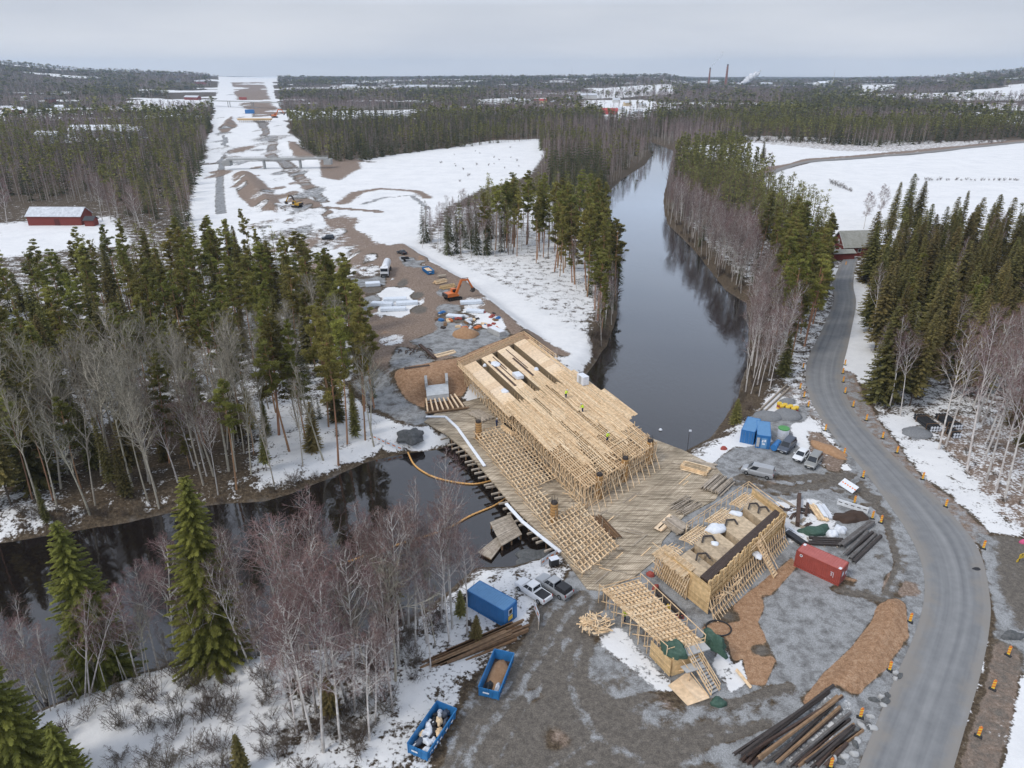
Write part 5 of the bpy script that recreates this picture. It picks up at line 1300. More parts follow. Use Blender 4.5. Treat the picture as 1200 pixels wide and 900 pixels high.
# open ground in the far country that stays free of trees
OPEN = [np.asarray(PL(p)) for p in (
    [(248,97),(325,94),(330,128),(348,165),(378,192),(430,188),(520,174),(632,164),(640,215),(400,330),(215,255),(236,200),(250,130)],
    [(800,173),(885,164),(1015,174),(1165,163),(1330,158),(1400,290),(1000,300),(880,205)],
    [(330,88),(250,88),(262,103),(325,101)], [(700,120),(760,118),(768,142),(708,143)], [(690,108),(790,104),(790,111),(700,114)],
    [(1005,104),(1050,103),(1045,108),(1010,109)], [(950,98),(975,97),(975,102),(952,104)], [(1115,112),(1200,108),(1200,116),(1110,117)],
    [(60,158),(175,154),(185,163),(60,168)], [(0,130),(60,127),(66,140),(0,142)], [(-20,240),(118,238),(150,290),(-20,305)], [(198,112),(250,110),(250,122),(200,122)], [(560,118),(640,116),(640,122),(560,124)])]
HSPOT = PL([(714,134),(700,128),(727,131),(736,137),(748,134),(690,116),(634,122),(620,121),(578,128),(546,130),(489,106),(466,105),(410,104),(226,117),(120,160),(152,160),(60,164),(22,133),(10,130),(60,121),(30,118),(70,128),(822,101),(836,102),(866,101),(965,101)])
CLUMP = {'pine': list(STUFF['pine']), 'spruce': list(STUFF['spruce']), 'birch': list(STUFF['birch'])+list(STUFF['aspen'])}
for k in CLUMP: CLUMP[k] = [(a, b, c, 1.0) for a, b, c in CLUMP[k]]
STPOLY = [np.asarray(PL(s[0], s[4])) for s in STANDS]
r_ = 430.
while r_ < 6800:
    s = max(6.0, r_*.0082); n = int(2*R(44)*r_/s)
    az = np.linspace(-R(44), R(44), n)+NG.uniform(-.5, .5, n)*s/r_; rr = r_+NG.uniform(-.5, .5, n)*s*1.2
    X = rr*np.sin(az); Y = rr*np.cos(az); ok = sd_poly(X, Y, RIV) < -2
    for i_, p in enumerate(OPEN): ok &= (sd_poly(X, Y, p) < 0) | ((i_ in (3, 4, 7, 9, 12)) & (NG.random(len(X)) < .38))
    for hx, hy in HSPOT:
        ok &= np.hypot(X-hx*.985, (Y-hy*.985)*.55) > 30
    if r_ < 1100:
        for p in STPOLY: ok &= sd_poly(X, Y, p) < 0
    # small clearings with settlement
    c = fbm(X*.004+40, Y*.004, 3); ok &= ~((c > .61) & (rr > 1100))
    X, Y, rr = X[ok], Y[ok], rr[ok]
    kk = fbm(X*.006, Y*.006+30, 3)+.20*(NG.random(len(X))-.5); k2 = fbm(X*.012+70, Y*.012, 2)+.35*(NG.random(len(X))-.5)
    kind = np.where(kk > .545, 'birch', np.where(k2 > .5, 'pine', 'spruce'))
    hh = 11+12*NG.random(len(X))**1.3; wd = max(1.0, s/6.5)**.85
    for x, y, h, k in zip(X, Y, hh, kind): CLUMP[str(k)].append((x, y, h, wd*(1.15 if k == 'birch' else 1.0)))
    r_ += s*.95
wood('distant_pine_wood', 'pine', CLUMP['pine'], [M_FPINE, M_FBARK2], 'distant pine woods stretching to the horizon')
wood('distant_spruce_wood', 'spruce', CLUMP['spruce'], [M_FSPRUCE, M_FBARK2], 'distant dark spruce woods stretching to the horizon')
wood('distant_bare_wood', 'birch', CLUMP['birch'], [M_FBARE, M_FBARK], 'distant bare purplish grey birch woods stretching to the horizon')
# ================================================================== SINGLE TREES THAT STAND OUT
def hero(kind, px, py, h, label, group=None, v=None, wide=1.0):
    p = P(px, py); return tree(kind, p[0], p[1], h, label, group, v, wide, rz=rnd.random()*6)
hero('hero_spruce', 118, 782, 23, 'large drooping green spruce over black water at far left, left one of the pair', None, 0, 1.15)
hero('hero_spruce', 254, 778, 24.5, 'large drooping green spruce over black water, right one of the pair', None, 1, 1.15)
hero('hero_spruce', 45, 935, 20, 'broad green spruce filling the bottom left corner', None, 1, 1.15)
hero('hero_spruce', 110, 985, 14.5, 'short bushy spruce at the bottom left beside the snow patch', None, 0, 1.2)
hero('hero_spruce', -40, 880, 17, 'dark green spruce cut off by the left edge of the view', None, 0, 1.1)
hero('hero_birch', 205, 772, 17.5, 'broad pale bare birch between the two large spruces', None, 0)
hero('clump_birch', 52, 800, 14, 'crooked pale birch clump left of the large spruces', None, 0)
hero('clump_birch', 100, 815, 13, 'many stemmed bare birch on the snow edge below the large spruces', None, 0)
hero('hero_birch', 160, 790, 13, 'bare birch at the water edge right of the left large spruce', None, 1)
hero('clump_birch', 235, 785, 11, 'low branching bare birch in front of the right large spruce', None, 1)
hero('clump_birch', 25, 790, 13, 'twisted bare birch at the black water by the left edge', None, 1)
hero('hero_birch', 312, 815, 13.5, 'reddish bare birch with a broad crown on the snow patch', None, 1)
hero('hero_birch', 350, 870, 16.5, 'many limbed white birch with reddish twigs at the bottom centre left', None, 1)
hero('hero_birch', 395, 812, 17, 'tall spreading birch with reddish twigs in the middle of the near bank', None, 0)
for px, py, h, lab in ((450, 768, 20, 'straight white birch rising over the dark water left of the blue cabin'), (468, 785, 21, 'pair forming white birch nearest the river boom'), (490, 735, 18, 'thin white birch at the water edge left of the blue cabin'), (527, 755, 17, 'thin white birch in front of the snow left of the blue cabin'),
                       (547, 745, 15, 'leaning thin birch in front of the blue cabin'), (505, 790, 14, 'thin birch beside the dark beam pile')): hero('birch', px, py, h, lab)
for px, py, h, lab in ((862, 494, 5.5, 'young round spruce at the corner of the right river bank'), (540, 725, 4.5, 'small spruce in front of the blue cabin'), (558, 752, 4, 'small dark spruce beside the beam pile'), (455, 690, 9, 'slim spruce among the near bank birches'), (285, 915, 5.5, 'small dark green fir at the bottom edge'), (390, 850, 6, 'young spruce among the near bank birches')): hero('spruce', px, py, h, lab, None, None, 1.5)
for px, py, h, lab in ((407, 520, 26, 'very tall thin pine with a small crown nearest the rocky left bank'), (428, 515, 23, 'thin pine right beside the tallest pine on the left bank'), (385, 500, 24, 'tall orange trunked pine on the snow of the left bank')): hero('pine', px, py, h, lab, None, 0, .8)
for px, py, h, lab in ((1042, 478, 20, 'straight white birch at the front edge of the spruce wood by the road'), (1055, 487, 17, 'second white birch at the front of the spruce wood'), (1018, 455, 15, 'white birch nearest the main road bend'), (1100, 527, 24, 'twin white birch in front of the black pipe bundles'), (1108, 524, 23, 'white birch just right of the twin birch at the pipes'),
                       (1133, 553, 27, 'tall clean white birch trunk right of the pipe bundles'), (1155, 565, 26, 'tall white birch second right of the pipe bundles'), (1166, 578, 25, 'tall white birch leaning right over the brown ground'), (1177, 588, 26, 'tall white birch nearest the right snow bank')): hero('birch', px, py, h, lab)
for px, py, h, v, lab in ((1043, 268, 20, 0, 'broad dark spruce behind the red house'), (1060, 262, 22, 1, 'tall slim spruce behind the red house'), (1072, 266, 20, 2, 'slim grey spruce right of the red house'), (893, 190, 15, 1, 'lone dark spruce beside the country road')): hero('spruce', px, py, h, lab, None, v, 1.25)
for px, py, h, lab in ((1012, 268, 16, 'grey bare birch left of the spruces by the red house'), (1030, 262, 17, 'grey bare birch behind the red house'), (8, 262, 20, 'broad reddish bare birch at the left edge beside the red barn'), (120, 258, 21, 'broad bare birch with white limbs right of the red barn'), (140, 262, 20, 'bare birch with pale limbs, second right of the red barn'), (165, 268, 19, 'bare birch with pale limbs, third right of the red barn')): hero('hero_birch', px, py, h, lab)
# brush: leafless shrubs on the banks
SHM = []
for i in range(4): SHM.append(mesh_shrub(2.2, 12+2*i))
SHP = {}
def shrub(px, py, h, label, group, xy=None, nm='shrub'):
    x, y = xy if xy else P(px, py)[:2]; v = rnd.randrange(4)
    if v not in SHP: o = np_mesh(nm, SHM[v][0], SHM[v][1], M_BRUSH); SHP[v] = o
    else: o = SHP[v].copy(); link(o)
    o.location = (x, y, h1(x, y)); o.rotation_euler = (0, 0, rnd.random()*6); s = h/2.2; o.scale = (s, s, s); tag(o, label, 'shrub', group)
def shrubs(poly, sp_, n, h, label, group):
    X, Y = sample(poly, sp_); k = list(range(len(X))); rnd.shuffle(k)
    for i in k[:n]: shrub(0, 0, h*rnd.uniform(.6, 1.3), label, group, (X[i], Y[i]))
shrubs([(60,835),(270,772),(430,750),(520,700),(545,705),(500,790),(470,850),(420,900),(300,930),(60,930)], 1.7, 105, 2.8, 'leafless brown shrub on the snow of the near bank', 'shrubs on the near bank')
shrubs([(20,612),(150,606),(310,582),(440,540),(440,530),(310,568),(150,592),(20,600)], 1.6, 40, 2.4, 'leafless shrub along the far bank of the dark river arm', 'shrubs on the far bank')
shrubs([(875,380),(905,385),(925,430),(890,480),(850,490),(880,430)], 2.0, 34, 2.2, 'leafless brown shrub on the right river bank', 'shrubs on the right bank')
shrubs([(782,240),(830,300),(880,340),(905,390),(880,382),(850,345),(800,290)], 2.2, 34, 2.6, 'leafless grey shrub along the upper right bank', 'shrubs on the upper right bank')
shrubs([(1100,490),(1200,480),(1240,560),(1200,600),(1150,580)], 2.4, 30, 1.4, 'low leafless shrub among the white birches', 'shrubs among the white birches')
shrubs([(560,300),(620,335),(690,385),(705,340),(640,290)], 3.5, 32, .9, 'tiny dark shrub on the snow under the riverside pines', 'shrubs under the riverside pines')
shrubs([(500,182),(600,172),(625,190),(540,220)], 6, 20, 1.8, 'dark shrub on the snow clearing', 'shrubs on the snow clearing')
shrubs([(690,395),(722,372),(728,330),(716,400),(700,420)], 1.8, 22, 3.0, 'leafless shrub leaning over the water at the river point', 'shrubs on the river point')
# ================================================================== VEHICLES, CABINS, SITE EQUIPMENT
def paint_mat(name, col, rough=.45, spec=.4, var=.12): return pmat(name, col, rough, var, 1.5, 0, spec)
M_BLUE = paint_mat('blue_paint', (.035, .17, .42)); M_BLUE2 = paint_mat('light_blue_roof', (.13, .29, .50), .6)
M_SKIP = paint_mat('skip_blue', (.03, .19, .44), .5, var=.3); M_RED = pmat('container_red', (.36, .075, .055), .6, scale=1.1, col2=(.28, .06, .045)); M_REDROOF = pmat('container_red_roof', (.46, .145, .125), .65, scale=1.2, col2=(.38, .11, .095))
M_GLASS = pmat('dark_glass', (.02, .024, .03), .08, scale=2, spec=.6); M_TYRE = pmat('tyre', (.02, .02, .02), .85); M_RIM = pmat('wheel_rim', (.30, .31, .32), .4, metal=.6)
M_LAMP = pmat('headlamp_glass', (.65, .67, .70), .15, spec=.6); M_TAIL = pmat('tail_lamp', (.35, .02, .015), .3); M_ORANGE = paint_mat('orange_paint', (.62, .16, .03)); M_YELLOW = paint_mat('yellow_paint', (.66, .44, .04))
M_GREEN = pmat('green_tarp', (.06, .115, .085), .6, scale=3, col2=(.035, .075, .055), bump=.6, bscale=3); M_PLATE = pmat('number_plate', (.7, .7, .68), .5)
M_SAND = pmat('sand', (.40, .245, .14), .95, scale=2, col2=(.30, .175, .095), bump=.4, bscale=8); M_GRAVEL = pmat('gravel', (.24, .245, .25), .95, scale=5, col2=(.16, .165, .17), bump=.8, bscale=14); M_ROCK = pmat('dark_rock', (.15, .15, .15), .9, scale=2, col2=(.07, .075, .075), bump=.8, bscale=3)
M_STRAP = pmat('orange_plastic', (.72, .24, .07), .5, scale=4, col2=(.62, .19, .05))
def heading(a, b): return math.atan2(b[1]-a[1], b[0]-a[0])
def car(name, label, catg, front, rear, paint, kind='van', length=None, z=0.0):
    """front/rear survey pixels of the two ends; local +X is forward"""
    a = G(*front); b = G(*rear); rz = heading(b, a); c = ((a[0]+b[0])/2, (a[1]+b[1])/2); L = length or 4.8
    t = thing(name, label, catg, (c[0], c[1], h1(*c)+.02), rz)
    W = {'van': 1.95, 'minivan': 1.9, 'hatch': 1.78, 'pickup': 1.86, 'sedan': 1.8}[kind]/2
    H = {'van': 1.98, 'minivan': 1.85, 'hatch': 1.47, 'pickup': 1.80, 'sedan': 1.45}[kind]
    h = L/2
    # lower body: outline in x-z, bulged across
    belt = {'van': 1.10, 'minivan': 1.06, 'hatch': .92, 'pickup': 1.05, 'sedan': .90}[kind]
    nose = {'van': .92, 'minivan': .95, 'hatch': .80, 'pickup': 1.0, 'sedan': .78}[kind]
    hood = {'van': .85, 'minivan': .95, 'hatch': 1.0, 'pickup': 1.25, 'sedan': 1.2}[kind]
    def loft(rings):
        mb = MB(); n = len(rings[0]); vs = [p for r in rings for p in r]
        fs = [(i*n+k, i*n+(k+1) % n, (i+1)*n+(k+1) % n, (i+1)*n+k) for i in range(len(rings)-1) for k in range(n)]
        fs += [tuple(range(n-1, -1, -1)), tuple(range((len(rings)-1)*n, len(rings)*n))]; mb.add(vs, fs); return mb
    def ring(x, zlo, zhi, w, wtop): return [(x, -w*.94, zlo), (x, -w, zlo+.25), (x, -w, zhi-.12), (x, -wtop, zhi), (x, wtop, zhi), (x, w, zhi-.12), (x, w, zlo+.25), (x, w*.94, zlo)]
    bedz = belt if kind != 'pickup' else 1.0
    rings = [ring(-h, .42, bedz-.08, W*.93, W*.84), ring(-h+.12, .30, bedz, W, W*.93), ring(-h+1.0, .28, bedz, W, W*.93), ring(h-hood-.35, .28, belt, W, W*.93), ring(h-hood*.6, .28, (belt+nose)/2+.03, W*.99, W*.88), ring(h-.16, .30, nose-.04, W*.93, W*.78), ring(h, .40, nose-.20, W*.84, W*.66)]
    loft(rings).build('body', paint, t, smooth=True, sharp=35)
    # cabin
    xr = {'van': -h+.06, 'minivan': -h+.08, 'hatch': -h+.12, 'pickup': -h+1.95, 'sedan': -h+.75}[kind]; xf = h-hood-.05
    rf = {'van': .85, 'minivan': .9, 'hatch': .95, 'pickup': .75, 'sedan': .95}[kind]; rb = {'van': .12, 'minivan': .22, 'hatch': .55, 'pickup': .12, 'sedan': .65}[kind]
    w1 = W*.90; w2 = W*.76; z0 = belt-.03; z1 = H
    q = [(xr, -w1, z0), (xf, -w1, z0), (xf, w1, z0), (xr, w1, z0)]; r = [(xr+rb, -w2, z1-.07), (xf-rf, -w2, z1-.07), (xf-rf, w2, z1-.07), (xr+rb, w2, z1-.07)]; s = [(xr+rb+.14, -w2+.14, z1), (xf-rf-.2, -w2+.14, z1), (xf-rf-.2, w2-.14, z1), (xr+rb+.14, w2-.14, z1)]
    mb = MB(); mb.add(q+r+s, [(0, 1, 5, 4), (1, 2, 6, 5), (2, 3, 7, 6), (3, 0, 4, 7), (4, 5, 9, 8), (5, 6, 10, 9), (6, 7, 11, 10), (7, 4, 8, 11), (8, 9, 10, 11), (3, 2, 1, 0)])
    cab = mb.build('cabin', paint, t)
    def pane(nm, c4, lo, hi, e):
        """glass inset slightly proud of a cabin face"""
        A, B, C, D = [Vector(p) for p in c4]; f = lambda u, v: (A*(1-u)+B*u)*(1-v)+(D*(1-u)+C*u)*v
        n = (B-A).cross(D-A).normalized()*.012; pts = [f(lo[0], lo[1]), f(hi[0], lo[1]), f(hi[0], hi[1]), f(lo[0], hi[1])]
        mb = MB(); mb.add([p+n for p in pts]+[p-n*.5 for p in pts], [(0, 1, 2, 3), (0, 4, 5, 1), (1, 5, 6, 2), (2, 6, 7, 3), (3, 7, 4, 0)]); mb.build(nm, M_GLASS, cab)
    pane('windscreen', (q[1], q[2], r[2], r[1]), (.06, .08), (.94, .93), 0)
    pane('rear_window', (q[3], q[0], r[0], r[3]), (.08, .25), (.92, .9), 0)
    spans = {'van': [(.66, .93)], 'minivan': [(.06, .34), (.37, .63), (.66, .93)], 'hatch': [(.14, .48), (.52, .88)], 'pickup': [(.08, .47), (.52, .9)], 'sedan': [(.16, .48), (.52, .86)]}[kind]
    for a0, a1 in spans:
        pane('side_window', (q[0], q[1], r[1], r[0]), (a0, .16), (a1, .9), 0); pane('side_window', (q[2], q[3], r[3], r[2]), (1-a1, .16), (1-a0, .9), 0)
    # wheels
    rw = .36 if kind in ('pickup', 'van') else .32
    for x in (h-.9, -h+.92):
        for y in (-1, 1):
            mb = MB(); mb.tube((x, y*(W-.23), rw), (x, y*(W+.015), rw), rw, n=16); wl = mb.build('wheel', M_TYRE, t)
            mb = MB(); mb.tube((x, y*(W+.0), rw), (x, y*(W+.03), rw), rw*.6, n=12); mb.build('rim', M_RIM, wl)
    for y in (-1, 1):
        mb = MB(); mb.box((h-.10, y*W*.66, nose-.19), (.16, .34, .14)); mb.build('headlight', M_LAMP, t)
        mb = MB(); mb.box((-h+.02, y*W*.86, belt-.12), (.08, .13, .34)); mb.build('tail_light', M_TAIL, t)
        mb = MB(); mb.box((xf-.35, y*(W+.10), belt+.10), (.12, .2, .16)); mb.build('mirror', paint, t)
    mb = MB(); mb.box((h-.02, 0, .52), (.1, W*1.5, .2)); mb.build('bumper', M_BLACK, t)
    mb = MB(); mb.box((h+.035, 0, .50), (.012, .5, .11)); mb.build('number_plate', M_PLATE, t)
    if kind == 'pickup':
        mb = MB(); mb.box((-h+1.0, 0, 1.01), (1.62, W*1.6, .02)); mb.build('cargo_bed', M_BLACK, t)
    return t, L, W, H
P_WHITE = paint_mat('car_white', (.72, .73, .74), .3, .5, .05); P_SILVER = pmat('car_silver', (.42, .43, .44), .35, .08, 1, .35); P_DGREY = pmat('car_dark_grey', (.10, .115, .145), .35, .1, 1, .3); P_BROWNGREY = pmat('car_warm_grey', (.30, .30, .285), .35, .1, 1, .3); P_BLACK = paint_mat('car_black', (.018, .02, .024), .25, .5)
car('van', 'pale silver delivery van parked by itself in the middle of the grey gravel lot', 'van', (871.5, 552.5), (903.5, 560), P_SILVER, 'van', 5.2)
car('van', 'dark blue grey van parked nearest the twin blue containers', 'van', (915, 533), (928, 520), P_DGREY, 'minivan', 5.0)
car('car', 'white hatchback parked between the dark van and the brownish grey van', 'car', (932, 543), (944, 531), P_WHITE, 'hatch', 4.2)
car('van', 'brownish grey van parked at the right end of the row of three vehicles', 'van', (947, 551), (958, 537), P_BROWNGREY, 'minivan', 5.0)
car('pickup_truck', 'white pickup truck with an open dark bed beside the blue site cabin', 'pickup', (609, 686), (641, 707), P_WHITE, 'pickup', 5.3)
pk, L_, W_, H_ = car('pickup_truck', 'grey pickup truck with a black bed canopy parked beside the white pickup', 'pickup', (633, 681), (666, 702), P_SILVER, 'pickup', 5.3)
mb = MB(); mb.box((-1.65, 0, 1.33), (1.75, 1.62, .62), taper=.86); mb.build('bed_canopy', M_BLACK, pk, bevel=.06)
car('van', 'black van standing on the side patch by the brown haul road', 'van', (377, 281), (392, 280), P_BLACK, 'minivan', 5.1)
car('car', 'black car parked on snow at the edge of the upper work yard', 'car', (466, 296), (476, 299), P_BLACK, 'sedan', 4.6)
# small dark trailer and tracked machine
t = thing('utility_trailer', 'small dark utility trailer with two wheels standing beside the black parked car', 'trailer', G(475, 306), .3)
mb = MB(); mb.box((0, 0, .85), (2.6, 1.5, .12)); mb.box((0, .72, 1.1), (2.6, .06, .45)); mb.box((0, -.72, 1.1), (2.6, .06, .45)); mb.beam((1.3, 0, .8), (2.6, 0, .6), .1, .1); mb.build('bed', M_BLACK, t)
for y in (-.85, .85):
    mb = MB(); mb.tube((-.2, y-.12, .38), (-.2, y+.12, .38), .38, n=12); mb.build('wheel', M_TYRE, t)
# tank lorry
a = G(449, 331); b = G(456, 311); rz = heading(b, a); t = thing('lorry', 'white lorry with a long pale rounded tank body standing on the upper work yard', 'lorry', ((a[0]+b[0])/2, (a[1]+b[1])/2, h1((a[0]+b[0])/2, (a[1]+b[1])/2)), rz)
mb = MB(); mb.box((4.6, 0, 1.9), (2.1, 2.45, 2.6)); mb.build('cab', P_WHITE, t, bevel=.15); mb = MB(); mb.box((5.66, 0, 2.5), (.04, 2.2, .9)); mb.build('windscreen', M_GLASS, t); mb = MB(); mb.box((5.68, 0, 1.0), (.06, 2.2, .6)); mb.build('grille', M_BLACK, t)
mb = MB(); pr = [(math.cos(k/16*2*PI)*1.22, 2.35+math.sin(k/16*2*PI)*1.25) for k in range(16)]; n = 16
vs = []; 
for x, s in ((-6.2, .8), (-5.9, 1), (3.2, 1), (3.45, .8)): vs += [(x, y*s, 2.35+(z-2.35)*s) for y, z in pr]
mb.add(vs, [(i*n+k, i*n+(k+1) % n, (i+1)*n+(k+1) % n, (i+1)*n+k) for i in range(3) for k in range(n)]+[tuple(range(n-1, -1, -1)), tuple(range(3*n, 4*n))]); mb.build('tank', P_WHITE, t, smooth=True)
mb = MB(); mb.box((-.6, 0, .95), (11.4, .9, .25)); mb.build('chassis', M_STEEL, t)
for x in (4.7, 1.4, -3.6, -4.9):
    for y in (-1, 1): mb = MB(); mb.tube((x, y*.85, .5), (x, y*1.22, .5), .5, n=14); mb.build('wheel', M_TYRE, t)
for y in (-.9, .9): mb = MB(); mb.box((5.67, y, .85), (.06, .3, .2)); mb.build('headlight', M_LAMP, t)
# excavators
def excavator(label, px, py, rz, paint, reach, s=1.0):
    t = thing('excavator', label, 'excavator', G(px, py), rz); t.scale = (s, s, s)
    for y in (-1.1, 1.1):
        mb = MB(); prof = [(-1.9, .15), (1.9, .15), (2.15, .45), (1.9, .85), (-1.9, .85), (-2.15, .45)]; mb.extr(prof, y-.3, y+.3); tr = mb.build('track', M_TYRE, t)
        mb = MB()
        for k in range(5): mb.tube((-1.5+.75*k, y-.33, .42), (-1.5+.75*k, y+.33, .42), .22, n=10)
        mb.build('roller', M_STEEL, tr)
    mb = MB(); mb.box((0, 0, .75), (1.4, 1.8, .4)); mb.tube((0, 0, .9), (0, 0, 1.1), .8, n=16); mb.build('undercarriage', M_STEEL, t)
    mb = MB(); mb.extr([(-2.3, 1.1), (1.3, 1.1), (1.3, 1.5), (-.2, 2.1), (-2.0, 2.1), (-2.4, 1.7)], -1.3, .1); mb.box((-1.2, .7, 1.55), (2.2, 1.2, .95)); mb.build('body', paint, t, bevel=.06)
    mb = MB(); mb.box((-2.45, -.1, 1.6), (.5, 2.5, 1.0)); mb.build('counterweight', M_STEEL, t, bevel=.1)
    mb = MB(); mb.extr([(-.1, 1.15), (1.4, 1.15), (1.45, 1.9), (1.05, 2.85), (-.1, 2.85)], .25, 1.3); cb = mb.build('cab', paint, t, bevel=.05)
    mb = MB(); mb.box((.6, 1.31, 2.1), (1.1, .02, 1.1)); mb.box((.6, .24, 2.1), (1.1, .02, 1.1)); mb.build('side_window', M_GLASS, cb); mb = MB(); mb.beam((1.46, .35, 1.9), (1.46, 1.2, 1.9), .02, .1); mb.add([(1.47, .33, 1.75), (1.47, 1.22, 1.75), (1.09, 1.22, 2.8), (1.09, .33, 2.8)], [(0, 1, 2, 3)]); mb.build('windscreen', M_GLASS, cb)
    (bx, bz), (sx, sz), (ux, uz) = reach
    mb = MB(); mb.beam((.9, -.3, 1.7), (bx*.55, -.3, bz*1.02+.15), .42, .6); mb.beam((bx*.55, -.3, bz*1.02+.15), (bx, -.3, bz), .38, .5); mb.build('boom', paint if paint is M_ORANGE else M_STEEL, t)
    mb = MB(); mb.beam((bx-.3, -.3, bz+.3), (sx, -.3, sz), .32, .42); mb.build('arm', paint, t)
    mb = MB(); mb.tube((1.2, -.3, 1.9), (bx*.5, -.55, bz*.8), .09, n=8); mb.tube((bx*.55, -.3, bz+.6), (bx, -.3, bz+.55), .09, n=8); mb.build('hydraulic_ram', M_STEEL, t)
    mb = MB(); mb.extr([(sx-.2, sz+.2), (sx+.5, sz), (sx+.4, sz-.8), (sx-.3, sz-1.1), (sx-.7, sz-.8), (sx-.3, sz-.5)], -.85, .25); mb.build('bucket', M_STEEL, t)
    return t
excavator('orange crawler excavator with its raised boom bent towards the snow bank', 531, 351, .55, M_ORANGE, ((4.6, 4.9), (5.9, 2.4), (6, 1)), 1.05)
excavator('yellow crawler excavator with a dark raised boom digging beside the highway cut', 348, 243, 2.7, pmat('dull_yellow', (.45, .26, .03), .6), ((4.4, 4.4), (6.0, 2.0), (6, 1)), 1.15)
excavator('small orange excavator on the far roadworks beyond the first overpass', 322, 138, .4, M_ORANGE, ((5, 5), (6.3, 2.6), (6, 1)), 2.2)
# ------------------------------------------------------------------ shipping containers and cabins
def corr_box(mb, L, W, H, n, dep=.04, z0=.15):
    """corrugated walls all round"""
    def wall(p, q, nrm, m):
        p = Vector(p); q = Vector(q); nrm = Vector(nrm); d = (q-p)/m; v = []
        for i in range(m):
            for f, k in ((0, 0), (.3, 0), (.42, -1), (.88, -1)): v.append(p+d*(i+f)+nrm*dep*k)
        v.append(q); nn = len(v); vs = [(a.x, a.y, z0+.12) for a in v]+[(a.x, a.y, H-.12) for a in v]
        mb.add(vs, [(i, i+1, nn+i+1, nn+i) for i in range(nn-1)])
    x, y = L/2-.02, W/2-.02
    wall((-x, -y, 0), (x, -y, 0), (0, -1, 0), n); wall((x, y, 0), (-x, y, 0), (0, 1, 0), n); wall((-x, y, 0), (-x, -y, 0), (-1, 0, 0), n//3); wall((x, -y, 0), (x, y, 0), (1, 0, 0), n//3)
def container(name, label, catg, loc, rz, wallm, roofm, L=6.06, W=2.44, H=2.59, doors=True):
    t = thing(name, label, catg, loc, rz)
    mb = MB(); corr_box(mb, L, W, H, 22); mb.build('wall', wallm, t)
    mb = MB()
    for y in (-1, 1):
        mb.box((0, y*(W/2-.04), .12), (L, .12, .2)); mb.box((0, y*(W/2-.04), H-.06), (L, .1, .13))
        for x in (-1, 1): mb.box((x*(L/2-.06), y*(W/2-.06), H/2), (.14, .14, H+.01))
    for x in (-1, 1): mb.box((x*(L/2-.05), 0, .12), (.12, W-.2, .2)); mb.box((x*(L/2-.05), 0, H-.06), (.12, W-.2, .13))
    mb.build('frame', wallm, t)
    mb = MB(); n = 18
    for k in range(n): mb.box((-L/2+.1+(L-.2)*(k+.5)/n, 0, H-.02), ((L-.2)/n*.62, W-.2, .05))
    mb.box((0, 0, H-.045), (L-.1, W-.1, .03)); mb.build('roof', roofm, t)
    if doors:
        for y in (-1, 1):
            mb = MB(); mb.box((L/2+.02, y*(W/4-.02), H/2), (.05, W/2-.12, H-.4)); d = mb.build('door', wallm, t)
            mb = MB()
            for k in (-.3, .25): mb.tube((L/2+.07, y*(W/4)+k*.9, .2), (L/2+.07, y*(W/4)+k*.9, H-.2), .022, n=6)
            mb.build('locking_bar', M_RIM, d)
    return t
a = P(930, 663); b = P(982, 687); c = P(993, 678); rz = heading(a, b); mid = ((a[0]+b[0])/2+math.sin(-rz)*-1.22*-1, 0)
n_ = Vector((-math.sin(rz), math.cos(rz))); m_ = ((a[0]+b[0])/2+n_.x*1.22, (a[1]+b[1])/2+n_.y*1.22)
t = container('shipping_container', 'red corrugated shipping container standing beside the abutment formwork', 'container', (*m_, h1(*m_)), rz, M_RED, M_REDROOF)
mb = MB()
for k, (z, w_) in enumerate(((1.7, .28), (1.52, .2), (1.34, .24), (1.16, .16))): mb.box((1.9, -1.225, z), (w_, .012, .07))
mb.box((2.15, -1.225, 1.35), (.05, .012, .8)); mb.build('painted_marking', M_WHITE, t)
mb = MB(); mb.tube((-2.3, -1.23, 2.1), (-2.3, -1.215, 2.1), .2, n=16); mb.build('round_badge', M_WHITE, t); mb = MB(); mb.tube((-2.3, -1.236, 2.1), (-2.3, -1.23, 2.1), .11, n=12); mb.build('badge_centre', M_STEEL, t)
for x in (-2.75, 2.75): mb = MB(); mb.box((x, -.9 if x > 0 else .8, 2.61), (.35, .5, .03)); mb.build('roof_patch', M_WHITE, t)
mb = MB(); mb.box((3.11, -.55, 1.7), (.012, .5, .6)); mb.box((3.11, .6, 1.3), (.012, .4, .5)); mb.build('door_label', M_WHITE, t)
# blue site cabin on the near bank
a = P(590, 737); b = P(607, 722); rz = heading(a, b)-PI/2; e = Vector((math.cos(rz), math.sin(rz)))
c_ = Vector(((a[0]+b[0])/2, (a[1]+b[1])/2))-e*3.03
t = container('site_cabin', 'blue site cabin with a window and yellow panel in its end, beside the pickups', 'cabin', (c_.x, c_.y, h1(*c_)), rz, M_BLUE, M_BLUE2, doors=False)
mb = MB(); mb.box((3.05, -.1, 1.75), (.05, .75, .8)); w_ = mb.build('window', M_WHITE, t); mb = MB(); mb.box((3.08, -.1, 1.75), (.02, .58, .62)); mb.build('pane', M_GLASS, w_)
mb = MB(); mb.box((3.05, -.1, .85), (.05, .8, .6)); mb.build('yellow_panel', M_YELLOW, t); mb = MB(); mb.box((3.05, .85, 1.15), (.06, .45, 2.0)); mb.build('door', M_BLUE, t)
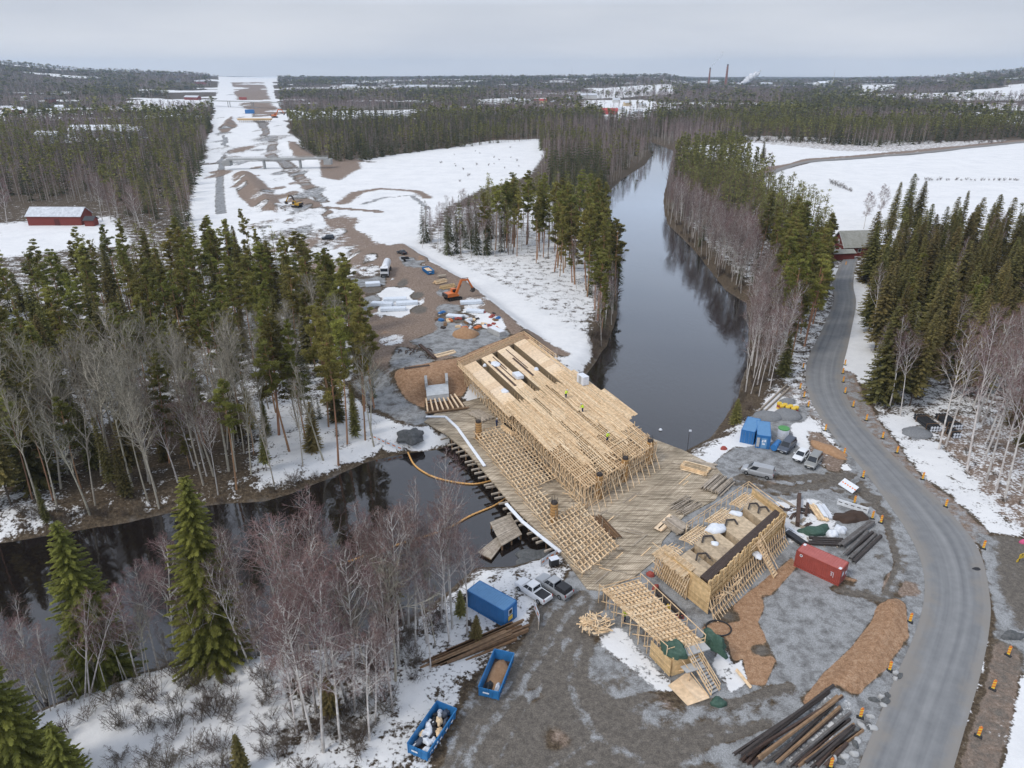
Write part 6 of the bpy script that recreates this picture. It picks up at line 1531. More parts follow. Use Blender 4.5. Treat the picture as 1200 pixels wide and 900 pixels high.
# twin blue containers
for i, (pa, pb, lab) in enumerate((((866.6, 519), (882.4, 522.4), 'dark fronted blue container, left one of the twin pair by the river'), ((885.5, 525.5), (900.5, 527.5), 'blue container with a white stickered door, right one of the twin pair'))):
    a = P(*pa); b = P(*pb); rz = heading(a, b)+PI/2; e = Vector((math.cos(rz), math.sin(rz))); f_ = Vector(((a[0]+b[0])/2, (a[1]+b[1])/2)); c_ = f_+e*3.03
    t = container('storage_container', lab, 'container', (c_.x, c_.y, h1(*f_)), rz+PI, M_BLUE, M_BLUE2, 6.06, 2.4, 2.6, doors=(i == 0))
    if i == 1:
        mb = MB(); mb.box((3.05, .15, 1.1), (.05, 1.0, 2.0)); d = mb.build('door', M_BLUE2, t); mb = MB(); mb.box((3.085, .3, 1.6), (.012, .3, .45)); mb.box((3.085, -.1, 1.5), (.012, .25, .5)); mb.box((3.085, .1, .95), (.012, .5, .3)); mb.build('sticker', M_WHITE, d)
        mb = MB(); mb.box((3.05, -.85, 1.2), (.05, .5, 1.8)); mb.build('pale_panel', M_CONC, t)
# ------------------------------------------------------------------ open blue skips with their loads
def skip(label, rim, seed):
    q = [Vector(P(x, y, 1.35)) for x, y in rim]                       # far-left, far-right, near-right, near-left
    f = (q[0]+q[1])/2; nn = (q[2]+q[3])/2; rz = heading(nn, f); c = (f+nn)/2; L = 5.6; W = 2.35; H = 1.35
    t = thing('skip', label, 'skip', (c.x, c.y, h1(c.x, c.y)+.02), rz); mb = MB()
    mb.box((0, 0, .22), (L-.1, W-.2, .12)); mb.build('floor', M_RUST, t); mb = MB()
    for y in (-1, 1): mb.add([(-L/2, y*(W/2-.12), .16), (L/2-.25, y*(W/2-.12), .16), (L/2, y*W/2, H), (-L/2, y*W/2, H), (-L/2, y*(W/2-.18), .16), (L/2-.3, y*(W/2-.18), .16), (L/2-.06, y*(W/2-.07), H), (-L/2, y*(W/2-.07), H)], [(0, 1, 2, 3), (7, 6, 5, 4), (3, 2, 6, 7), (0, 4, 5, 1), (0, 3, 7, 4), (1, 5, 6, 2)])
    mb.build('side_wall', M_SKIP, t); mb = MB()
    for y in (-1, 1):
        mb.beam((-L/2, y*(W/2), H-.02), (L/2, y*(W/2), H-.02), .12, .1)
        for k in range(9): x = -L/2+.3+(L-.6)*k/8; mb.beam((x, y*(W/2-.09), .2), (x, y*(W/2+.03), H-.05), .1, .07, (1, 0, 0))
        mb.beam((-L/2, y*.5, .08), (L/2-.4, y*.5, .08), .12, .16)
    mb.build('rib', M_SKIP, t); mb = MB(); mb.add([(L/2-.25, -W/2+.12, .16), (L/2-.25, W/2-.12, .16), (L/2, W/2, H), (L/2, -W/2, H), (L/2-.31, -W/2+.12, .16), (L/2-.31, W/2-.12, .16), (L/2-.06, W/2, H), (L/2-.06, -W/2, H)], [(0, 1, 2, 3), (7, 6, 5, 4), (3, 2, 6, 7)])
    for y in (-.6, 0, .6): mb.beam((L/2-.2, y, .2), (L/2+.03, y, H), .08, .08)
    mb.beam((L/2+.02, -W/2, H), (L/2+.02, W/2, H), .12, .1); mb.build('front_wall', M_SKIP, t)
    mb = MB()
    for y in (-1, 1): mb.box((-L/2-.03, y*(W/4), .76), (.07, W/2-.05, H-.22))
    for y in (-1, -.35, .35, 1): mb.box((-L/2-.08, y*(W/2-.12), .75), (.07, .09, H-.2))
    mb.build('tailgate', M_SKIP, t); mb = MB(); mb.box((-L/2-.125, .3, .8), (.012, .7, .2)); mb.build('tag_plate', M_WHITE, t)
    mb = MB()
    for k in range(4): mb.box((-1.6+1.1*k, -W/2-.075, .8), (.4, .012, .2))
    if seed == 2: mb.build('side_plate', M_WHITE, t)
    return t, L, W
s1, L_, W_ = skip('blue open skip part filled with brown sand and a black and white bag', [(580, 762), (604, 766.5), (584.5, 822), (559, 807)], 1)
s2, _, _ = skip('blue open skip full of white and black rubbish, nearest the bottom edge', [(512.5, 826.5), (537, 837), (502, 891), (475.6, 879)], 2)
def inskip(t, name, label, catg, x, y, z, sx, sy, sz, mat, seed, rough=.4):
    co, si = math.cos(t.rotation_euler[2]), math.sin(t.rotation_euler[2]); L = t.location
    return lump(name, label, catg, 0, 0, 0, sx, sy, sz, mat, t.rotation_euler[2], None, seed, rough, loc=(L.x+x*co-y*si, L.y+x*si+y*co, L.z+z))
inskip(s1, 'sand_load', 'brown sand spread over the floor of the upper blue skip', 'sand', .3, 0, .28, 2.4, 1.0, .3, M_SAND, 3, .2)
inskip(s1, 'rubbish_bag', 'black bag lying in the near end of the sand filled blue skip', 'bag', -1.7, .3, .4, .8, .45, .5, M_BLACK, 4)
inskip(s1, 'rubbish_bag', 'white bag lying at the near corner of the sand filled blue skip', 'bag', -1.6, -.6, .4, .6, .3, .5, M_WHITE, 5)
for k in range(16):
    x = -2.3+4.6*((k*7) % 16)/15; y = (-.65, -.1, .4, .7)[k % 4]; mt, w_ = ((M_WHITE, 'white'), (M_BLACK, 'black'), (M_WHITE, 'white'), (W_NEW, 'timber'), (P_DGREY, 'dark blue'))[k % 5]
    o = inskip(s2, 'rubbish_piece', 'piece of %s rubbish in the heap filling the nearest blue skip' % w_, 'rubbish', x, y, .55+.25*rnd.random(), rnd.uniform(.3, .75), rnd.uniform(.25, .5), rnd.uniform(.25, .5), mt, k+20, .6); o['group'] = '%s rubbish in the nearest skip' % w_; o.rotation_euler[2] = rnd.random()*6
t, _, _ = skip('blue open skip holding pale timber on the upper work yard behind the excavator', [(494, 321.5), (500, 320.5), (510.5, 328), (504, 330)], 3)
t.location.z = h1(t.location.x, t.location.y); L = t.location
mb = MB()
for k in range(9): mb.beam((-2.3, -.8+.2*k, .9+.1*rnd.random()), (2.2, -.8+.2*k, .95+.1*rnd.random()), .18, .12)
o = mb.build('timber_load', W_NEW); o.location = L; o.rotation_euler[2] = t.rotation_euler[2]; tag(o, 'pale timber offcuts lying in the blue skip on the upper yard', 'timber')
# ------------------------------------------------------------------ piles, stacks and lengths of material
def stack(name, label, catg, A, B, width, n, layers, mat, z=0, w=.22, h=.12, spread=.0, bearer=True, length=None, jit=.3, group=None):
    """boards laid from A to B side by side in layers"""
    a = Vector(G(*A)) if z is None else Vector(P(A[0], A[1], z)); b = Vector(G(*B)) if z is None else Vector(P(B[0], B[1], z)); d = (b-a); L = d.length; d.normalize(); s = Vector((d.y, -d.x, 0)).normalized()
    c = (a+b)/2; t = thing(name, label, catg, c, 0, group); mb = MB(); g = .12
    for l in range(layers):
        for k in range(n):
            o = s*((k+.5)/n-.5)*width*(1-.1*l)+Vector((0, 0, g+h*(l+.5)))+s*rnd.uniform(-spread, spread); j = rnd.uniform(-jit, jit); sp_ = s*rnd.uniform(-spread, spread)
            mb.beam(a+o+d*(j+abs(rnd.uniform(0, jit))), b+o+sp_+d*j, w, h*.94)
    mb.build('board', mat, t, True)
    if bearer:
        mb = MB()
        for f in (.15, .5, .85): p = a+(b-a)*f; mb.beam(p-s*width*.55+Vector((0, 0, .06)), p+s*width*.55+Vector((0, 0, .06)), .12, .12)
        mb.build('bearer', W_OLD, t, True)
    return t
stack('timber_pile', 'long pile of dark brown old beams behind the sand filled blue skip', 'timber', (500, 786), (606, 741), 2.6, 8, 4, W_BRN, 0, .26, .2, .35, jit=1.6)
stack('timber_pile', 'pale loose boards lying against the dark brown beam pile', 'timber', (530, 792), (583, 760), 2.0, 8, 2, W_OLD, 0, .2, .08, .5, jit=.8)
stack('board_bundle', 'black and yellow edged boards on the snow between the two blue skips', 'boards', (533, 819), (555, 802), .9, 4, 2, M_BLACK, 0, .18, .08, .1, jit=.5)
stack('yellow_plank', 'single yellow plank lying beside the black boards between the skips', 'plank', (540, 820), (556, 803), .3, 1, 1, M_YELLOW, 0, .2, .08, jit=0)
stack('timber_stack', 'bright pale board stack at the far right corner of the work platform', 'timber', (800, 546), (829, 554), 3.2, 12, 5, W_NEW, .15, .24, .1, .05)
stack('timber_stack', 'low row of pale boards beside the bright stack on the platform corner', 'timber', (806, 541), (838, 548), 1.6, 6, 2, W_OLD, .15, .22, .1, .1)
stack('timber_stack', 'weathered square beams stacked on the platform beside the abutment lattice', 'timber', (783, 612), (803, 626), 2.4, 6, 3, W_OLD, .15, .34, .3, .04)
stack('timber_stack', 'thin weathered battens strewn on the platform near the abutment', 'timber', (790, 600), (812, 588), 3.2, 9, 2, W_OLD, .15, .12, .08, .3, jit=.8)
stack('plywood_stack', 'pale plywood sheets leaning beside the square beams near the abutment', 'plywood', (771, 622), (788, 606), 1.4, 2, 4, W_PLY, .15, .7, .05)
stack('timber_stack', 'pale plank bundle beside the narrow lattice falsework and main formwork', 'timber', (590, 501), (603, 511), 1.6, 6, 6, W_NEW, .15, .26, .15, .03)
stack('timber_stack', 'weathered timbers lying beside the main formwork near the left bank', 'timber', (555, 483), (572, 493), 3.0, 8, 2, W_OLD, .15, .26, .14, .1)
stack('steel_beam_stack', 'dark steel beams lying between the lattice falsework and main formwork', 'beams', (616, 528), (648, 562), 1.6, 5, 1, M_STEEL, .15, .18, .25, .05)
stack('steel_beam_stack', 'rusty brown battens on the platform beside the lattice falsework near end', 'beams', (698, 606), (722, 632), 1.8, 6, 2, W_BRN, .15, .16, .12, .1)
stack('formwork_panel_stack', 'snowy stack of dark formwork beams between the platform and the grey lot', 'panels', (832, 578), (850, 562), 3.6, 9, 3, W_OLD, .1, .2, .2, .15)
stack('steel_rail', 'long rusty beam lying on snow behind the abutment', 'beam', (934, 618), (936, 583), .6, 1, 2, M_RUST, 0, .55, .4, jit=0)
stack('steel_rail', 'short rusty beam lying on snow beside the long rusty beam', 'beam', (944, 606), (946, 592), .5, 1, 1, M_RUST, 0, .4, .4, jit=0)
stack('timber_stack', 'yellow edged pale planks leaning beside the green tarpaulin heap', 'timber', (966, 612), (953, 593), 1.6, 5, 2, W_NEW, 0, .25, .12, .05)
stack('white_panel_stack', 'stack of white panels on the snow behind the green tarpaulin heap', 'panels', (971, 609), (961, 594), 1.6, 4, 3, M_WHITE, 0, .36, .12, .03)
stack('black_pipe_pair', 'black pipes lying between the abutment and the red container', 'pipes', (920, 625), (942, 640), 1.0, 2, 1, M_BLACK, 0, .5, .5, .05)
stack('grey_beam_stack', 'grey steel beams lying behind the red container', 'beams', (942, 635), (985, 637), 2.0, 4, 1, M_STEEL, 0, .3, .3, .1, jit=1)
M_GREYP = pmat('grey_pile', (.15, .145, .14), .7, scale=2, col2=(.09, .075, .065))
# sheet piles, every one loose
def bars(label, group, segs, mat, w, h, name='steel_pile', catg='pile'):
    for (A, B, dz) in segs:
        a = Vector(P(*A)); b = Vector(P(*B)); c = (a+b)/2; g = max(h1(*a[:2]), h1(*b[:2]), h1(*c[:2])); t = thing(name, label, catg, (c.x, c.y, g+dz+h/2+.03), heading(a, b), group); L = (b-a).length
        mb = MB(); mb.extr([(-w/2, -h/2), (-w/2+.05, -h/2), (-w*.25, h/2-.05), (w*.25, h/2-.05), (w/2-.05, -h/2), (w/2, -h/2), (w*.3, h/2), (-w*.3, h/2)], -L/2, L/2)
        o = mb.build('profile', rnd.choice(mat) if isinstance(mat, tuple) else mat, t); o.rotation_euler[2] = -PI/2
S = []
for k in range(19):
    o = k/18*11; f = rnd.uniform(-.12, .12)
    S.append(((862+o*9.0+rnd.uniform(-6, 6), 898+rnd.uniform(-4, 3)), (972+o*3.0+rnd.uniform(-9, 8), 818+o*3.6+rnd.uniform(-4, 4)), rnd.choice((0, .3, .6)) if k % 2 else 0))
bars('long dark rusty steel pile in the fan of piles at the bottom right', 'steel piles at the bottom right', S, (M_RUST, W_BRN, M_STEEL, M_GREYP), .34, .26)
bars('short dark steel pile lying beside the fan of long piles', 'short piles at the bottom right', [((868, 893), (900, 862), 0), ((874, 896), (903, 866), 0), ((880, 899), (906, 875), .1), ((956, 899), (985, 868), 0), ((966, 899), (992, 872), 0)], M_RUST, .45, .3)
bars('long grey brown steel pile on the gravel behind the red container', 'steel piles behind the red container', [((982, 641), (1020, 612), 0), ((986, 643), (1023, 615), .3), ((992, 650), (1022, 625), 0), ((996, 656), (1026, 627), 0), ((1000, 660), (1032, 629), 0), ((989, 653), (1016, 626), .3)], (M_RUST, M_GREYP, M_STEEL), .55, .36)
# the log like edging along the river bank right side
bars('grey pole lying along the bank below the bend of the main road', 'poles along the bank by the road bend', [((888, 484), (922, 452), 0), ((893, 486), (926, 455), 0)], W_OLD, .35, .3, 'pole', 'pole')
def heap(name, label, px, py, sx, sy, sz, mat, rz=0, seed=0, rough=.18, catg='heap'):
    p = G(px, py); return lump(name, label, catg, 0, 0, 0, sx, sy, sz, mat, rz, None, seed, rough, n=26, loc=(p[0], p[1], p[2]-.05))
heap('gravel_heap', 'grey gravel heap between the twin blue containers and the yellow drums', 922, 487, 2.9, 2.4, 1.3, M_GRAVEL, 0, 31)
heap('gravel_heap', 'dark gravel heap directly behind the twin blue containers', 899, 489, 2.9, 2.0, 1.2, M_GRAVEL, 0, 32)
heap('gravel_heap', 'small gravel heap behind the yellow drums', 923, 471, 1.6, 1.3, .8, M_GRAVEL, 0, 33)
heap('gravel_heap', 'gravel heap on the snow strip beside the bundles of black pipes', 1074, 508, 2.7, 2.2, .9, M_GRAVEL, 0, 34)
heap('sand_heap', 'orange sand heap on the upper yard behind the main formwork', 545, 393, 3.3, 2.6, 1.9, M_SAND, 0, 35)
heap('rock_heap', 'dark heap of rocks at the water edge of the left bank', 482, 513, 2.6, 2.4, 1.6, M_ROCK, .3, 36, .5)
heap('rock_heap', 'grey boulder bank under the near edge of the platform', 628, 652, 3.0, 1.8, .9, M_ROCK, .3, 37, .5)
heap('dirt_heap', 'brown earth heap with snow at the bend left of the main road', 973, 529, 1.6, 3.6, .8, M_SAND, .6, 38, .4)
heap('green_tarpaulin', 'crumpled green tarpaulin heap behind the red container', 959, 623, 2.6, 1.6, 1.0, M_GREEN, .2, 39, .7, 'tarpaulin')
heap('brown_net_heap', 'dark brown heap of coiled mats beside the white wall block', 995, 607, 2.6, 1.3, 1.0, pmat('brown_mats', (.07, .045, .033), .9, scale=3, bump=.8, bscale=3), .1, 40, .6)
heap('big_bag', 'white big bag between the green tarpaulin and the brown mats', 975, 628, .9, .8, .9, M_WHITE, 0, 41, .4, 'bag')
heap('big_bag', 'white bulky bag in front of the dark brown mats', 984, 622, 1.0, .8, .8, M_WHITE, .5, 42, .4, 'bag')
heap('offcut_heap', 'round heap of pale timber offcuts beside the approach falsework', 699, 735, 1.8, 1.5, .9, W_OLD, 0, 43, .5)
mb = MB(); p = P(699, 735)
for k in range(90):
    a = rnd.random()*6.28; r = rnd.random()**.6*1.9; c = Vector((p[0]+math.cos(a)*r, p[1]+math.sin(a)*r*.85, .25+1.0*(1-r/2.1)*rnd.random()+.25)); b = rnd.random()*6.28; d = Vector((math.cos(b), math.sin(b), rnd.uniform(-.25, .25)))*rnd.uniform(.4, .9)
    mb.beam(c-d, c+d, .12, .05)
tag(mb.build('timber_offcut', W_NEW), 'loose offcut boards covering the round heap beside the approach falsework', 'timber')
# green tarpaulins thrown over the approach falsework
lump('green_tarpaulin', 'green tarpaulin draped over the left end corner of the approach falsework', 'tarpaulin', 790, 764, 2.6, 1.7, .9, 1.2, M_GREEN, -.9, None, 51, .6)
lump('green_tarpaulin', 'green tarpaulin draped over the right end corner of the approach falsework', 'tarpaulin', 836, 756, 1.7, 1.9, .8, 1.6, M_GREEN, -1.0, None, 52, .6)
lump('green_tarpaulin', 'small green tarpaulin at the foot of the access stair', 'tarpaulin', 842, 824, .05, .9, .7, .6, M_GREEN, 0, None, 53, .5)
p = P(841, 757-6, .0)
mb = MB(); q = P(842, 736, .1); mb.path([(q[0]+1.5*math.cos(k/20*2*PI), q[1]+1.3*math.sin(k/20*2*PI), .12) for k in range(21)], .09, 8); tag(mb.build('hose_coil', M_BLACK), 'black hose lying in a ring at the near corner of the abutment', 'hose')
stack('plank_pair', 'two loose yellow planks on the orange sand right of the stair', 'planks', (862, 785), (880, 808), .4, 2, 1, W_NEW, .05, .18, .08, .1, False)
# tools and bundles between abutment and approach falsework
for (x, y, mt, lab) in ((768, 690, M_RED, 'red wrapped bundle between the abutment and the approach falsework'), (784, 712, M_YELLOW, 'small yellow pack beside the approach falsework rail'), (797, 722, M_RED, 'red and black pack beside the lower approach falsework rail'),
                         (762, 674, M_RED, 'small red machine at the head of the approach falsework'), (848, 527, M_RED, 'red barrel on the snow by the river'), ):
    p = P(x, y, .0); lump('bundle', lab, 'bundle', 0, 0, 0, .6, .4, .6, mt, rnd.random()*3, None, int(x), .3, loc=(p[0], p[1], h1(*p[:2])))
stack('pallet_load', 'grey boxes and dark packs lined up beside the approach falsework', 'pallets', (770, 695), (800, 724), .9, 2, 2, M_STEEL, 0, .4, .25, .15)
# ------------------------------------------------------------------ traffic beacons along the road
BEA = [(937.5, 456), (942, 466), (947, 477), (967, 505), (989, 533), (1011, 560), (1001, 590), (1022, 608), (1032, 613), (987.5, 438), (988, 448), (990, 461), (999.5, 477), (1015, 493), (1034, 514), (1051, 531), (1081, 562), (1108, 594), (1152, 643),
       (1066, 729), (1042, 786), (1008, 841), (973, 900), (1181, 768), (1163, 808), (1146, 863), (990, 428), (941, 432), (991, 311)]
M_BORANGE = pmat('beacon_orange', (.75, .20, .035), .5, var=.1); M_BYEL = pmat('beacon_yellow', (.82, .56, .07), .5, var=.1)
bt = None
for i, (x, y) in enumerate(BEA):
    p = G(x, y); side = 'left' if x < 967+(y-500)*0 and y < 500 or (x, y) in [(967, 505), (989, 533), (1011, 560), (1066, 729), (1042, 786), (1008, 841), (973, 900)] else 'right'
    lab = 'orange and yellow striped beacon on the %s verge of the main road' % side; grp = 'beacons on the %s verge' % side
    if i in (6, 7, 8): lab = 'orange and yellow striped beacon at the lot entrance beside the white wall block'; grp = 'beacons at the lot entrance'
    if i == 28: lab = 'single orange marker on snow in front of the red house'; grp = 'marker by the red house'
    face = math.atan2(-p[1], -p[0])+rnd.uniform(-.35, .35)
    if bt is None:
        bt = thing('traffic_beacon', lab, 'beacon', p, face, grp)
        mb = MB(); mb.box((0, 0, .06), (.45, .75, .12), taper=.8); mb.build('foot', M_BLACK, bt)
        mb = MB(); mb.box((0, 0, .74), (.05, .30, 1.14)); pn = mb.build('panel', M_BYEL, bt, bevel=.01)
        for k in range(3):
            z = .32+.36*k; mb = MB()
            for xx in (.028, -.028): mb.add([(xx, -.15, z), (xx, .15, z+.16), (xx, .15, z+.36), (xx, -.15, z+.20)], [(0, 1, 2, 3)])
            mb.build('stripe', M_BORANGE, pn)
        mb = MB(); mb.tube((0, 0, 1.3), (0, 0, 1.42), .08, .07, 10); mb.build('lamp', M_STRAP, bt)
    else: dup(bt, p, face, lab, grp)
# yellow and red drums
M_DRUMY = pmat('drum_yellow', (.75, .50, .05), .45, var=.1); d0 = None
for k in range(7):
    p = G(912.5+3.3*k, 478.5+.8*k+(2.0 if k % 2 else 0)); lab = 'yellow drum with a red band in the row near the road bend'; grp = 'yellow drums by the road bend'
    if d0 is None:
        d0 = thing('drum', lab, 'drum', p, 0, grp); mb = MB(); mb.lathe([(.46, 0), (.48, .05), (.48, .3), (.44, .34), (.44, .85), (.48, .9), (.48, 1.25), (.44, 1.32)], n=16); mb.build('shell', M_DRUMY, d0, smooth=True); mb = MB(); mb.lathe([(.455, .36), (.455, .83)], n=16); mb.build('band', M_RED, d0, smooth=True)
    else: dup(d0, p, None, lab, grp)
# tank, sign boards, white wall block
t = thing('water_tank', 'white plastic tank with a green lid beside the right blue container', 'tank', G(917, 512)); mb = MB(); mb.lathe([(.95, 0), (1.0, .1), (1.0, 1.7), (.9, 1.8)], n=20); mb.build('vessel', M_WHITE, t, smooth=True); mb = MB(); mb.lathe([(1.02, 1.72), (1.02, 1.9), (.7, 2.0)], n=20); mb.build('lid', pmat('green_lid', (.10, .32, .10), .5), t, smooth=True)
t = thing('propane_tank', 'blue cylindrical tank lying beside the right blue container', 'tank', G(909, 526), .9); mb = MB(); mb.tube((-1.3, 0, .75), (1.3, 0, .75), .6, n=16); mb.build('vessel', M_BLUE, t, smooth=True); mb = MB(); mb.box((-.8, 0, .1), (.2, 1, .25)); mb.box((.8, 0, .1), (.2, 1, .25)); mb.build('cradle', M_STEEL, t)
t = thing('sign_board', 'white tilted board with a row of orange red dashes by the road entrance', 'sign', G(994, 573), .0); a = Vector(P(985, 566, .6)); b = Vector(P(1002, 577, .6)); rz = heading(a, b); t.rotation_euler[2] = rz
mb = MB(); mb.add([(-1.5, -.7, .25), (1.5, -.7, .25), (1.5, .5, 1.1), (-1.5, .5, 1.1), (-1.5, -.7, .17), (1.5, -.7, .17), (1.5, .5, 1.02), (-1.5, .5, 1.02)], [(0, 1, 2, 3), (7, 6, 5, 4), (0, 4, 5, 1), (1, 5, 6, 2), (2, 6, 7, 3), (3, 7, 4, 0)]); bd = mb.build('board', M_WHITE, t)
mb = MB()
for k in range(6): x = -1.3+.5*k; mb.add([(x, -.2, .606), (x+.3, -.2, .606), (x+.3, -.02, .736), (x, -.02, .736)], [(0, 1, 2, 3)])
mb.build('dash', M_BORANGE, bd); mb = MB()
for x in (-1.2, 1.2): mb.beam((x, .45, 0), (x, .45, 1.02), .08, .08)
mb.build('prop', M_STEEL, t)
a = P(981, 590); b = P(1017, 601); t = thing('wall_block', 'long low white wall block across the lot entrance', 'barrier', ((a[0]+b[0])/2, (a[1]+b[1])/2, 0), heading(a, b)); L = (Vector(b)-Vector(a)).length
mb = MB(); mb.extr([(-.35, 0), (.35, 0), (.3, .25), (.14, .85), (-.14, .85), (-.3, .25)], -L/2, L/2); o = mb.build('body', pmat('pale_barrier', (.62, .63, .64), .8, scale=2), t); o.rotation_euler[2] = -PI/2
mb = MB()
for k in range(5): mb.box((-L/2+L*(k+.5)/5, -.24, .55), (.5, .05, .12))
mb.build('slot', M_STEEL, t)
def banner(label, pts, hgt_=1.0, z=0):
    q = [Vector(G(*p)) for p in pts]; t = thing('safety_barrier', label, 'barrier', q[0]); mb = MB(); m2 = MB(); m3 = MB()
    for a, b in zip(q[:-1], q[1:]):
        L = (b-a).length; mb.beam(a+Vector((0, 0, .1+hgt_/2)), b+Vector((0, 0, .1+hgt_/2)), .04, hgt_); n = max(2, int(L/.9)); d = (b-a)/n; s = Vector((d.y, -d.x, 0)).normalized()*.026
        for k in range(n):
            for sg in (-1, 1):
                p = a+d*(k+.2)+s*sg; r = a+d*(k+.75)+s*sg; m2.add([p+Vector((0, 0, .1+hgt_*.35)), r+Vector((0, 0, .1+hgt_*.35)), r+Vector((0, 0, .1+hgt_*.65)), p+Vector((0, 0, .1+hgt_*.65))], [(0, 1, 2, 3)])
        m3.beam(a, a+Vector((0, 0, hgt_+.3)), .08, .08); m3.beam(b, b+Vector((0, 0, hgt_+.3)), .08, .08)
    mb.build('sheet', M_WHITE, t, True); m2.build('stripe', M_STRAP, t, True); m3.build('post', W_OLD, t, True)
banner('white barrier with orange dashes at the near edge of the platform', [(634, 664), (644, 656), (656, 650)])
banner('white barrier with orange dashes standing by the corner of the blue cabin', [(626, 714), (632, 728), (631, 738)], 1.1)
banner('white and orange barrier on snow along the left bank of the dark water', [(437, 514), (452, 521), (472, 529)], .8)
t = thing('generator', 'small black generator box beside the orange dashed barrier', 'generator', G(649, 663), .4); mb = MB(); mb.box((0, 0, .75), (1.2, .8, 1.0)); mb.build('housing', M_BLACK, t, bevel=.05); mb = MB(); mb.box((0, 0, 1.29), (1.3, .9, .06)); mb.build('lid', M_WHITE, t); mb = MB()
for x in (-.5, .5): mb.box((x, 0, .13), (.12, .8, .26))
mb.build('skid', M_STEEL, t)
# black pipe bundles
for (A, B, lab, n) in (((1076, 491), (1096, 506), 'bundle of black pipes with white ends nearest the main road', 4), ((1101, 490), (1121, 504), 'bundle of black pipes behind the two white birch trunks', 4), ((1111, 507), (1121, 514), 'short bundle of black pipes in front of the two longer bundles', 3)):
    a = Vector(G(*A)); b = Vector(G(*B)); rz = heading(a, b); c = (a+b)/2; L = (b-a).length; t = thing('pipe_bundle', lab, 'pipes', (c.x, c.y, h1(c.x, c.y)), rz)
    for l in range(2):
        for k in range(n):
            y = (k-(n-1)/2)*.56; z = .32+.56*l; mb = MB(); mb.tube((-L/2, y, z), (L/2, y, z), .27, n=14); pi = mb.build('pipe', M_BLACK, t, smooth=True); mb = MB(); mb.tube((L/2, y, z), (L/2+.03, y, z), .25, n=14); mb.tube((-L/2-.03, y, z), (-L/2, y, z), .25, n=14); mb.build('end_cap', M_WHITE, pi)
    mb = MB()
    for x in (-L*.3, L*.3):
        for y in (-n*.29-.02, n*.29+.02): mb.beam((x, y, 0), (x, y, 1.25), .08, .08)
        mb.beam((x, -n*.29, .02), (x, n*.29, .02), .1, .06); mb.beam((x, -n*.3, 1.2), (x, n*.3, 1.2), .08, .06)
    mb.build('rack', W_BRN, t)
# floating booms on the water
def boom(label, pts):
    q = []; P3 = [Vector(P(x, y, WATER+.12)) for x, y in pts]
    for i in range(len(P3)-1):
        p0 = P3[max(i-1, 0)]; p1 = P3[i]; p2 = P3[i+1]; p3 = P3[min(i+2, len(P3)-1)]
        for k in np.linspace(0, 1, 14, endpoint=False): q.append(.5*((2*p1)+(-p0+p2)*k+(2*p0-5*p1+4*p2-p3)*k*k+(-p0+3*p1-3*p2+p3)*k**3))
    q.append(P3[-1]); mb = MB(); mb.path(q, [.17 if i % 2 else .12 for i in range(len(q))], 8); o = mb.build('floating_boom', pmat('boom_orange', (.74, .40, .12), .6, scale=1.5, col2=(.62, .36, .15)), smooth=True); tag(o, label, 'boom')
boom('orange floating boom curving from the left bank to the platform', [(478, 530), (486, 545), (504, 557), (528, 564), (556, 567), (580, 562)])
boom('pale orange floating boom running from the trees to the platform', [(384, 667), (420, 654), (470, 637), (520, 621), (552, 604), (580, 592), (598, 580)])
# upper yard stores
M_FOIL = pmat('frosted_wrap', (.70, .74, .78), .4, scale=3, col2=(.55, .60, .66))
k = 0
for (x, y, sx, sy, sz, lab) in ((437, 335, 2.2, 1.6, 1.1, 'white wrapped bundle beside the white lorry'), (448, 358, 3.0, 1.3, .9, 'frosty wrapped bundle at the left of the white yard patch'), (463, 353, 3.2, 1.4, 1.0, 'frosty wrapped bundle at the middle of the white yard patch'), (477, 357, 3.0, 1.3, .9, 'frosty wrapped bundle at the right of the white yard patch'),
                                (461, 364, 3.4, 1.3, .9, 'frosty wrapped bundle at the front of the white yard patch'), (552, 356, 3.0, 1.2, .9, 'white wrapped pack right of the orange excavator'), (533, 372, 2.2, 1.2, .7, 'white wrapped pack on the snow in front of the excavator'), (557, 366, 2.4, 1.2, .7, 'white wrapped pack furthest right on the upper yard snow')):
    t = thing('wrapped_bundle', lab, 'bundle', G(x, y), rnd.uniform(-.3, .3)); mb = MB(); mb.box((0, 0, sz*.55), (sx*2, sy*1.6, sz)); mb.build('wrap', M_FOIL, t, bevel=.15); mb = MB()
    for xx in (-sx*.5, sx*.5): mb.box((xx, 0, .06), (.2, sy*1.7, .12))
    mb.build('bearer', W_OLD, t); k += 1
t = thing('concrete_box', 'long pale grey concrete box at the edge of the formwork back fill', 'block', G(582, 391), heading(G(573, 386), G(590, 394))); mb = MB(); mb.box((0, 0, .6), (5.2, 2.0, 1.2)); mb.build('body', M_CONC, t, bevel=.08); mb = MB(); mb.box((0, 0, 1.22), (4.8, 1.6, .05)); mb.build('lid', M_WHITE, t)
stack('timber_stack', 'pale timber stack left of the orange excavator', 'timber', (510, 333), (522, 330), 2.2, 8, 5, W_NEW, 3, .26, .16)
stack('timber_stack', 'yellow board stack right behind the orange excavator', 'timber', (517, 339), (532, 336), 2.2, 8, 5, W_YEL, 3, .26, .16)
stack('timber_stack', 'thin snowy board stack beside the upper blue skip', 'timber', (513, 325), (522, 324), 1.8, 6, 3, W_OLD, 3, .26, .16)
stack('plywood_stack', 'pale plywood stack at the top of the orange sand slope', 'plywood', (510, 419), (533, 413), 2.0, 3, 4, W_PLY, 2.6, .7, .08)
stack('steel_beam_stack', 'long dark steel beam at the edge of the rebar yard', 'beams', (492, 405), (510, 421), .8, 2, 1, M_RUST, 3, .3, .35, jit=0)
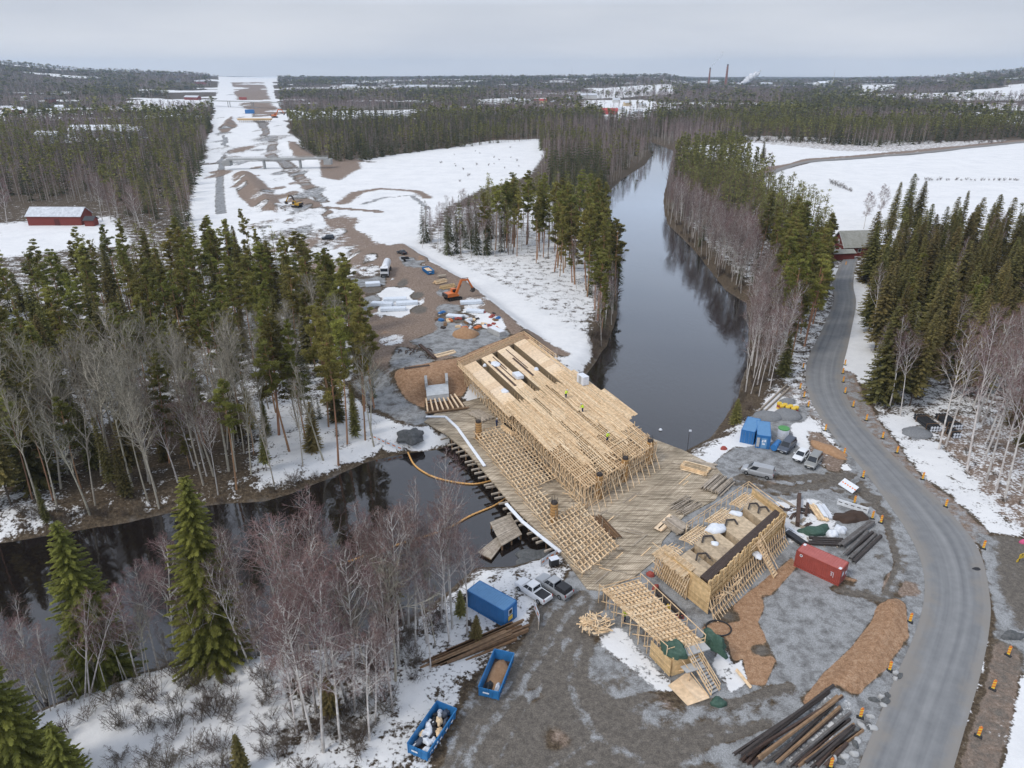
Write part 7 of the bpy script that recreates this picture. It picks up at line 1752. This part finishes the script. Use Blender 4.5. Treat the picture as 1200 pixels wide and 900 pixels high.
stack('steel_beam_stack', 'dark beam lying in front of the rebar yard', 'beams', (474, 433), (504, 429), .8, 3, 1, M_RUST, 2.6, .2, .2, jit=.2)
for k in range(12):
    x = 467+3.4*k+rnd.uniform(-2, 2); y = 407+8*rnd.random()+(k % 3)*3; p = G(x, y); t = thing('rebar_cage', 'bent rusty rebar piece lying on the grey rebar yard by the sand slope', 'rebar', p, rnd.random()*6, 'rebar pieces on the rebar yard'); mb = MB()
    for j in range(3): mb.path([(-.9, j*.12, .1), (-.4, j*.12, .5), (.5, j*.12, .5), (.9, j*.12+.2, .1)], .05, 5)
    mb.build('bar', M_REBAR, t)
cols = [(M_ORANGE, 'orange'), (M_STEEL, 'dark'), (M_WHITE, 'white'), (M_BLUE, 'blue'), (W_NEW, 'pale timber'), (M_RED, 'red'), (W_BRN, 'brown timber')]
for k in range(34):
    x = 512+rnd.random()*72; y = 366+rnd.random()*20; mt, nm = cols[k % 7]; p = G(x, y)
    if sd_poly(np.array([p[0]]), np.array([p[1]]), PAD)[0] < 1: continue
    t = thing('yard_item', '%s piece of building material lying on the upper yard snow' % nm, 'material', p, rnd.random()*3, '%s material on the upper yard' % nm); mb = MB(); a, b, c = rnd.uniform(.5, 1.4), rnd.uniform(.25, .6), rnd.uniform(.2, .5)
    mb.box((0, 0, c/2), (a*1.6, b*2, c)); mb.box((a*.2, b*.2, c+.08), (a, b, .15)); mb.build('pack', mt, t, bevel=.04)
for k in range(26):
    x = 905+rnd.random()*50; y = 588+rnd.random()*40; mt, nm = ((W_OLD, 'weathered timber'), (M_RUST, 'rusty steel'), (M_WHITE, 'white sheet'), (M_STEEL, 'dark steel'))[k % 4]; p = P(x, y)
    t = thing('scrap_piece', 'piece of %s lying on the snow behind the abutment' % nm, 'scrap', p, rnd.random()*6, '%s scrap behind the abutment' % nm); mb = MB(); L = rnd.uniform(.6, 1.8); mb.beam((-L, 0, .12), (L, 0, .16), rnd.uniform(.2, .5), .1); mb.beam((-L*.6, .2, .06), (L*.5, .35, .08), .12, .1); mb.build('piece', mt, t)
# stones scattered on the road verge bottom right
for k, (x, y) in enumerate([(1050, 789), (1054, 793), (1049, 796), (1024, 821), (1033, 817), (1038, 822), (1035, 826), (1040, 815), (1020, 840), (1018, 850), (1004, 868), (1002, 872), (1001, 884), (1018, 852), (1022, 853), (982, 880), (990, 886), (985, 893), (978, 890), (1003, 856), (1010, 850)]):
    lump('stone', 'grey stone lying on the left verge at the bottom of the main road', 'stone', 0, 0, 0, rnd.uniform(.25, .6), rnd.uniform(.2, .4), rnd.uniform(.2, .4), M_ROCK if k % 2 else M_CONC, rnd.random()*3, 'stones on the left road verge', 60+k, .5, 10, loc=(*P(x, y)[:2], h1(*P(x, y)[:2])))
# dark slabs and yellow sign at the right edge
lump('broken_slab', 'dark broken slab standing on the right road verge', 'slab', 0, 0, 0, 1.6, .6, .8, M_ROCK, .2, None, 77, .5, loc=G(1186, 746))
lump('manhole_cover', 'dark patch cover lying on the right verge near the road edge', 'cover', 0, 0, 0, .9, .55, .08, M_BLACK, .2, None, 78, .1, loc=G(1143, 667))
t = thing('road_sign', 'yellow sign panel leaning at the right edge on the snow', 'sign', G(1193, 659), -1.2); mb = MB(); mb.beam((0, 0, 0), (.25, 0, 1.6), .06, .06, (0, 1, 0)); mb.build('post', M_STEEL, t); mb = MB(); mb.beam((.18, -.5, 1.2), (.18, .5, 1.2), .05, .8); mb.build('panel', M_YELLOW, t); mb = MB(); mb.beam((.05, -.5, .45), (.05, -.1, .4), .05, .5); mb.build('lower_panel', M_YELLOW, t)
lump('pink_sack', 'bright pink sack on the snow at the right edge', 'sack', 0, 0, 0, .6, .4, .5, pmat('pink', (.62, .10, .22), .6), 0, None, 79, .3, loc=G(1199, 636))
# weather mast by the water
t = thing('mast', 'thin grey measuring mast standing in the snow by the river', 'mast', G(806, 522)); mb = MB(); mb.tube((0, 0, 0), (0, 0, 3.2), .05, .04); mb.build('pole', M_STEEL, t); mb = MB(); mb.box((.15, 0, 3.2), (.45, .2, .3)); mb.build('sensor', M_WHITE, t)
mb = MB(); mb.lathe([(.05, -.2), (.3, -.1), (.35, .1), (.2, .3), (.05, .38)], n=12); o = mb.build('buoy', M_WHITE, smooth=True); o.location = P(774, 504, WATER+.05); tag(o, 'small white buoy floating by the right corner of the formwork', 'buoy')
t = thing('white_locker', 'white box standing on the right wing of the main formwork', 'box', MF.pt(.53, 1.0, ZT+.14), -1.1); mb = MB(); mb.box((0, 0, .9), (2.4, 1.4, 1.8)); mb.build('body', M_WHITE, t, bevel=.04); mb = MB(); mb.box((0, -.72, .9), (.9, .04, 1.6)); mb.build('door', M_CONC, t)
# ------------------------------------------------------------------ workers
M_HIVIS = pmat('hivis_yellow', (.55, .75, .05), .6, var=.1); M_NAVY = pmat('navy_cloth', (.02, .035, .09), .85); M_SKIN = pmat('skin', (.45, .27, .19), .6); M_HELM = pmat('helmet_white', (.7, .7, .7), .4)
def worker(label, loc, rz, bend=0.0, top=M_HIVIS):
    t = thing('person', label, 'person', loc, rz)
    pts = [(0, 0, .95), (0, 0, 1.15), (.02+bend*.35, 0, 1.42-bend*.2), (.03+bend*.5, 0, 1.52-bend*.25), (.04+bend*.6, 0, 1.62-bend*.3), (.05+bend*.65, 0, 1.72-bend*.3),
           (0, .1, .88), (.03, .12, .5), (0, .13, .08), (.14, .14, .04), (0, -.1, .88), (.08, -.12, .5), (-.05, -.13, .08), (.1, -.14, .04),
           (.02+bend*.35, .2, 1.40-bend*.2), (.08+bend*.4, .27, 1.14-bend*.3), (.25+bend*.5, .24, .98-bend*.3), (.32+bend*.5, .23, .94-bend*.3), (.02+bend*.35, -.2, 1.40-bend*.2), (.08+bend*.4, -.27, 1.14-bend*.3), (.25+bend*.5, -.24, .98-bend*.3), (.32+bend*.5, -.23, .94-bend*.3)]
    ed = [(0, 1), (1, 2), (2, 3), (3, 4), (4, 5), (0, 6), (6, 7), (7, 8), (8, 9), (0, 10), (10, 11), (11, 12), (12, 13), (2, 14), (14, 15), (15, 16), (16, 17), (2, 18), (18, 19), (19, 20), (20, 21)]
    rad = [.15, .15, .17, .065, .10, .085, .10, .075, .055, .045, .10, .075, .055, .045, .075, .055, .042, .04, .075, .055, .042, .04]
    me = bpy.data.meshes.new('body'); me.from_pydata(pts, ed, []); o = bpy.data.objects.new('body', me); link(o, t); me.materials.append(M_SKIN)
    o.modifiers.new('skin', 'SKIN'); sv = me.skin_vertices[0].data
    for i, r in enumerate(rad): sv[i].radius = (r, r); sv[i].use_root = i == 0
    sb = o.modifiers.new('sub', 'SUBSURF'); sb.levels = sb.render_levels = 1
    mb = MB(); c = bend; mb.path([(0, 0, .92), (0, 0, 1.15), (.02+c*.35, 0, 1.40-c*.2), (.025+c*.4, 0, 1.5-c*.22)], [.2, .2, .23, .12], 10)
    for s in (-1, 1): mb.path([(.02+c*.35, s*.2, 1.42-c*.2), (.08+c*.4, s*.27, 1.14-c*.3), (.23+c*.48, s*.245, 1.0-c*.3)], [.1, .08, .06], 8)
    mb.build('jacket', top, t, smooth=True); mb = MB()
    for s, k in ((1, 6), (-1, 10)): mb.path([pts[k], pts[k+1], pts[k+2]], [.13, .1, .08], 8)
    mb.build('trousers', M_NAVY, t, smooth=True); mb = MB(); x = .05+c*.65; mb.lathe([(.15, 0), (.135, .06), (.1, .11), (.03, .14)], (x, 0, 1.70-c*.3), 12); mb.build('helmet', M_HELM, t, smooth=True)
worker('person in yellow high visibility jacket bending on the deck, farthest up the formwork', MF.pt(.56, .66, ZT+.1), 1, .7)
worker('person in yellow high visibility jacket bending on the deck near the right trough', MF.pt(.68, .66, ZT+.1), 2.4, .5)
worker('person in yellow high visibility jacket standing near the middle pier', MF.pt(.87, .58, ZT+.05), -1, .15)
worker('person in dark blue clothes standing on the platform beside the main formwork', P(582, 500, .15), .4, .1, M_NAVY)
worker('person in yellow and dark clothes standing beside the approach falsework', P(731, 728, .05), .8, .1)
# ================================================================== BUILDINGS AND BRIDGES FARTHER OFF
M_FALU = pmat('falu_red_boards', (.20, .045, .035), .85, scale=1, col2=(.15, .035, .028), stretch=(6, 6, .4)); M_TIN = pmat('frosty_tin_roof', (.42, .44, .47), .5, scale=.8, col2=(.62, .64, .67)); M_TILE = pmat('mossy_roof', (.25, .245, .21), .9, scale=1, col2=(.34, .34, .31))
M_WALLW = pmat('white_wall', (.62, .61, .58), .8); M_WALLY = pmat('cream_wall', (.55, .42, .25), .8); M_WALLG = pmat('grey_wall', (.33, .33, .33), .8); M_REDTILE = pmat('red_roof', (.45, .07, .06), .7); M_DROOF = pmat('dark_roof', (.06, .06, .065), .8); M_BRICK = pmat('chimney_brick', (.28, .13, .10), .85)
def house(name, label, catg, loc, rz, L, W, H, roofh, wall, roof, windows=0, door=False, doorm=None, over=.4, chimney=False, gable=True):
    t = thing(name, label, catg, loc, rz)
    mb = MB(); mb.extr([(-W/2, -.5), (W/2, -.5), (W/2, H), (0, H+roofh), (-W/2, H)], -L/2, L/2); o = mb.build('wall', wall, t); o.rotation_euler[2] = PI/2
    mb = MB(); k = roofh/(W/2); 
    for s in (-1, 1): mb.add([(-L/2-over, s*(W/2+over), H-over*k+.04), (L/2+over, s*(W/2+over), H-over*k+.04), (L/2+over, 0, H+roofh+.04), (-L/2-over, 0, H+roofh+.04), (-L/2-over, s*(W/2+over), H-over*k+.22), (L/2+over, s*(W/2+over), H-over*k+.22), (L/2+over, 0, H+roofh+.24), (-L/2-over, 0, H+roofh+.24)], [(4, 5, 6, 7), (3, 2, 1, 0), (0, 1, 5, 4), (1, 2, 6, 5), (3, 0, 4, 7), (2, 3, 7, 6)])
    rf = mb.build('roof', roof, t)
    if chimney: mb = MB(); mb.box((L*.15, 0, H+roofh+.5), (.8, .7, 1.4)); mb.build('chimney', M_BRICK, rf)
    for i in range(windows):
        for s in (-1, 1):
            x = -L/2+L*(i+.5)/windows; mb = MB(); mb.box((x, s*(W/2+.02), H*.55), (1.3, .08, 1.4)); w_ = mb.build('window', M_WALLW, t); mb = MB(); mb.box((x, s*(W/2+.05), H*.55), (1.0, .05, 1.1)); mb.build('pane', M_GLASS, w_)
    if door: mb = MB(); mb.box((L*.05, -W/2-.04, 1.4), (2.4, .1, 2.8)); mb.build('door', doorm or M_DROOF, t)
    return t
p = G(72, 262); house('barn', 'long red wooden barn with a frosty tin roof at the left', 'barn', p, -.02, 24, 9, 4.2, 3.0, M_FALU, M_TIN, 0, True, pmat('dark_red_door', (.10, .025, .02), .8), .5)
p = G(108, 264); house('shed', 'small red shed beside the long red barn', 'shed', p, 0, 4, 4, 2.6, 1.2, M_FALU, M_DROOF)
p = G(998, 297); t = house('house', 'red wooden house with a white gable trim and grey mossy roof by the road', 'house', p, .12, 12, 9, 3.8, 4.6, M_FALU, M_TILE, 3, False, None, .6, False)
mb = MB()
for z in (2.0, 4.9):
    for y in (-1.8, 1.8) if z < 3 else (0,): mb.box((-6.05, y, z), (.08, 1.2, 1.4))
mb.beam((-6.62, -5.1, 3.3), (-6.62, 0, 8.55), .1, .3); mb.beam((-6.62, 5.1, 3.3), (-6.62, 0, 8.55), .1, .3); mb.box((-6.05, 0, 3.9), (.06, 9, .12)); mb.build('gable_trim', M_WALLW, t)
p = G(985, 303); house('shed', 'low dark red outbuilding in front of the red house', 'shed', p, .12, 8, 4, 2.4, .8, M_FALU, M_TILE)
# houses and halls of the settlement: pixel, length, width, height, wall, roof, label
T = [(714, 134, 26, 12, 6, M_REDTILE, M_REDTILE, 'large house with a bright red roof at the village by the river'), (700, 128, 12, 9, 5, M_WALLW, M_TIN, 'white house with a pale roof left of the bright red roof'), (727, 131, 14, 9, 5, M_WALLW, M_TIN, 'white house right of the bright red roof'), (736, 137, 12, 9, 5, M_WALLW, M_TIN, 'white house lowest by the village snow field'), (748, 134, 13, 9, 5, M_WALLG, M_TIN, 'grey house at the right of the village snow field'),
     (752, 126, 14, 9, 6, M_WALLW, M_TIN, 'white house behind the village snow field'), (735, 124, 14, 9, 6, M_WALLY, M_TIN, 'cream house behind the bright red roof'), (722, 120, 16, 10, 6, M_WALLW, M_TIN, 'white house higher up the village slope'), (690, 116, 40, 14, 9, M_WALLW, M_TIN, 'long white block in the distant village centre'), (665, 118, 16, 10, 6, M_WALLW, M_TIN, 'white house left of the long white block'),
     (634, 122, 28, 12, 7, M_WALLY, M_REDTILE, 'brick coloured hall with an orange roof in the distant village'), (648, 123, 16, 10, 6, M_WALLY, M_TIN, 'yellowish house beside the orange roofed hall'), (620, 121, 18, 10, 6, M_WALLW, M_TIN, 'white house left of the orange roofed hall'), (600, 119, 16, 10, 6, M_WALLW, M_TIN, 'white house far left of the orange roofed hall'), (578, 128, 12, 9, 5, M_WALLW, M_DROOF, 'white house among the trees above the clearing'), (546, 130, 14, 9, 5, M_WALLY, M_TIN, 'cream house among the trees above the clearing'), (528, 129, 12, 9, 5, M_WALLW, M_TIN, 'pale house left of the cream house above the clearing'),
     (489, 106, 70, 30, 10, M_WALLW, M_TIN, 'large white factory hall behind the centre woods'), (466, 105, 50, 20, 7, M_WALLY, M_TIN, 'long low cream hall left of the white factory hall'), (410, 104, 60, 22, 8, M_WALLW, M_TIN, 'long pale hall beyond the highway end'), (402, 106, 24, 14, 7, M_WALLY, M_TIN, 'orange cream hall beside the long pale hall'),
     (235, 99, 40, 18, 9, M_REDTILE, M_TIN, 'distant red walled hall beyond the left woods'), (205, 98, 46, 20, 10, M_WALLG, M_DROOF, 'distant grey hall beyond the left woods'), (226, 117, 40, 12, 6, M_FALU, M_TIN, 'long white roofed building by the overpass road'), (120, 160, 60, 16, 7, M_WALLG, M_SNOW, 'long snow roofed store hall in the left woods'), (152, 160, 30, 14, 6, M_WALLG, M_SNOW, 'shorter snow roofed store hall in the left woods'), (60, 164, 30, 12, 5, M_WALLG, M_SNOW, 'low snow roofed shed in the left woods'),
     (22, 133, 16, 10, 6, M_FALU, M_SNOW, 'red house with snowy roof at the left village'), (10, 130, 14, 9, 5, M_WALLY, M_TIN, 'cream house at the left village edge'), (60, 121, 20, 12, 8, M_FALU, M_DROOF, 'dark red brick house in the left village'), (30, 118, 16, 10, 6, M_WALLW, M_SNOW, 'white house in the left village with a snowy roof'), (13, 140, 12, 8, 4, M_WALLY, M_TIN, 'orange cream cottage in the left village'), (70, 128, 14, 9, 5, M_WALLW, M_SNOW, 'small white house right of the left village'),
     (965, 101, 60, 22, 12, M_WALLW, M_SNOW, 'distant white hall on the right ridge'), (822, 101, 40, 20, 14, M_WALLW, M_TIN, 'white mill building left of the first chimney'), (836, 102, 34, 22, 22, M_WALLW, M_TIN, 'tall white mill block between the two chimneys'), (860, 102, 40, 20, 12, M_WALLW, M_TIN, 'white mill hall right of the second chimney'), (866, 101, 30, 18, 14, M_REDTILE, M_DROOF, 'red brick mill hall beneath the steam'), (897, 102, 50, 24, 12, M_WALLG, M_TIN, 'grey mill hall right of the steam')]
for (x, y, L, W, H, wl, rf, lab) in T:
    g = G(x, y); far = math.hypot(g[0], g[1]) > 1300
    house('hall' if L >= 24 else 'house', lab, 'building', g, rnd.uniform(-.4, .4)+(.0), L, W, H, W*.28, wl, rf, 3 if not far else 0, False, None, .5, not far)
# mill chimneys
for (x, y, top, lab) in ((830, 103, 83, 'slim brick mill chimney on the left, smoking'), (850, 103, 79.5, 'taller thick brick mill chimney on the right')):
    g = G(x, y); D = g[1]*math.cos(PITCH)+CAMH*math.sin(PITCH); h = (y-top)/F*D*1.02; t = thing('mill_chimney', lab, 'chimney', g); mb = MB(); r = 4.2 if x < 840 else 5.5; mb.tube((0, 0, -2), (0, 0, h), r, r*.6, 16); mb.build('shaft', M_BRICK, t, smooth=True); mb = MB(); mb.tube((0, 0, h), (0, 0, h+4), r*.66, r*.66, 16); mb.build('rim', M_DROOF, t)
# steam from the mill: soft volume bodies
def steam(name, label, pts, thin, col):
    """billowing body: overlapping puffs joined in one mesh, soft at its rim"""
    mb = MB()
    for (p, r) in pts:
        for k in range(4):
            c = p+Vector((rnd.uniform(-.5, .5), rnd.uniform(-.5, .5), rnd.uniform(-.4, .4)))*r; q = r*rnd.uniform(.5, .9)
            mb.lathe([(q*math.sin(PI*(i+.15)/8.3), -q*math.cos(PI*(i+.15)/8.3)) for i in range(9)], c, 12)
    m = bpy.data.materials.new(name); m.use_nodes = True; n = m.node_tree; b = n.nodes['Principled BSDF']; b.inputs['Base Color'].default_value = col; b.inputs['Roughness'].default_value = 1; b.inputs['Specular IOR Level'].default_value = 0
    tr = n.nodes.new('ShaderNodeBsdfTransparent'); lw = n.nodes.new('ShaderNodeLayerWeight'); lw.inputs[0].default_value = .35; mr = n.nodes.new('ShaderNodeMapRange'); mr.inputs[3].default_value = thin; mr.inputs[4].default_value = 1
    ms = n.nodes.new('ShaderNodeMixShader'); n.links.new(lw.outputs['Facing'], mr.inputs[0]); n.links.new(mr.outputs[0], ms.inputs[0]); n.links.new(b.outputs[0], ms.inputs[1]); n.links.new(tr.outputs[0], ms.inputs[2]); n.links.new(ms.outputs[0], n.nodes['Material Output'].inputs[0])
    tag(mb.build(name, m, smooth=True), label, 'smoke')
g = Vector(G(868, 103)); s = g[1]/F
steam('steam_plume', 'white steam plume rising to the right from the mill', [(g+Vector((k*s*1.9, 0, (4+k*1.25)*s)), r*s) for k, r in enumerate((1.6, 2.2, 2.8, 3.2, 3.4, 3.6, 3.4, 3.0, 2.4, 1.8, 1.2))], .25, (.85, .86, .88, 1))
g = Vector(G(830, 103))+Vector((0, 0, 20*s)); steam('smoke_wisp', 'thin smoke wisp drifting right from the slim chimney', [(g+Vector((k*s*1.7, 0, k*s*(1.2+.12*k))), r*s) for k, r in enumerate((.7, 1.0, 1.3, 1.5, 1.6, 1.6, 1.4, 1.2))], .975, (.8, .82, .84, 1))
t = thing('radio_mast', 'very thin radio mast on the skyline ridge', 'mast', G(670, 92)); mb = MB(); mb.tube((0, 0, 0), (0, 0, 95), 1.2, .5, 6); mb.build('lattice', M_WALLG, t)
t = thing('radio_mast', 'white mast on the right hand ridge above the distant hall', 'mast', G(976, 98)); mb = MB(); mb.tube((0, 0, 0), (0, 0, 60), 1.2, .6, 6); mb.build('lattice', M_WALLW, t)
# ------------------------------------------------------------------ overpasses of the unfinished highway
M_CLIGHT = pmat('light_concrete', (.40, .40, .385), .85, scale=.3)
def overpass(label, A, B, z, w, piers, mat):
    a = Vector(P(*A, z)); b = Vector(P(*B, z)); t = thing('overpass', label, 'bridge', ((a.x+b.x)/2, (a.y+b.y)/2, 0)); mb = MB(); mb.beam(a, b, w, 1.0); mb.build('deck', mat, t, True); mb = MB(); d = (b-a).normalized(); s = Vector((d.y, -d.x, 0))*w/2
    for sg in (-1, 1):
        for zz in (1.0, 1.5): mb.beam(a+s*sg+Vector((0, 0, zz)), b+s*sg+Vector((0, 0, zz)), .12, .12)
        n = int((b-a).length/3)
        for k in range(n+1): p = a+(b-a)*(k/n)+s*sg; mb.beam(p, p+Vector((0, 0, 1.55)), .12, .12)
    mb.build('railing', M_CLIGHT, t, True)
    for f in piers:
        p = a+(b-a)*f; mb = MB()
        for sg in (-.5, .5): q = p+s*sg; mb.tube((q.x, q.y, h1(q.x, q.y)-.5), (q.x, q.y, p.z-.6), .7, n=12)
        mb.build('pier', mat, t, True)
    for f in (0, 1):
        p = a+(b-a)*f; mb = MB(); mb.box((p.x, p.y, p.z-2.2), (5, w, 3.6)); mb.build('abutment', mat, t, True)
overpass('pale concrete overpass crossing the nearer part of the highway clearing', (266, 187), (384, 185.5), 6.5, 6, (.36, .72), M_CLIGHT)
overpass('long concrete overpass crossing the far part of the highway clearing', (243, 118), (330, 120.5), 8, 10, (.3, .62), M_CLIGHT)
p = G(299, 143); t = thing('bridge_deck_formwork', 'orange timber formwork of a bridge under construction below the far overpass', 'formwork', p); mb = MB(); mb.box((0, 0, 3.2), (44, 9, 1.6)); mb.box((0, 0, 4.3), (46, 10, .5)); mb.build('deck_boarding', W_YEL, t); mb = MB()
for k in range(16): mb.box((-20+40*k/15, -3.5, 1.2), (.5, .5, 2.6)); mb.box((-20+40*k/15, 3.5, 1.2), (.5, .5, 2.6))
mb.build('post', W_OLD, t)
p = G(293, 133); container('site_cabin', 'tiny blue site cabin on the far roadworks by the bridge under construction', 'cabin', p, .2, M_BLUE, M_BLUE2, 14, 8, 6, doors=False)
p = G(285, 117); container('site_cabin', 'tiny red site cabin on the far roadworks behind the far overpass', 'cabin', p, .2, M_RED, M_REDROOF, 16, 9, 6, doors=False)
# leafless hedge line on the white field
SHP.clear()
for k in range(26):
    x = 1068+5*k+rnd.uniform(-2, 2); shrub(0, 0, 2.2*rnd.uniform(.6, 1.2), 'small leafless bush in the straight row across the white field', 'bushes in the field row', G(x, 211.5+rnd.uniform(-.4, .4))[:2], 'bush')
for k in range(9): shrub(0, 0, 3.2*rnd.uniform(.6, 1.2), 'leafless bush in the short row on the white field', 'bushes in the short field row', G(973+3*k, 215+1.2*k)[:2], 'bush')
for k in range(70): shrub(0, 0, 4.5*rnd.uniform(.7, 1.3), 'reddish leafless bush in the belt between field and far wood', 'bushes beyond the far road', G(885+4.2*k+rnd.uniform(-2, 2), 169-rnd.random()*4)[:2], 'bush')
# ------------------------------------------------------------------ the hazy air
m = bpy.data.materials.new('haze_air'); m.use_nodes = True; n_ = m.node_tree; n_.nodes.remove(n_.nodes['Principled BSDF']); v = n_.nodes.new('ShaderNodeVolumePrincipled'); v.inputs['Color'].default_value = (.66, .82, 1.0, 1); v.inputs['Density'].default_value = .00007; v.inputs['Anisotropy'].default_value = .2
n_.links.new(v.outputs[0], n_.nodes['Material Output'].inputs['Volume'])
mb = MB(); mb.box((0, 5600, 107), (19000, 11800, 226)); o = mb.build('haze', m); tag(o, 'thin pale haze over the whole landscape', None, None, 'stuff')
